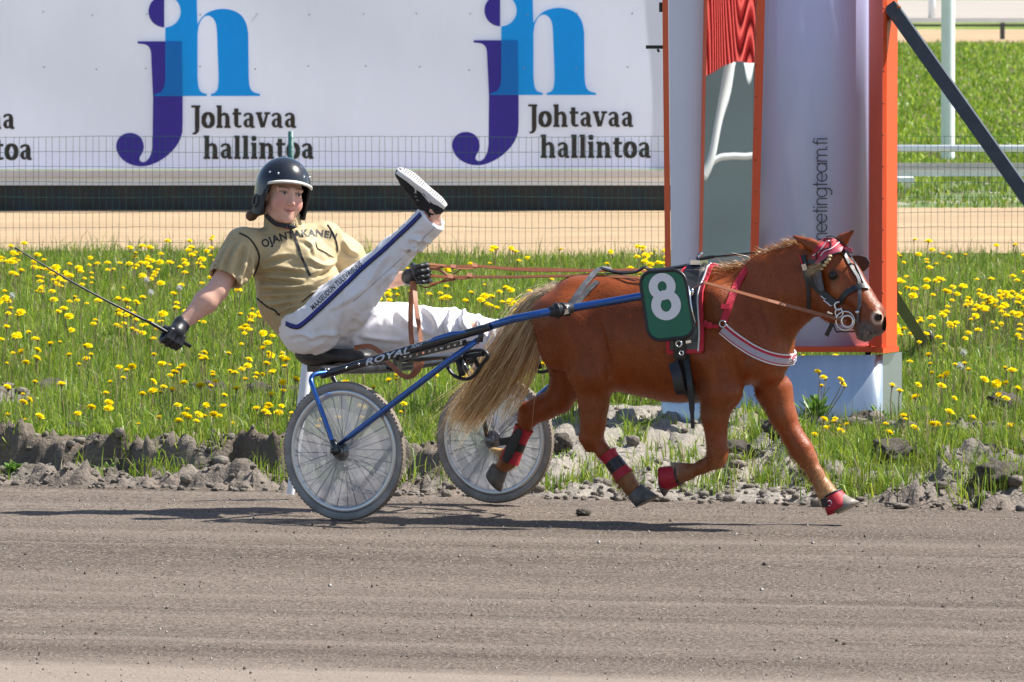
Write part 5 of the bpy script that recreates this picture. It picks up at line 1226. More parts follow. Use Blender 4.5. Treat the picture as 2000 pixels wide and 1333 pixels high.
# whiskers
st = Strands(); n = 60; c0 = np.array(HP(1694, 648, -.05)); r0 = c0 + RNG.normal(0, .015, (n, 3)); d = np.stack([RNG.normal(-.1, .4, n), -RNG.uniform(.3, 1, n), RNG.normal(-.5, .4, n)], 1); pts = np.stack([r0, r0 + d * .015, r0 + d * .034 - np.array([0, 0, .006])], 1)
st.add(pts, np.array([.0009, .0007, .0002]), np.tile([[.6, .5, .6]], (n, 1)), np.tile([[.5, .42, .35]], (n, 1))); link('whiskers', st.me('whiskers', MT_TAIL), pony)
# ================================================================== the driver
Q = P
def axr(lo, hi, c, fines=()):
    out = [lo]; x = lo
    while x < hi:
        st_ = c
        for a, b, fs in fines:
            if a <= x < b: st_ = fs
        x += st_; out.append(x)
    return np.array(out)
YB = 40.84
person = empty('person', Vector((sc_.x, sc_.y, .9)), 0, 'driver in khaki jersey and dark helmet leaning back with one leg kicked up', 'person')
# head frame
HS = 1.2; yaw, roll, pit = R(25), R(8), R(-2)
fv = Vector((math.sin(yaw), -math.cos(yaw), math.sin(pit))).normalized(); lv0 = Vector((0, 0, 1)).cross(fv).normalized()
lv0 = Vector((math.cos(yaw), math.sin(yaw), 0)); up0 = fv.cross(lv0) * -1; up0 = up0 if up0.z > 0 else -up0
lv = (lv0 * math.cos(roll) - up0 * math.sin(roll)).normalized(); upv = (up0 * math.cos(roll) + lv0 * math.sin(roll)).normalized()
HC = Q(553.5, 377, 40.80)
def HL(x, y, z): return HC + (lv * x + fv * y + upv * z) * HS
HMt = Matrix((lv, fv, upv)).transposed()
hipN, hipF = Q(606, 634, 40.74), Q(634, 640, 40.93); kneeN, ankN = Q(742, 524, 40.58), Q(846, 424, 40.44)
footF = mir(SL(905, 712, -.36)); kneeF = Q(872, 640, 40.88); ankF = footF + Vector((-.06, .02, .09))
shN, elN, wrN = Q(474, 480, 40.76), Q(424, 568, 40.64), Q(352, 638, 40.56)
shF, elF, wrF = Q(640, 470, 40.92), Q(702, 556, 40.96), Q(800, 542, 40.76)

hx, hy, hz = HC
f = Field(axr(-1.72, .24, .012, [(hx - .16, hx + .16, .0036)]), axr(40.30, 41.12, .012, [(hy - .19, hy + .14, .0036)]), axr(.55, 1.80, .012, [(hz - .19, hz + .21, .0036)]))
def E(c, r, k=.02, sign=1): f.ell(HL(*c), [v * HS for v in r], k * HS, HMt, sign)
def K(a, b, ra, rb, k=.01, sign=1): f.cone(HL(*a), HL(*b), ra * HS, rb * HS, k * HS, None, sign)
E((0, -.025, .03), (.072, .090, .090)); E((0, .015, -.025), (.063, .068, .085), .03); E((0, .040, -.082), (.036, .040, .030), .03); E((0, .062, -.100), (.020, .016, .015), .018)
for s in (-1, 1):
    E((s * .036, .050, -.040), (.028, .028, .034), .02); K((s * .010, .078, .020), (s * .052, .056, .018), .008, .007, .012)      # cheek, brow
    E((s * .031, .084, .001), (.017, .012, .011), .010, -1); E((s * .031, .066, .0005), (.0145, .0135, .0125), .003)             # socket, eyeball
    K((s * .017, .0735, .0045), (s * .031, .0805, .0095), .0028, .003, .004); K((s * .031, .0805, .0095), (s * .045, .0725, .004), .003, .0025, .004)  # upper lid
    K((s * .018, .0745, -.005), (s * .032, .078, -.0085), .002, .0022, .004); K((s * .032, .078, -.0085), (s * .044, .072, -.003), .0022, .002, .004)
    E((s * .070, -.012, -.012), (.008, .018, .028), .006); K((s * .048, .0, -.075), (s * .027, .035, -.098), .018, .016, .02)          # ear, jaw
    E((s * .0095, .090, -.042), (.0075, .009, .006), .005); E((s * .007, .094, -.0475), (.004, .005, .003), .002, -1)
K((0, .074, .012), (0, .094, -.030), .0085, .0095, .014); E((0, .0965, -.036), (.0105, .0105, .0090), .008)                      # nose
K((-.020, .072, -.0635), (0, .081, -.0615), .0035, .0055, .005); K((.020, .072, -.0635), (0, .081, -.0615), .0035, .0055, .005)
K((-.017, .072, -.070), (0, .0795, -.0725), .0035, .0065, .005); K((.017, .072, -.070), (0, .0795, -.0725), .0035, .0065, .005)
K((-.026, .075, -.0612), (0, .0885, -.0672), .0018, .0016, .003, -1); K((.026, .075, -.0612), (0, .0885, -.0672), .0018, .0016, .003, -1)
f.cone(HL(0, -.02, -.06), Q(560, 462, 40.86), .058, .058, .03)
f.cone(Q(562, 480, YB), Q(565, 560, YB), .10, .10, .05, (1, .8, 1)); f.cone(Q(565, 560, YB), Q(612, 640, YB), .10, .115, .05)
f.cone(shN, Q(640, 470, 40.92), .05, .05, .04)
f.cone(shN, elN, .055, .050, .03); f.cone(elN, lerp(elN, wrN, .3), .050, .053, .02); f.cone(lerp(elN, wrN, .3), wrN, .053, .031, .03)
f.cone(shF, elF, .05, .044, .03); f.cone(elF, lerp(elF, wrF, .35), .044, .048, .02); f.cone(lerp(elF, wrF, .35), wrF, .048, .030, .02)
f.cone(wrN, Q(343, 650, 40.54), .030, .03, .02); f.cone(wrF, Q(812, 540, 40.74), .029, .03, .02)
f.cone(hipN, kneeN, .095, .06, .04); f.cone(kneeN, ankN, .058, .036, .03); f.cone(hipF, kneeF, .09, .06, .04); f.cone(kneeF, ankF, .058, .036, .03)
NS = Vector((.62, -.28, .73)).normalized(); TS = Vector((-.80, -.01, .60)); TS = (TS - NS * TS.dot(NS)).normalized(); SS = NS.cross(TS)
SOLE = Q(874, 400, 40.40)                                         # middle of the heel, on the sole
f.cone(ankN, SOLE - NS * .07 + TS * .04, .038, .036, .02); f.cone(SOLE - NS * .05 + TS * .03, SOLE - NS * .04 + TS * .22, .03, .02, .02)
f.cone(ankF, footF + Vector((0, 0, .05)), .036, .035, .02); f.cone(footF + Vector((-.03, 0, .04)), footF + SU * .14 + Vector((0, 0, .03)), .03, .02, .02)
V, F = f.extract(); V = relax(V, F, 1, .4)
def hl(V): d = V - np.array(HC); return np.stack([d @ np.array(lv), d @ np.array(fv), d @ np.array(upv)], 1) / HS
def skin_cols(V):
    c = np.tile(np.array([.74, .425, .315]), (len(V), 1)); q = hl(V); n = n3(V, (30, 30, 30), 301, 3); c *= (1 + .05 * n)[:, None]
    def blend(m, col): nonlocal c; m = np.clip(m, 0, 1)[:, None]; c = c * (1 - m) + np.array(col) * m
    def g(x, y, z, r): return np.exp(-(((q[:, 0] - x) ** 2 + (q[:, 1] - y) ** 2 + (q[:, 2] - z) ** 2) / r ** 2))
    for s in (-1, 1):
        blend(g(s * .042, .07, -.038, .026) * .75, (.68, .235, .20)); blend(g(s * .031, .085, .014, .013) * .25, (.45, .24, .18))
    blend(g(0, .105, -.037, .014) * .45, (.66, .28, .22))
    lip = np.exp(-((q[:, 2] + .0670 - 6 * q[:, 0] ** 2) / .0075) ** 2) * np.exp(-(q[:, 0] / .0185) ** 4) * (q[:, 1] > .062); blend(lip * .9, (.52, .13, .12))
    ml = np.exp(-((q[:, 2] + .0674 - 9 * q[:, 0] ** 2) / .0017) ** 2) * (np.abs(q[:, 0]) < .026) * (q[:, 1] > .06); blend(ml * .8, (.20, .05, .045))
    for s in (-1, 1):
        e = ((q[:, 0] - s * .031) / .0125) ** 2 + ((q[:, 2] - .0002) / .0050) ** 2; ey = (q[:, 1] > .06)
        blend(sstep(1.15, .85, e) * ey, (.42, .36, .34)); i = ((q[:, 0] - s * .0315 - .002) ** 2 + (q[:, 2] - .0005) ** 2) / .0058 ** 2; blend(sstep(1.2, .8, i) * ey, (.045, .055, .06)); blend(sstep(1.2, .8, i * 4.4) * ey, (.004, .004, .004))
        la = np.exp(-((q[:, 2] - .0068 + 12 * (q[:, 0] - s * .031) ** 2) / .0021) ** 2) * (np.abs(q[:, 0] - s * .031) < .0155) * ey; blend(la * .85, (.035, .02, .015))
        br = np.exp(-((q[:, 2] - .0235 + 7 * (q[:, 0] - s * .033) ** 2) / .0036) ** 2) * (np.abs(q[:, 0] - s * .033) < .021) * ey; blend(br * .85, (.11, .05, .025))
        blend(g(s * .007, .096, -.0475, .0045), (.16, .05, .04))
    blend(sstep(.040, .052, q[:, 2]) * (np.linalg.norm(q, axis=1) < .2), (.10, .05, .025))
    return c
MT_SKIN = mk('skin', (.6, .36, .27), .52, attr='Col', sss=.06, spec=.4, var=.06, scale=45, bump=.15, bscale=160, bdist=.002)
wpart('body', mesh('body', V, F, MT_SKIN, None, True, skin_cols(V)), person)

# ---- cloth
MT_KHAKI = mk('khaki_cloth', (.47, .365, .195), .55, var=.06, scale=25, bump=.25, bscale=18, bdist=.006, bstretch=(1, 1, 1), sheen=.15, spec=.35)
MT_TROU = mk('white_cloth', (.84, .83, .86), .7, var=.03, scale=12, col2=(.60, .56, .50), ramp=(.62, .85), bump=.3, bscale=16, bdist=.006, spec=.25)
MT_PIPE = mk('black_piping', (.012, .012, .014), .6)
def wrinkle(V, F, amp, ax_, sc, seed, mask=None, it=1):
    N_ = vnormals(V, F); ax_ = np.array(ax_) / np.linalg.norm(ax_); a = V @ ax_; b1 = np.cross(ax_, [0, 1, .3]); b1 /= np.linalg.norm(b1); b2 = np.cross(ax_, b1)
    q = np.stack([a * sc[0], (V @ b1) * sc[1], (V @ b2) * sc[1]], 1); q += .35 * np.stack([n3(V, (6, 6, 6), seed + 3, 2)] * 3, 1)
    n = n3(q, (1, 1, 1), seed, 3); r = (1 - np.abs(n) * 2.6).clip(-.7, 1) ; r = r - r.mean(); m = 1 if mask is None else mask
    return V + N_ * (amp * r * m)[:, None]
TEXTZ = [(520, 478), (535, 470), (550, 465), (565, 461), (580, 458), (595, 456), (610, 455), (625, 456), (640, 459), (652, 464)]
def folds(V, F, L, gain=2.3):
    """cloth folds: each a pixel polyline with half width (px) and height (m); crest on one side, valley on the other"""
    N_ = vnormals(V, F); pp = np.array([PX(v) for v in V]); front = N_[:, 1] < .25; D = np.zeros(len(V))
    for pts, wd, amp in L:
        c = np.array([(p.x, p.y) for p in crom([Vector((x, y, 0)) for x, y in pts], 5)]); best = np.full(len(V), 1e9); sg = np.zeros(len(V)); tt = np.zeros(len(V))
        for i, (a, b) in enumerate(zip(c[:-1], c[1:])):
            ba = b - a; l2 = ba @ ba + 1e-9; t = np.clip(((pp - a) @ ba) / l2, 0, 1); d = pp - a - t[:, None] * ba; dd = np.hypot(d[:, 0], d[:, 1]); m = dd < best
            best[m] = dd[m]; sg[m] = np.sign(d[m, 0] * ba[1] - d[m, 1] * ba[0]); tt[m] = (i + t[m]) / (len(c) - 1)
        x = best * sg / wd; tx_ = 1. if amp < 0 else 1 - np.exp(-(np.minimum.reduce([np.hypot(pp[:, 0] - a_, (pp[:, 1] - b_) * 1.2) for a_, b_ in TEXTZ]) / 21.) ** 4); D += tx_ * amp * np.sin(np.clip(tt, .001, .999) * math.pi) ** .6 * (np.exp(-(x - .35) ** 2 * 3.5) - .9 * np.exp(-(x + .55) ** 2 * 3.0))
    return V + N_ * (D * front * gain)[:, None]
JFOLDS = [([(500, 531), (540, 524), (601, 534)], 9, .009), ([(498, 541), (545, 545), (596, 553)], 8, .010), ([(505, 562), (560, 566), (622, 560)], 9, .011), ([(512, 580), (560, 578), (618, 572)], 8, .010), ([(525, 600), (560, 592), (606, 580)], 8, .010), ([(535, 616), (562, 604), (590, 594)], 7, .009),
          ([(508, 520), (535, 505), (570, 498)], 8, .006), ([(606, 540), (640, 525), (660, 510)], 8, .008), ([(610, 556), (640, 545), (655, 530)], 8, .008), ([(600, 505), (625, 520), (650, 522)], 7, .005), ([(575, 465), (605, 478), (612, 500)], 6, .004),
          ([(470, 468), (452, 500), (440, 540)], 9, .008), ([(482, 480), (474, 515), (462, 556)], 9, .009), ([(455, 470), (436, 500), (424, 534)], 8, .006), ([(490, 500), (486, 530), (474, 556)], 7, .008), ([(668, 470), (680, 490), (700, 500)], 7, .006),
          ([(520, 470), (540, 462), (556, 452)], 6, .005), ([(505, 470), (525, 478), (545, 474)], 6, .004)]
TFOLDS = [([(690, 672), (700, 640), (735, 600)], 12, .012), ([(645, 670), (660, 640), (668, 600)], 12, .006), ([(600, 665), (640, 655), (680, 660)], 10, .005), ([(742, 565), (755, 540), (782, 528)], 9, .008), ([(720, 560), (745, 520), (760, 500)], 9, .006), ([(765, 540), (790, 505), (800, 470)], 8, .006), ([(790, 515), (815, 480), (828, 450)], 8, .006),
          ([(808, 455), (830, 452), (850, 462)], 7, .007), ([(798, 470), (820, 470), (842, 478)], 7, .007), ([(785, 488), (806, 488), (826, 494)], 7, .006), ([(640, 610), (680, 590), (720, 560)], 9, .004), ([(565, 660), (590, 655), (615, 668)], 8, .005),
          ([(905, 600), (900, 630), (915, 655)], 9, .012), ([(880, 605), (870, 640), (880, 665)], 9, .010), ([(930, 615), (935, 640), (950, 665)], 9, .010), ([(960, 640), (965, 660), (975, 680)], 8, .008), ([(820, 600), (845, 625), (850, 650)], 10, .006), ([(770, 610), (800, 640), (850, 660)], 12, .006), ([(700, 660), (740, 665), (790, 670)], 9, .006)]
f = Field(np.arange(-1.46, -.62, .0075), np.arange(40.54, 41.10, .0075), np.arange(.82, 1.50, .0075))
f.ell(Q(568, 514, 40.86), (.180, .120, .160), .05); f.cone(Q(500, 478, 40.80), Q(632, 462, 40.91), .074, .068, .05)
f.cone(Q(562, 530, 40.86), Q(562, 585, YB), .145, .135, .05, (1, .85, 1)); f.cone(Q(562, 585, YB), Q(592, 628, YB), .135, .135, .05, (1, .95, 1)); f.cone(Q(600, 560, 40.76), Q(615, 605, 40.76), .07, .09, .05)
f.cone(Q(530, 505, 40.80), Q(630, 500, 40.86), .06, .055, .08); f.cone(Q(600, 520, 40.84), Q(628, 560, 40.82), .10, .10, .06)                                    # chest
cuffN = Q(441, 543, 40.68); f.cone(shN, cuffN, .088, .086, .04); dN = (cuffN - shN).normalized()
cuffF = Q(700, 535, 40.97); f.cone(shF, Q(676, 500, 40.96), .078, .08, .04); f.cone(Q(676, 500, 40.96), cuffF, .08, .078, .03); dF = (cuffF - shF).normalized()
f.cone(Q(553, 462, 40.84), Q(551, 428, 40.84), .090, .086, .02)                                  # collar
for k_ in (1,):
    f.ell(cuffN + dN * .150, (.16, .16, .16), .006, sign=-1); f.cone(shN + dN * .06, cuffN + dN * .1, .074, .074, .0, sign=-1)
    f.ell(cuffF + dF * .150, (.16, .16, .16), .006, sign=-1); f.cone(HL(0, -.02, -.06), Q(558, 452, 40.84), .072, .070, .004, sign=-1)
    f.ell(Q(567, 402, 40.66), (.09, .12, .092), .006, sign=-1)
V, F = f.extract(); V = relax(V, F, 1, .5)
V = wrinkle(V, F, .0045, (1, 0, .35), (3.5, 15), 401); V = wrinkle(V, F, .003, (.5, .1, -1), (5, 24), 402)
JS = BVHTree.FromPolygons([Vector(v) for v in relax(V, F, 14, .5)], [tuple(q) for q in F]); V = folds(V, F, JFOLDS)
wpart('jersey', mesh('jersey', V, F, MT_KHAKI), person); JB = BVHTree.FromPolygons([Vector(v) for v in V], [tuple(q) for q in F])
f = Field(np.arange(-1.18, .20, .0085), np.arange(40.28, 41.12, .0085), np.arange(.58, 1.48, .0085))
f.ell(Q(602, 640, 40.84), (.125, .155, .115), .04); f.cone(Q(588, 628, 40.84), Q(600, 648, 40.84), .12, .12, .03, (1, 1.2, 1))
f.cone(Q(617, 632, 40.75), Q(696, 570, 40.64), .142, .108, .05); f.cone(Q(696, 570, 40.64), Q(770, 496, 40.56), .108, .077, .04); f.cone(Q(770, 496, 40.56), ankN, .077, .077, .03)
f.cone(hipF, Q(780, 645, 40.93), .14, .122, .05); f.cone(Q(780, 645, 40.93), Q(890, 648, 40.88), .122, .108, .04); f.cone(Q(890, 648, 40.88), Q(962, 664, 40.82), .106, .090, .03); f.cone(Q(962, 664, 40.82), ankF + Vector((-.03, 0, .02)), .088, .075, .03)
dL = (ankN - kneeN).normalized(); f.ell(Q(847, 423, 40.455) + dL * .80, (.80, .80, .80), .003, sign=-1); dK = (ankN - Q(770, 496, 40.56)).normalized(); f.cone(ankN - dK * .15, ankN + dK * .15, .056, .058, .003, sign=-1)
f.ell(Q(555, 540, 40.84), (.20, .30, .195), .01, sign=-1)
V, F = f.extract(); V = relax(V, F, 1, .5)
V = wrinkle(V, F, .004, (.7, -.3, .7), (3, 12), 411); V = wrinkle(V, F, .003, (.3, 0, -1), (5, 22), 412)
ka = sstep(25, 60, np.hypot(*(np.array([PX(v) for v in V]) - (846, 424)).T)); V0 = V; V = folds(V, F, TFOLDS, 2.7); V = V0 + (V - V0) * ka[:, None]
fl = sstep(740, 960, np.array([PX(v)[0] for v in V])) * (V[:, 2] > .80); V = wrinkle(V, F, .009, (.25, 0, 1), (5, 17), 414, fl)
wpart('trousers', mesh('trousers', V, F, MT_TROU), person); TB = BVHTree.FromPolygons([Vector(v) for v in V], [tuple(q) for q in F])

def on(bvh, pts, off, n=6):
    out = []; nn = []
    for p in crom([Vector((x, y, 0)) for x, y in pts], n):
        h_, no = hit(p.x, p.y, bvh, off)
        if h_ is not None: out.append(h_); nn.append(no)
    return out, nn
def line_on(name, bvh, pts, r, mat, off=.001, n=6):
    o, _ = on(bvh, pts, off, n)
    if len(o) > 1: return MB().tube(o, r, 6).build(name, mat, person)
def band_on(name, bvh, pts, w_, mat, off=.002, n=6, t=.002):
    o, nn = on(bvh, pts, off, n)
    if len(o) > 1: return MB().strap(o, nn, w_, t).build(name, mat, person)
line_on('piping', JB, [(468, 456), (484, 464), (498, 480), (506, 500), (503, 522), (495, 543), (492, 556)], .0042, MT_PIPE)
line_on('piping', JB, [(492, 556), (500, 580), (520, 598), (535, 606), (546, 616)], .0045, MT_PIPE)
line_on('piping', JB, [(640, 440), (650, 455), (657, 475), (659, 492)], .0042, MT_PIPE)
band_on('zip', JB, [(567, 447), (575, 463), (582, 480), (588, 500), (598, 522), (606, 540)], .012, MT_PIPE)
line_on('seam', JB, [(617, 474), (620, 484), (633, 491), (654, 499)], .0028, mk('seam_dark', (.11, .08, .04), .7))
line_on('seam', JB, [(590, 590), (606, 577), (620, 568)], .003, MT_PIPE)
o, nn = on(JB, [(616, 473), (640, 481), (657, 497)], .004, 3); o2, _ = on(JB, [(620, 486), (636, 494), (650, 503)], .0055, 3); k_ = min(len(o), len(o2))
if k_ > 2: MB().add(o[:k_] + o2[:k_], [(i, i + 1, k_ + i + 1, k_ + i) for i in range(k_ - 1)]).build('pocket_flap', MT_KHAKI, person)
o, nn = on(JB, [(508, 508), (513, 478), (545, 464), (580, 455), (640, 449)], .0015, 3)
def curve_text(name, txt, bvh, base, hs, mat, off=.02, lift=.003, cut=.12, t0=0., t1=1., shear=0.):
    pts = crom([Vector((x, y, 0)) for x, y in base], 12); L_ = [0]
    for a, b in zip(pts[:-1], pts[1:]): L_.append(L_[-1] + (b - a).length)
    def fn(s, t):
        d = lerp(t0, t1, s) * L_[-1]; i = max(0, min(len(pts) - 2, int(np.searchsorted(L_, d)) - 1)); u = (d - L_[i]) / max(L_[i + 1] - L_[i], 1e-6); p = pts[i].lerp(pts[i + 1], u)
        a, b = pts[max(i - 2, 0)], pts[min(i + 3, len(pts) - 1)]; tg = (b - a).normalized(); n_ = Vector((tg.y, -tg.x, 0)); hh = lerp(hs[0], hs[1], s); q = p + n_ * t * hh + tg * shear * t * hh
        h_, no = hit(q.x, q.y, bvh, 0); return h_ + (CAMP - h_).normalized() * lift if h_ is not None else Q(q.x, q.y, 40.6)
    return text_decal(name, txt, fn, mat, person, off, cut)
curve_text('lettering', 'OJANTAKANEN', JB, [(517, 490), (545, 478), (572, 471), (600, 467), (628, 467), (655, 473)], (22, 17), MT_INK, .034, .0014, .07)
band_on('stripe', TB, [(559, 632), (572, 637), (585, 637), (611, 616), (660, 570), (710, 522), (745, 492), (776, 463), (805, 436), (822, 418)], .021, mk('stripe_blue', (.02, .03, .24), .6), .003, 6, .003)
band_on('stripe_edge', TB, [(560, 635.5), (572, 641), (587, 640.5), (613, 619.5), (662, 573.5), (712, 525.5), (747, 495.5), (778, 466.5), (807, 439.5), (824, 421.5)], .006, MT_PIPE, .0045, 6, .003)
line_on('seam', TB, [(690, 590), (740, 545), (790, 500), (838, 455), (860, 430)], .0016, mk('seam_grey', (.42, .38, .36), .8), .0005)
curve_text('lettering', 'MAASEUDUN TULEVAISUUS', TB, [(612, 607), (660, 560), (708, 518)], (10.5, 10.5), MT_INK, .022, .0014, .2, shear=.15)

# ---- helmet
MT_HELM = mk('helmet_shell', (.007, .008, .011), .2, coat=.35, col2=(.020, .022, .027), scale=60, stretch=(1, 1, 3), spec=.6)
MT_PAD = mk('helmet_padding', (.03, .03, .032), .8)
def hlow(th):
    a = abs(math.degrees(th)); fr = .046; return lerp(lerp(fr, -.098, float(sstep(48, 74, np.array(a)))), -.078, float(sstep(120, 160, np.array(a))))
CZ = .022; RX, RY_, RZ = .109, .117, .120; n, k = 72, 20; VO = []; VI = []
for i in range(n):
    th = 2 * math.pi * i / n - math.pi; zl = hlow(th) - CZ; ph1 = math.acos(max(-1, min(1, zl / RZ))) if zl > 0 else math.pi / 2
    for j in range(k + 1):
        if zl > 0: ph = ph1 * j / k; r_ = math.sin(ph); z = RZ * math.cos(ph)
        else:
            s_ = j / k; tot = math.pi / 2 * RZ + (-zl); d_ = s_ * tot
            if d_ < math.pi / 2 * RZ: ph = d_ / RZ; r_, z = math.sin(ph), RZ * math.cos(ph)
            else: z = -(d_ - math.pi / 2 * RZ); r_ = 1 - .9 * max(0, -z - .02) ** 1.3
        for L_, q in ((VO, 1), (VI, .93)): L_.append(HL(math.sin(th) * r_ * RX * q, -.012 + math.cos(th) * r_ * RY_ * q, CZ + z * (1 if q == 1 else .96)))
m = MB(); idx = lambda i, j: (i % n) * (k + 1) + j
for i in range(n):
    for j in range(k):
        zz = (VO[idx(i, j)] - HC).dot(upv) / HS; m.F.append((idx(i, j), idx(i, j + 1), idx(i + 1, j + 1), idx(i + 1, j))); m.S.append(True); m.MI.append(1 if zz < -.012 else 0)
m.V = [tuple(v) for v in VO]; m.m = 1; m.build('helmet', [MT_HELM, mk('helmet_flap', (.022, .022, .024), .55)], person); helm = bpy.context.scene.objects['helmet'] if 'helmet' in bpy.context.scene.objects else None
m = MB(); m.add(VI, [(idx(i + 1, j), idx(i + 1, j + 1), idx(i, j + 1), idx(i, j)) for i in range(n) for j in range(k)], True)
m.add([VO[idx(i, k)] for i in range(n)] + [VI[idx(i, k)] for i in range(n)], [(i, (i + 1) % n, n + (i + 1) % n, n + i) for i in range(n)], True); m.build('helmet_padding', MT_PAD, person)
def hs_(th, z, q=1.): r_ = math.sqrt(max(0, 1 - ((z - CZ) / RZ) ** 2)) if z > CZ else 1 - .9 * max(0, CZ - z - .02) ** 1.3; return HL(math.sin(th) * r_ * RX * q, -.012 + math.cos(th) * r_ * RY_ * q, z)
m = MB(); V = []; nb = 28                              # pale peak
for i in range(nb + 1):
    th = R(lerp(-58, 58, i / nb)); w_ = math.cos(th * 1.5) ** .5 if abs(th * 1.5) < math.pi / 2 else 0
    for z, q in ((.055, 1.005), (.052, 1.0 + .15 * w_ + .01), (.044, 1.0 + .17 * w_ + .01), (.042, 1.0 + .02)): V.append(hs_(th, z - .018 * (abs(th) / 1.0) ** 2, q))
m.add(V, [(i * 4 + j, i * 4 + j + 1, i * 4 + j + 5, i * 4 + j + 4) for i in range(nb) for j in range(3)] , True); m.build('helmet_peak', mk('peak_cream', (.72, .68, .62), .4), person)
for d in (-62, -40, 25, 55): MB().sph(hs_(R(d), .074, 1.0), .006, 8, 5).build('rivet', MT_CHROME, person)
m = MB(); V = []                                       # ear guard rim, chin strap
for s in (-1, 1):
    m.tube(crom([hs_(s * R(56), .03, 1.0), hs_(s * R(64), -.01, .98), hs_(s * R(66), -.05, .95), hs_(s * R(70), -.092, .92)], 5), .006, 6)
    m.strap(crom([hs_(s * R(74), -.085, .86), HL(s * .062, .012, -.100), HL(s * .038, .045, -.124), HL(0, .062, -.128)], 5), [(lv * s).normalized()] * 16, .020, .006)
m.sph(HL(.03, .058, -.128), (.022, .014, .012), 10, 6); m.build('chin_strap', MT_PAD, person)
m = MB(); m.torus(hs_(R(-92), -.045, 1.0), lv, .026, .008, 16, 6); m.build('ear_guard', mk('guard_grey', (.05, .05, .052), .5), person)
# hair: temples and the knot at the nape
f = Field(axr(hx - .2, hx + .16, .005), axr(hy - .16, hy + .2, .005), axr(hz - .2, hz + .15, .005))
f.ell(HL(0, -.03, .015), [v * HS for v in (.082, .088, .080)], .01, HMt); f.ell(HL(0, .09, -.03), [v * HS for v in (.066, .08, .078)], .01, HMt, -1); f.ell(Q(491, 422, 40.86), (.024, .024, .026), .015); f.cone(Q(491, 421, 40.86), Q(510, 408, 40.9), .018, .03, .02)
V, F = f.extract(); V = V + vnormals(V, F) * (.003 * n3(V, (60, 60, 14), 421, 3))[:, None]; wpart('hair', mesh('hair', V, F, mk('brown_hair', (.14, .07, .032), .5, var=.35, scale=50, stretch=(1, 1, .2))), person)
# collar shirt
line_on('shirt', JB, [(553, 441), (560, 446), (567, 445)], .006, mk('shirt_red', (.5, .03, .06), .6))

# ---- gloves
MT_GLOVE = mk('glove_leather', (.014, .015, .018), .42, bump=.3, bscale=90, bdist=.003, spec=.5)
def glove(c, a, b, wrist, sN=1., flip=1):
    """c fist centre, a along the held thing (index side first), b towards the wrist"""
    a = Vector(a).normalized(); b = Vector(b); b = (b - a * b.dot(a)).normalized(); y = a.cross(b) * flip
    lo = [min(c[i], wrist[i]) - .10 for i in range(3)]; hi = [max(c[i], wrist[i]) + .10 for i in range(3)]
    f = Field(*[np.arange(lo[i], hi[i], .0036) for i in range(3)])
    f.ell(c + b * .018 + y * .012, (.040, .040, .040), .01); f.cone(c + b * .02 + y * .016, wrist, .034, .034, .012)
    w0 = (wrist - c).normalized(); f.cone(wrist - w0 * .012, wrist + w0 * .012, .041, .041, .006)
    for i, (sa, rr) in enumerate(((-.036, .0130), (-.0125, .0138), (.0115, .0132), (.0345, .0118))):
        q = [c + a * sa + b * .008 + y * .032, c + a * sa * 1.08 - b * .034 + y * .026, c + a * sa * 1.1 - b * (.050 - .003 * abs(i - 1)) - y * .004, c + a * sa * 1.08 - b * .034 - y * .032, c + a * sa * 1.04 - b * .006 - y * .034]
        for j in range(4): f.cone(q[j], q[j + 1], rr * (1.08 - .06 * j), rr * (1.04 - .06 * j), .0045)
    t = [wrist * .35 + c * .65 - a * .022, c - a * .044 + b * .020 - y * .020, c - a * .030 - y * .042 - b * .004, c - a * .004 - y * .048 - b * .012]
    for j in range(3): f.cone(t[j], t[j + 1], .0165 - .0015 * j, .0155 - .0018 * j, .006)
    V, F = f.extract(); V = relax(V, F, 1, .4); return wpart('glove', mesh('glove', V, F, MT_GLOVE), person)
hcN = Q(339, 657, 40.53); WA, WB = Q(318, 645, 40.50), Q(372, 677, 40.56)
glove(hcN, WB - WA, wrN - hcN, wrN + (wrN - hcN) * .05)
hcF = Q(820, 536, 40.72); glove(hcF, Vector((.12, 0, -1)), wrF - hcF, lerp(hcF, wrF, .8), flip=1)

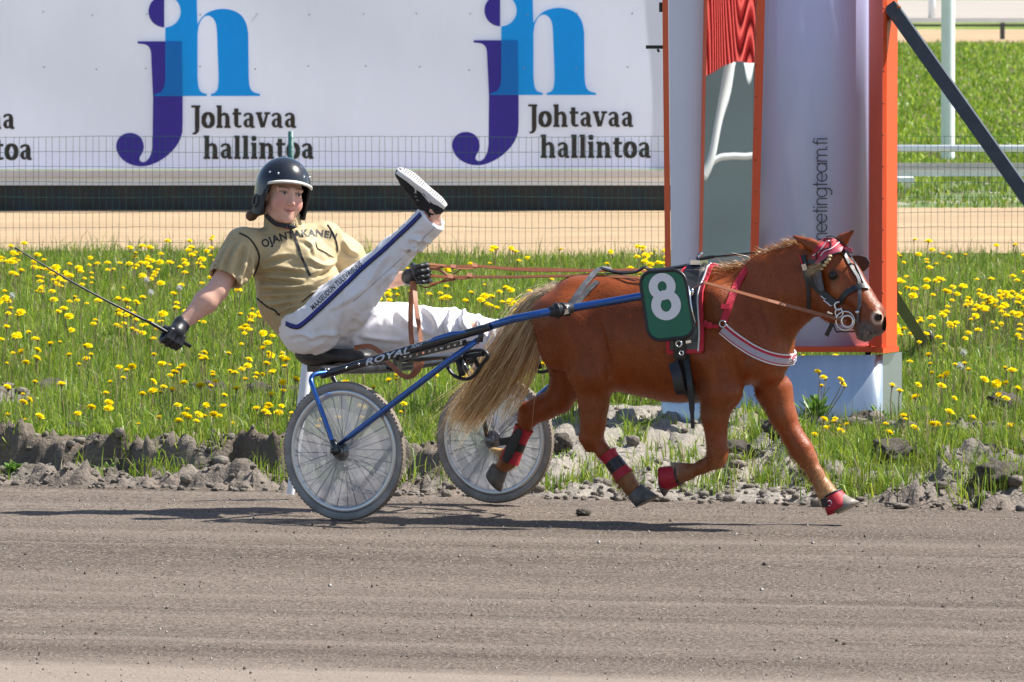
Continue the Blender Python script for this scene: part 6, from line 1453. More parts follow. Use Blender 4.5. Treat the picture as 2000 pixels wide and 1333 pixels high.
# ---- shoes
MT_SHB = mk('shoe_knit', (.014, .014, .017), .75, bump=.3, bscale=160, bdist=.002); MT_SHW = mk('shoe_foam', (.78, .76, .74), .55, var=.05, scale=20); MT_TRD = mk('shoe_tread', (.10, .098, .095), .8)
def shoe(H, T, N, S, name='shoe'):
    """H heel middle on the sole, T towards toe, N out of the sole, S sideways"""
    sh = MB(); L_ = .288
    def hw(s): return float(np.interp(s, [0, .06, .2, .42, .68, .86, .96, 1], [.018, .030, .036, .034, .049, .044, .028, .006]))
    def crv(s): return -.018 * (max(0, s - .72) / .28) ** 1.6 - .006 * (max(0, .12 - s) / .12)
    ss = [i / 30 for i in range(31)]; prof = [(1.0, 0), (1.06, .012), (1.02, .026), (.96, .034)]
    ring = []
    for q, (wf, dn) in enumerate(prof):
        V = [H + T * (s * L_) + S * hw(s) * wf * (1 - .0) + N * (crv(s) - dn * (1 - .3 * s)) for s in ss] + [H + T * (s * L_) - S * hw(s) * wf + N * (crv(s) - dn * (1 - .3 * s)) for s in reversed(ss)]; ring.append(V)
    n = len(ring[0]); V = sum(ring, []); F = [(q * n + i, q * n + (i + 1) % n, (q + 1) * n + (i + 1) % n, (q + 1) * n + i) for q in range(3) for i in range(n)]
    F += [(i, n - 1 - i, n - 2 - i, i + 1) for i in range(30)]; sh.add(V, F, True); so = sh.build('shoe_sole', MT_SHW, person)
    t = MB()
    for side in (-1, 1):                                   # tread: edge blocks, then inner bars
        for i in range(26):
            s = .05 + i * .034; w0, w1 = hw(s) * .95, hw(s + .026) * .95
            if hw(s) < .02: continue
            t.add([H + T * (s * L_) + S * side * w0 + N * (crv(s) + .0025), H + T * ((s + .024) * L_) + S * side * w1 + N * (crv(s) + .0025), H + T * ((s + .024) * L_) + S * side * (w1 - .007) + N * (crv(s) + .003), H + T * (s * L_) + S * side * (w0 - .007) + N * (crv(s) + .003)], [(0, 1, 2, 3)])
    for i in range(20):
        s = .08 + i * .043
        if .36 < s < .50: continue
        for j in range(3):
            x0 = (-.62 + j * .44) * hw(s); x1 = x0 + .30 * hw(s); z = crv(s) + .003
            t.add([H + T * (s * L_) + S * x0 + N * z, H + T * ((s + .022) * L_) + S * x0 + N * z, H + T * ((s + .026) * L_) + S * x1 + N * z, H + T * ((s + .004) * L_) + S * x1 + N * z], [(0, 1, 2, 3)])
    t.build('shoe_tread', MT_TRD, person)
    f = Field(*[np.arange(min((H + T * .15)[i] - .24, 9e9), (H + T * .15)[i] + .24, .006) for i in range(3)])
    I = -N; sc = None
    for s0, s1, r0, r1, h0, h1 in ((.10, .40, .034, .036, .040, .040), (.40, .70, .036, .043, .040, .036), (.70, .90, .043, .030, .036, .030), (.10, .14, .033, .034, .04, .085), (.14, .34, .032, .034, .08, .072), (.34, .62, .034, .036, .070, .048)):
        f.cone(H + T * s0 * L_ + I * h0, H + T * s1 * L_ + I * h1, r0, r1, .015)
    f.half(H + N * -.012 + T * .0, N); f.cone(H + T * .045 + I * .085, H + T * .06 + I * .16, .032, .036, .005, None, -1)
    V, F = f.extract(); V = relax(V, F, 2, .5); wpart('shoe_upper', mesh('shoe_upper', V, F, MT_SHB), person)
    B = BVHTree.FromPolygons([Vector(v) for v in V], [tuple(q) for q in F]); return B
B = shoe(SOLE, TS, NS, SS)
for pts in ([(813, 380), (811, 372), (809, 364), (812, 361), (818, 364), (826, 374), (834, 387), (840, 397)], [(840, 397), (832, 388), (824, 378), (817, 371), (813, 371), (812, 375)]): line_on('shoe_mark', B, pts, .0019, MT_SHW, .001, 4)
m = MB()
for i, (x, y) in enumerate(((809, 379), (811, 386), (814, 393))): m.tube([Q(x + 4, y, 40.36), Q(x, y - 2, 40.34), Q(x - 3, y + 3, 40.34)], .003, 5)
m.build('shoelace', MT_SHB, person)
shoe(footF + Vector((0, 0, -.005)) - SU * .07, SU, Vector((0, 0, -1)), SF)

# ---- whip held in the near hand
m = MB(); tip = Q(31, 485.5, 40.2); a = Q(372, 677, 40.56); hd = Q(296, 632, 40.475); d = (a - hd)
m.tube([a, lerp(a, hd, .5), hd, hd + (tip - hd) * .02], [.0095, .0095, .0085, .006], 8); m.build('whip', MT_BLACK)
wh_ = bpy.context.scene.objects['whip']; tag(wh_, 'long thin black driving whip held out in the gloved hand on the left', 'whip')
m = MB(); pts = [hd + (tip - hd) * t + Vector((0, 0, -.012 * math.sin(math.pi * t))) for t in [i / 16 for i in range(17)]]; m.tube(pts, [lerp(.0068, .0036, i / 16) for i in range(17)], 6); m.sph(tip, .006, 7, 5); m.build('shaft', MT_BLACK, wh_)
# ================================================================== harness on the pony
MT_LEA = mk('black_leather', (.016, .016, .018), .4, var=.2, scale=30, bump=.2, bscale=120, bdist=.002); MT_GREYL = mk('worn_leather', (.085, .085, .09), .45, var=.25, scale=25, col2=(.18, .18, .18), ramp=(.5, .75))
MT_BRN = mk('brown_leather', (.30, .105, .045), .5, var=.15, scale=20, bump=.15, bscale=140, bdist=.002); MT_RED = mk('red_webbing', (.50, .012, .035), .6, var=.1, scale=40, bump=.2, bscale=200, bdist=.002)
MT_WTRIM = mk('white_trim', (.75, .74, .75), .6); MT_PINK = mk('pink_band', (.40, .05, .09), .5, var=.4, scale=160)
def pband(pts, w_, t=.003, off=.004, n=5, fall=None):
    o = []; nn = []
    for p in crom([Vector((x, y, 0)) for x, y in pts], n):
        h_, no = hit(p.x, p.y, PBVH, off)
        if h_ is None:
            if fall is None: continue
            h_ = fall(p.x, p.y); no = -PF
        o.append(h_); nn.append(no)
    # even out jumps
    for _ in range(2):
        o = [o[0]] + [o[i] * .5 + (o[i - 1] + o[i + 1]) * .25 for i in range(1, len(o) - 1)] + [o[-1]]; nn = [nn[0]] + [(nn[i] * 2 + nn[i - 1] + nn[i + 1]).normalized() for i in range(1, len(nn) - 1)] + [nn[-1]]
    return o, nn
def PB(name, par, pts, w_, mat, t=.003, off=.004, n=5, fall=None):
    o, nn = pband(pts, w_, t, off, n, fall); return MB().strap(o, nn, w_, t).build(name, mat, par)
def wrapL(u, al, zc=.86, off=.004):
    """point on the coat at lengthwise u, angle al round the barrel (0 near side, 90 top, 180 far side)"""
    d = Vector((0, -math.cos(R(al)), math.sin(R(al)))); s = toW(Vector((u, 0, zc)) + d * .40); dw = toW(Vector((u, 0, zc))) - s; r = PBVH.ray_cast(s, dw.normalized())
    return (r[0] + r[1] * off, r[1]) if r[0] is not None else (toW(Vector((u, 0, zc)) + d * .25), -dw.normalized())
def wrap_strip(name, par, uf, a0, a1, w_, mat, t=.004, off=.006, n=28):
    P_ = [wrapL(uf(lerp(a0, a1, i / n)), lerp(a0, a1, i / n), off=off) for i in range(n + 1)]; return MB().strap([p[0] for p in P_], [p[1] for p in P_], w_, t).build(name, mat, par)
def prop(name, label, cat, p): return empty(name, p, 0, label, cat)

# --- harness saddle
hs_e = prop('harness_saddle', 'black harness saddle with red and white edged pad girthed round the pony barrel', 'harness saddle', toW(Vector((.15, 0, 1.12))))
V = []; nA, nU = 40, 6
for i in range(nA + 1):
    al = lerp(-15, 195, i / nA); s_ = 1 - abs(al - 90) / 105
    for j in range(nU + 1): u = lerp(lerp(.075, .085, s_), lerp(.238, .215, s_), j / nU); V.append(wrapL(u, al, off=.010 + .004 * math.sin(math.pi * j / nU))[0])
F = [(i * (nU + 1) + j, i * (nU + 1) + j + 1, (i + 1) * (nU + 1) + j + 1, (i + 1) * (nU + 1) + j) for i in range(nA) for j in range(nU)]
wpart('pad', mesh('pad', V, F, MT_GREYL), hs_e)
ur = lambda al: lerp(.238, .215, 1 - abs(al - 90) / 105); ul = lambda al: lerp(.075, .085, 1 - abs(al - 90) / 105)
wrap_strip('pad_edge', hs_e, ur, -15, 195, .020, MT_RED, .008, .014); wrap_strip('pad_piping', hs_e, lambda a: ur(a) - .013, -15, 195, .006, MT_WTRIM, .006, .019); wrap_strip('pad_edge', hs_e, ul, -15, 195, .016, MT_RED, .006, .013)
for a_ in (-15, 195):
    P_ = [wrapL(lerp(.07, .24, i / 8), a_, off=.014) for i in range(9)]; MB().strap([p[0] for p in P_], [p[1] for p in P_], .018, .006).build('pad_edge', MT_RED, hs_e)
wrap_strip('saddle_tree', hs_e, lambda a: .135, 12, 168, .070, MT_LEA, .014, .022); wrap_strip('saddle_flap', hs_e, lambda a: .130, -22, 40, .058, MT_LEA, .008, .024); wrap_strip('saddle_flap', hs_e, lambda a: .130, 140, 202, .058, MT_LEA, .008, .024)
wrap_strip('girth', hs_e, lambda a: .145, -14, -166, .055, MT_LEA, .008, .006)
m = MB(); p0 = wrapL(.145, 90, off=.03)[0]; m.tube([p0, p0 + Vector((0, 0, .03)), p0 + Vector((.015, 0, .045))], .006, 8); m.beam(p0 - PF * .05, p0 + PF * .05, .05, .02)
for s in (-1, 1):
    q, nn_ = wrapL(.135, 90 - s * 38, off=.035); MB().torus(q, PU, .017, .0035, 16, 6).build('terret', MT_CHROME, hs_e)
m.build('saddle_hook', MT_CHROME, hs_e)
m = MB(); q = [wrapL(.165, -24, off=.03)[0], PW(1347, 745, -.27), PW(1351, 790, -.262), PW(1353, 837, -.255)]; m.strap(crom(q, 5), -PF, [.026] * 12 + [.018] * 4, .006); m.build('strap_end', MT_LEA, hs_e)
m = MB(); m.strap(crom([wrapL(.10, -26, off=.026)[0], PW(1323, 735, -.262), PW(1330, 765, -.25), wrapL(.15, -52, off=.012)[0]], 5), -PF, .05, .012); m.build('elastic', MT_LEA, hs_e)
MB().torus(PW(1326, 672, -.30), PF, .014, .004, 14, 6).build('ring', MT_CHROME, hs_e); MB().torus(PW(1331, 690, -.295), PF, .010, .003, 12, 6).build('ring', MT_CHROME, hs_e); MB().beam(PW(1340, 669, -.285), PW(1350, 667, -.285), .012, .006, PF).build('buckle', MT_CHROME, hs_e); MB().sph(PW(1351, 571, -.265), (.012, .006, .016), 10, 6).build('stud', MT_CHROME, hs_e)
# back strap and tail crupper, rump strap, shaft wrap
o = []; nn = []
for i in range(26):
    u = lerp(.10, -.60, i / 25); r = PBVH.ray_cast(toW(Vector((u, 0, 1.6))), Vector((0, 0, -1)))
    if r[0] is not None: o.append(r[0] + Vector((0, 0, .006))); nn.append(r[1])
MB().strap(o, nn, .022, .005).build('back_strap', MT_LEA, hs_e)
PB('rump_strap', hs_e, [(1168, 552), (1150, 568), (1130, 590), (1112, 612)], .028, MT_GREYL, .004, .008); r0, _ = pband([(1168, 552), (1167, 548)], .028)
MB().strap(crom([PW(1112, 600, -.30), PW(1128, 575, -.25), PW(1148, 548, -.16), PW(1170, 526, -.03), PW(1195, 527, .06)], 5), (Vector((-.4, -.8, .4))).normalized(), .030, .005).build('rump_strap', MT_GREYL, hs_e)
MB().strap(crom([PW(1172, 524, -.02), PW(1205, 532, -.03), PW(1240, 532, -.03), PW(1258, 523, -.03), PW(1272, 527, -.03), PW(1310, 524, -.02), PW(1345, 518, 0)], 5), Vector((0, -.5, 1)).normalized(), .016, .008).build('rein_strap', MT_LEA, hs_e)
m = MB(); sv = [PO_shaft(1072, 609) , PO_shaft(1085, 606), PO_shaft(1100, 603), PO_shaft(1118, 600)]; sv[0] = lerp(shaft[2], shaft[3], .06); sv[3] = lerp(shaft[2], shaft[3], .46); sv[1] = lerp(sv[0], sv[3], .33); sv[2] = lerp(sv[0], sv[3], .67)
m.tube(sv, [.022, .033, .030, .023], 12); m.torus(sv[1], (sv[3] - sv[0]), .032, .008, 16, 6); m.torus(sv[2], (sv[3] - sv[0]).normalized() + Vector((0, 0, .5)), .030, .009, 16, 6); m.build('shaft_wrap', MT_LEA, hs_e)
m = MB(); m.beam(sv[2] + Vector((0, -.03, .015)), sv[2] + Vector((.01, -.03, -.02)), .025, .006, PF); m.build('buckle', MT_CHROME, hs_e)
# --- number plate
np_e = prop('number_plate', 'green number plate with a big white figure eight hung on the shaft', 'number plate', PW(1303, 597, -.36))
def NPt(s, t, off=0.):
    tl, tr, br, bl = (1248, 533), (1336, 526.5), (1358.5, 657), (1268, 667.5); x = (tl[0] * (1 - s) + tr[0] * s) * (1 - t) + (bl[0] * (1 - s) + br[0] * s) * t; y = (tl[1] * (1 - s) + tr[1] * s) * (1 - t) + (bl[1] * (1 - s) + br[1] * s) * t
    return PW(x, y, -.362 - off)
def rrect(r0, ins=0., nn_=6):
    out = []; W_, H_ = 1., 1.; rx, ry = r0, r0 * .70
    for cx, cy, a0 in ((1 - rx, ry, -90), (1 - rx, 1 - ry, 0), (rx, 1 - ry, 90), (rx, ry, 180)):
        for i in range(nn_ + 1): a = R(a0 + 90 * i / nn_); out.append((cx + (rx - ins) * math.cos(a), cy + (ry - ins * .7) * math.sin(a)))
    return out
MT_GRN = mk('plate_green', (.0, .135, .075), .35, var=.06, scale=5, col3=(.01, .02, .015), scale3=60, ramp3=(.74, .76)); MT_FIG = mk('figure_white', (.76, .77, .82), .4)
V = [NPt(s, t) for s, t in rrect(.27, .03)]; n = len(V); Vb = [NPt(s, t, -.006) for s, t in rrect(.27, .03)]
wpart('plate', mesh('plate', V + Vb, [tuple(range(n)), tuple(reversed(range(n, 2 * n)))] + [(i, n + i, n + (i + 1) % n, (i + 1) % n) for i in range(n)], MT_GRN, None, False), np_e)
MB().tube([NPt(s, t, -.002) for s, t in rrect(.27, .0)], .0085, 8, closed=True).build('rim', MT_LEA, np_e)
def ring(cx, cy, ro, ri, off):
    V = []; n = 40
    for i in range(n):
        a = 2 * math.pi * i / n
        for q in (ro, ri): V.append(PW(cx + q[0] * math.cos(a), cy + q[1] * math.sin(a), -.362 - off))
    return V, [(2 * i, 2 * i + 1, (2 * i + 3) % (2 * n), (2 * i + 2) % (2 * n)) for i in range(n)]
V1, F1 = ring(1293.3, 560.2, (26.3, 26.5), (8.8, 10.6), .0025); V2, F2 = ring(1301, 596.5, (29, 29.5), (10.4, 12.8), .0032)
wpart('figure_eight', mesh('figure_eight', V1 + V2, F1 + [tuple(q + len(V1) for q in g) for g in F2], MT_FIG, None, False), np_e)
MB().tube([NPt(1.03, .25, .004), NPt(1.02, .6, .004), NPt(1.04, .80, .004)], .0035, 6).build('edge_wire', MT_CHROME, np_e)
MB().beam(PW(1300, 574, -.315), PW(1300, 574, -.354), .05, .05).build('clip', MT_LEA, np_e)
# --- breast collar
bc = prop('breast_collar', 'white and red breast collar set with stones round the pony chest', 'breast collar', PW(1500, 690, -.2))
o, nn = pband([(1412, 642), (1432, 659), (1460, 679), (1492, 696), (1522, 703), (1548, 702)], .05, off=.006)
o = list(o); nn = list(nn); zf = o[-1].z + .004
r = PBVH.ray_cast(toW(Vector((1.2, 0, zf))), -PU); fr_, fn_ = r[0] + r[1] * .008, r[1]
far_o = [toW(Vector((toL(p)[0], -toL(p)[1], toL(p)[2]))) for p in reversed(o)]; far_n = [(q - PF * 2 * q.dot(PF)) for q in reversed(nn)]
def bez3(a, b, c, n): return [a * (1 - t) ** 2 + b * 2 * t * (1 - t) + c * t * t for t in [i / n for i in range(1, n)]]
ctl = toW(Vector((toL(fr_)[0] + .012, toL(o[-1])[1] * .75, zf))); mid = bez3(o[-1], ctl, fr_, 6) + [fr_] + bez3(fr_, toW(Vector((toL(fr_)[0] + .012, -toL(o[-1])[1] * .75, zf))), far_o[0], 6)
mid_n = [lerp(nn[-1], fn_, i / 6).normalized() for i in range(1, 6)] + [fn_] + [lerp(fn_, far_n[0], i / 6).normalized() for i in range(1, 6)]
co, cn = o + mid + far_o, nn + mid_n + far_n
MB().strap(co, cn, .056, .008).build('collar', MT_WTRIM, bc); MB().strap([p + q * .0022 for p, q in zip(co, cn)], cn, .044, .006).build('red_lining', MT_RED, bc)
cw = [p + q * .004 for p, q in zip(co, cn)]; sdv = []
MB().strap([p + Vector((0, 0, -.004)) for p in cw], cn, .027, .005).build('stone_band', mk('stone_band', (.42, .36, .42), .4), bc)
m = MB(); k_ = 0; tot = 0.
for i in range(len(cw) - 1):
    a, b = cw[i], cw[i + 1]; ln_ = (b - a).length; steps = max(1, int(ln_ / .0085)); tt = (b - a).normalized(); sd = tt.cross(cn[i]).normalized()
    for s in range(steps):
        for r_ in (-1, 0, 1):
            p = lerp(a, b, s / steps) + Vector((0, 0, -.004)) + cn[i] * .0032 + sd * r_ * .0085; m.sph(p, .0028, 4, 2)
x_ = m.build('stones', mk('stones', (.75, .72, .78), .12, metal=.4), bc); x_['kind'] = 'stuff'
MB().torus(hit(1413, 633, PBVH, .012)[0], hit(1413, 633)[1], .0155, .0035, 18, 6).build('ring', MT_CHROME, bc)
PB('link', bc, [(1362, 633), (1378, 635), (1392, 637), (1406, 638)], .018, MT_RED, .006, .014); m = MB(); m.sph(hit(1388, 636, PBVH, .016)[0], (.018, .010, .017), 10, 6); m.sph(hit(1381, 633, PBVH, .018)[0], (.010, .010, .018), 8, 6); m.build('knot', MT_RED, bc)
P_ = []; 
o, nn = pband([(1414, 628), (1421, 606), (1430, 580), (1440, 556), (1450, 540)], .034, off=.006)
top = [toW(Vector((toL(o[-1])[0] + .02, w_, z_))) for w_, z_ in ((-.05, toL(o[-1])[2] + .045), (0, toL(o[-1])[2] + .058), (.05, toL(o[-1])[2] + .045))]
fo = [toW(Vector((toL(p)[0], -toL(p)[1], toL(p)[2]))) for p in reversed(o)]; MB().strap(o + top + fo, nn + [Vector((0, 0, 1))] * 3 + [(q - PF * 2 * q.dot(PF)) for q in reversed(nn)], .034, .004).build('neck_strap', MT_RED, bc)
q, qn = hit(1417, 600, PBVH, .010); m = MB(); m.strap([q + Vector((-.02, 0, .0)), q + Vector((.02, 0, .0))], qn, .024, .006); m.build('slide', MT_RED, bc)
# --- reins
rn = prop('reins', 'pair of brown leather reins running from the driver hand to the pony bit', 'reins', hcF)
bitN, bitF = toW(HP(1653, 628, -.085)), toW(HP(1655, 628, .06)); tN = wrapL(.135, 52, off=.035)[0]; tF = wrapL(.135, 128, off=.035)[0]
UPV = Vector((0, -.75, .65)).normalized()
a = hcF + Vector((.03, -.01, -.004)); pn = [a, Q(866, 541, 40.64), Q(905, 541, 40.56), Q(1000, 541.5, 40.36), Q(1120, 539, 40.12), Q(1245, 542, 39.93), tN, PW(1375, 552, -.25), PW(1500, 587, -.23), PW(1590, 611, -.16), bitN]
MB().strap(pn, UPV, [.018, .016, .015, .014, .016, .018, .016, .015, .016, .018, .018], .004).build('near_rein', MT_BRN, rn)
a2 = hcF + Vector((.025, 0, .028)); pf_ = [a2, Q(868, 521, 40.70), Q(930, 520, 40.62), Q(1000, 526, 40.52), Q(1050, 527.5, 40.45), Q(1150, 529, 40.32), Q(1245, 527, 40.22), tF, PW(1500, 560, .22), PW(1590, 590, .18), bitF]
MB().strap(pf_, UPV, [.017, .014, .014, .02, .026, .018, .015, .014, .016, .016, .016], .004).build('far_rein', MT_BRN, rn)
for pts, w_ in (([(836, 516), (866, 519), (895, 524), (920, 524), (940, 521)], .012), ([(835, 524), (858, 528), (880, 541), (905, 544), (925, 540)], .014), ([(838, 556), (866, 550), (890, 546)], .012), ([(818, 557), (832, 562), (850, 556), (880, 540), (900, 527)], .006)):
    MB().strap(crom([Q(x, y, 40.70) for x, y in pts], 5), UPV, w_, .003).build('rein_loop', MT_BRN, rn)
m = MB()
for x, y, yy in ((927, 519, 40.62), (917, 538, 40.54), (885, 521, 40.68), (880, 541, 40.6)): m.strap([Q(x - 5, y - 1, yy - .01), Q(x + 5, y + 1, yy - .01)], UPV, .022, .008)
m.build('keeper', MT_BRN, rn)
MB().strap(crom([Q(x, y, yy) for x, y, yy in ((806, 550, 40.70), (802, 610, 40.62), (804, 665, 40.56), (812, 705, 40.5), (811, 722, 40.48), (801, 736, 40.48), (785, 733, 40.48), (768, 717, 40.5), (754, 703, 40.52), (744, 690, 40.55), (722, 677, 40.6), (692, 680, 40.68))], 5), Vector((-.3, -1, .25)).normalized(), .024, .003).build('rein_end', MT_BRN, rn)
MB().strap(crom([Q(x, y, yy) for x, y, yy in ((809, 552, 40.69), (813, 600, 40.60), (822, 665, 40.52), (826, 700, 40.48), (818, 722, 40.47), (804, 737, 40.47))], 5), Vector((.3, -1, .1)).normalized(), .022, .003).build('rein_end', MT_BRN, rn)
# overcheck from saddle hook to poll
MB().tube(crom([p0 + Vector((0, 0, .04)), PW(1365, 506, 0), PW(1400, 501, 0), PW(1490, 492, 0), PW(1530, 486, 0), toW(HP(1592, 474, 0))], 6), [.004] * 4 + [.009] * 8 + [.0035] * 9 + [.006] * 4 + [.003] * 6, 6).build('overcheck', MT_LEA, rn)
MB().tube([PW(1380, 504, .03), PW(1440, 499, .03), PW(1492, 492, .01)], .003, 6).build('overcheck', MT_LEA, rn)
# --- bridle
br = prop('bridle', 'black bridle with red ear cap, blinkers and steel bit rings on the pony head', 'bridle', toW(HP(1620, 530, 0)))
fb = lambda x, y: toW(HP(x, y, -.085))
def bband(name, pts, w_, mat, t=.004, off=.005, n=5): return PB(name, br, pts, w_, mat, t, off, n, fb)
tp = crom([Vector((x, y, 0)) for x, y in ((1584, 514), (1588, 496), (1597, 476), (1612, 464.5), (1630, 467), (1648, 479), (1661, 486))], 6); bt = crom([Vector((x, y, 0)) for x, y in ((1594, 517), (1603, 509), (1612, 501), (1624, 495), (1638, 490), (1650, 487), (1662, 488))], 6)
V = []; k_ = 5
for a, b in zip(tp, bt):
    for j in range(k_ + 1): p = a.lerp(b, j / k_); h_, no = hit(p.x, p.y, PBVH, .005); V.append(h_ if h_ is not None else toW(HP(p.x, p.y, -.02)))
V = np.array([tuple(v) for v in V]); g = V.reshape(-1, k_ + 1, 3)
for _ in range(3): g[1:-1] = .5 * g[1:-1] + .25 * (g[:-2] + g[2:])
n = len(tp); wpart('ear_cap', mesh('ear_cap', g.reshape(-1, 3), [(i * (k_ + 1) + j, (i + 1) * (k_ + 1) + j, (i + 1) * (k_ + 1) + j + 1, i * (k_ + 1) + j + 1) for i in range(n - 1) for j in range(k_)], mk('cap_red', (.42, .012, .03), .6, col2=(.10, .01, .015), scale=22, ramp=(.52, .6))), br)
bband('cap_piping', [(1590, 500), (1602, 490), (1610, 478), (1618, 470), (1622, 476)], .004, MT_WTRIM, .003, .008); bband('cap_piping', [(1604, 501), (1610, 492), (1624, 488), (1634, 480), (1640, 474)], .004, MT_WTRIM, .003, .008)
bband('cap_cord', [(1598, 512), (1596, 500), (1600, 490), (1620, 487), (1624, 482), (1618, 466)], .004, MT_LEA, .004, .010); bband('cap_cord', [(1614, 462), (1628, 462), (1640, 472), (1655, 481)], .004, MT_LEA, .004, .010)
bband('brow_band', [(1596, 516), (1605, 508), (1615, 500), (1628, 494), (1642, 489.5), (1656, 488), (1664, 490)], .020, MT_PINK, .006, .009); bband('brow_edge', [(1601, 518), (1612, 508), (1626, 499.5), (1640, 494.5), (1656, 492.5), (1664, 494)], .006, MT_LEA, .006, .010)
bband('cheek_strap', [(1567, 500), (1573, 518), (1579, 540), (1590, 556), (1602, 567), (1614, 577), (1626, 588), (1636, 598)], .030, MT_LEA, .005, .006); bband('strap_edge', [(1563, 499), (1567, 512), (1572, 522)], .006, MT_RED, .005, .011)
bband('throat_lash', [(1572, 528), (1577, 550), (1580, 575), (1579, 606)], .016, MT_LEA); bband('cheek_strap', [(1580, 512), (1592, 512), (1600, 522), (1596, 535)], .020, MT_LEA, .005, .006)
bband('face_strap', [(1645, 490), (1655, 510), (1668, 532), (1677, 548), (1679, 575), (1679, 600), (1678, 612), (1677, 630)], .016, MT_GREYL, .004, .006); bband('face_strap', [(1653, 490), (1668, 515), (1678, 535), (1686, 552), (1696, 566)], .012, MT_GREYL, .004, .006)
bband('nose_band', [(1641, 592), (1648, 580), (1658, 570), (1670, 564), (1681, 560), (1692, 561)], .026, MT_LEA, .008, .007)
m = MB(); q, no = hit(1608, 545, PBVH, .0); no = no if no is not None else -PF
bl = [(1590, 540), (1594, 528), (1608, 528), (1612, 545), (1618.5, 567), (1608, 570), (1598, 560)]; V = [(hit(x, y, PBVH, .014 + (.012 if x > 1605 else 0))[0] or fb(x, y)) for x, y in bl]; Vb = [v - no * .006 for v in V]; n = len(V)
m.add(V + Vb, [tuple(range(n)), tuple(reversed(range(n, 2 * n)))] + [(i, n + i, n + (i + 1) % n, (i + 1) % n) for i in range(n)]); m.build('blinker', MT_GREYL, br)
m = MB(); bl = [(1664, 500), (1678, 499), (1692, 503), (1698, 512), (1696, 522), (1688, 530), (1682, 532)]; V = [toW(HP(x, y, .085 + .02 * (x - 1664) / 34)) for x, y in bl]; Vb = [v + PF * .008 for v in V]; n = len(V)
m.add(V + Vb, [tuple(range(n)), tuple(reversed(range(n, 2 * n)))] + [(i, n + i, n + (i + 1) % n, (i + 1) % n) for i in range(n)]); m.build('blinker', MT_LEA, br)
m = MB(); m.torus(toW(HP(1651, 627, -.078)), PF + PU * -.25, .043, .0042, 32, 8); m.torus(toW(HP(1655, 628, -.086)), PF + PU * -.2, .0265, .0048, 26, 8); m.torus(toW(HP(1639, 612, -.088)), PF, .019, .004, 20, 8); m.torus(toW(HP(1637.5, 598, -.090)), PF, .018, .0045, 18, 8, R(70), R(330))
m.build('bit_ring', MT_CHROME, br)
m = MB()
for x, y in ((1612, 581), (1617, 589), (1623, 594)): q = fb(x, y); h_ = hit(x, y, PBVH, .014)[0] or q; m.tube([h_ + Vector((-.012, 0, .006)), h_ + Vector((.006, 0, -.01)), h_ + Vector((.016, 0, -.004))], .0035, 6)
h_ = hit(1574, 523, PBVH, .012)[0]; m.strap([h_ + Vector((-.004, 0, .014)), h_ + Vector((.004, 0, -.014))], -PF, .022, .004); m.sph(hit(1678, 609, PBVH, .010)[0], (.012, .008, .008), 8, 6); m.build('buckle', MT_CHROME, br)
m = MB(); m.strap([toW(HP(1626, 632, -.06)), toW(HP(1620, 644, -.062)), toW(HP(1614, 656, -.062))], -PF, .020, .006); m.tube(crom([toW(HP(1628, 634, -.06)), toW(HP(1633, 648, -.062)), toW(HP(1642, 648, -.06)), toW(HP(1668, 648, -.06))], 5), .0035, 6); m.build('chin_strap', MT_LEA, br)
m = MB(); q = toW(HP(1620, 616, -.088)); m.strap([q + PU * -.012 + Vector((0, 0, .006)), q + PU * .012 + Vector((0, 0, -.004))], -PF, .028, .008); m.build('rein_buckle', MT_CHROME, br)
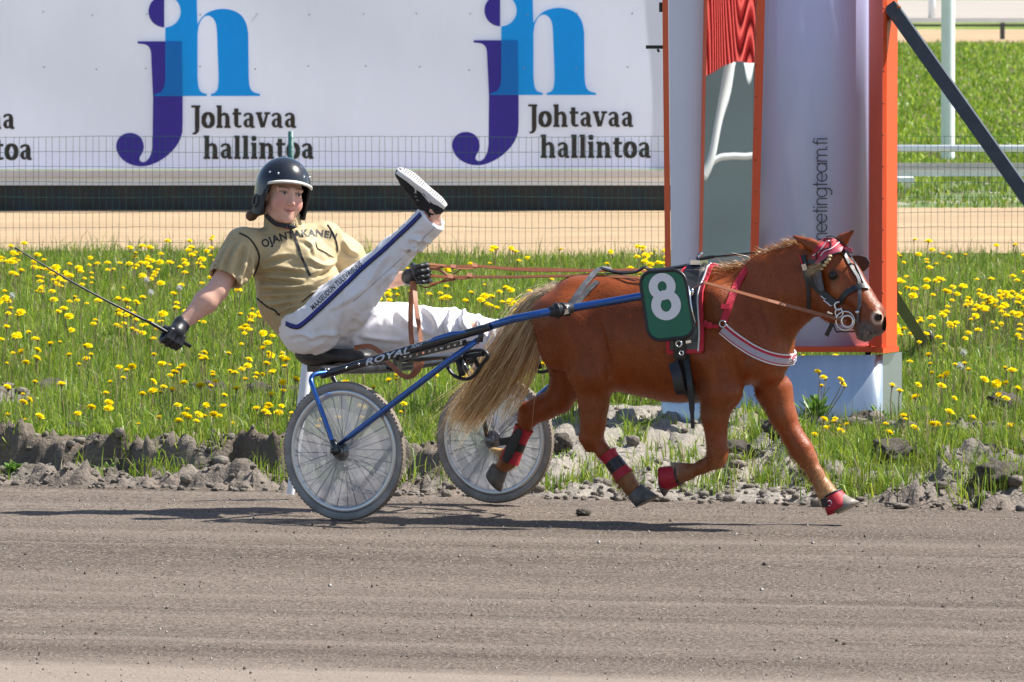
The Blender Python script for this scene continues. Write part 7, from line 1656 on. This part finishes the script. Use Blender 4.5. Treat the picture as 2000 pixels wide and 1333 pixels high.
# --- leg boots
MT_BRED = mk('boot_red', (.42, .010, .025), .6, var=.15, scale=50, bump=.25, bscale=120, bdist=.002)
def boot(pts, rr, label, cat='leg boot', band=None, name='leg_boot'):
    e = empty(name, pts[0], 0, label, cat); m = MB(); m.tube(pts, rr, 16, False); m.tube([p for p in reversed(pts)], [r_ - .004 for r_ in reversed(rr)], 16, False); m.build('shell', MT_BRED, e); return e
pa, pb = PW(1186, 886, NH), PW(1220, 932, NH); ax_ = (pb - pa)
e = boot([pa, lerp(pa, pb, .15), lerp(pa, pb, .5), lerp(pa, pb, .85), pb], [.047, .041, .040, .046, .050], 'red and black leg boot on the near hind cannon')
MB().tube([lerp(pa, pb, .30), lerp(pa, pb, .70)], [.0425, .0440], 16, False).build('strap', MT_LEA, e)
pa, pb = PW(1024, 836, FH), PW(994, 901, FH)
e = boot([pa, lerp(pa, pb, .2), lerp(pa, pb, .5), lerp(pa, pb, .8), pb], [.048, .042, .041, .046, .050], 'red leg boot with black shell plate on the trailing far hind leg')
m = MB(); sdv = (pb - pa).normalized(); fr = sdv.cross(PF).normalized(); V = []; n = 8
for i in range(n + 1):
    t = lerp(.02, 1.0, i / n); w_ = .026 * math.sin(math.pi * lerp(.12, .88, i / n)) ** .5
    for s in (-1, 0, 1): V.append(lerp(pa, pb, t) - PF * (.052 + .006 * (s == 0)) + fr * (s * w_))
m.add(V, [(i * 3 + j, i * 3 + j + 1, i * 3 + j + 4, i * 3 + j + 3) for i in range(n) for j in (0, 1)], True); m.build('shell_plate', MT_LEA, e)
MB().tube([lerp(pa, pb, .40), lerp(pa, pb, .62)], [.0435, .0455], 16, False).build('strap', MT_LEA, e); q = lerp(pa, pb, .36) - PU * .045 - PF * .02; MB().strap([q + PU * .03, q - PU * .012 - Vector((0, 0, .008)), q - PU * .045 - Vector((0, 0, .012))], -PF, .036, .006).build('strap_end', MT_LEA, e)
def bell(top, bot, r0, r1, label):
    e = empty('bell_boot', top, 0, label, 'bell boot'); d = (bot - top); k = d.length; m = MB(); m.lathe([(r0, 0), (lerp(r0, r1, .55), k * .35), (lerp(r0, r1, .9), k * .75), (r1, k), (r1 - .005, k), (r0 - .004, 0)], top, d, 22); m.build('shell', MT_BRED, e)
    m = MB(); m.torus(top, d, r0, .0055, 22, 6); m.build('cuff', MT_LEA, e); return e
bell(PW(1326, 929, NF), PW(1294, 936, NF), .045, .057, 'red bell boot on the folded near forefoot')
e = bell(PW(1625, 966, FFw), PW(1640, 995, FFw), .046, .064, 'red bell boot on the landing far forefoot'); q = PW(1622, 985, FFw) - PF * .058
m = MB(); m.strap([q + Vector((-.012, 0, .03)), q + Vector((-.004, 0, -.01))], -PF, .03, .006); m.build('fastener', MT_LEA, e); MB().torus(q + Vector((.014, -.004, .008)), PF, .012, .0025, 14, 6).build('fastener_loop', MT_WTRIM, e)
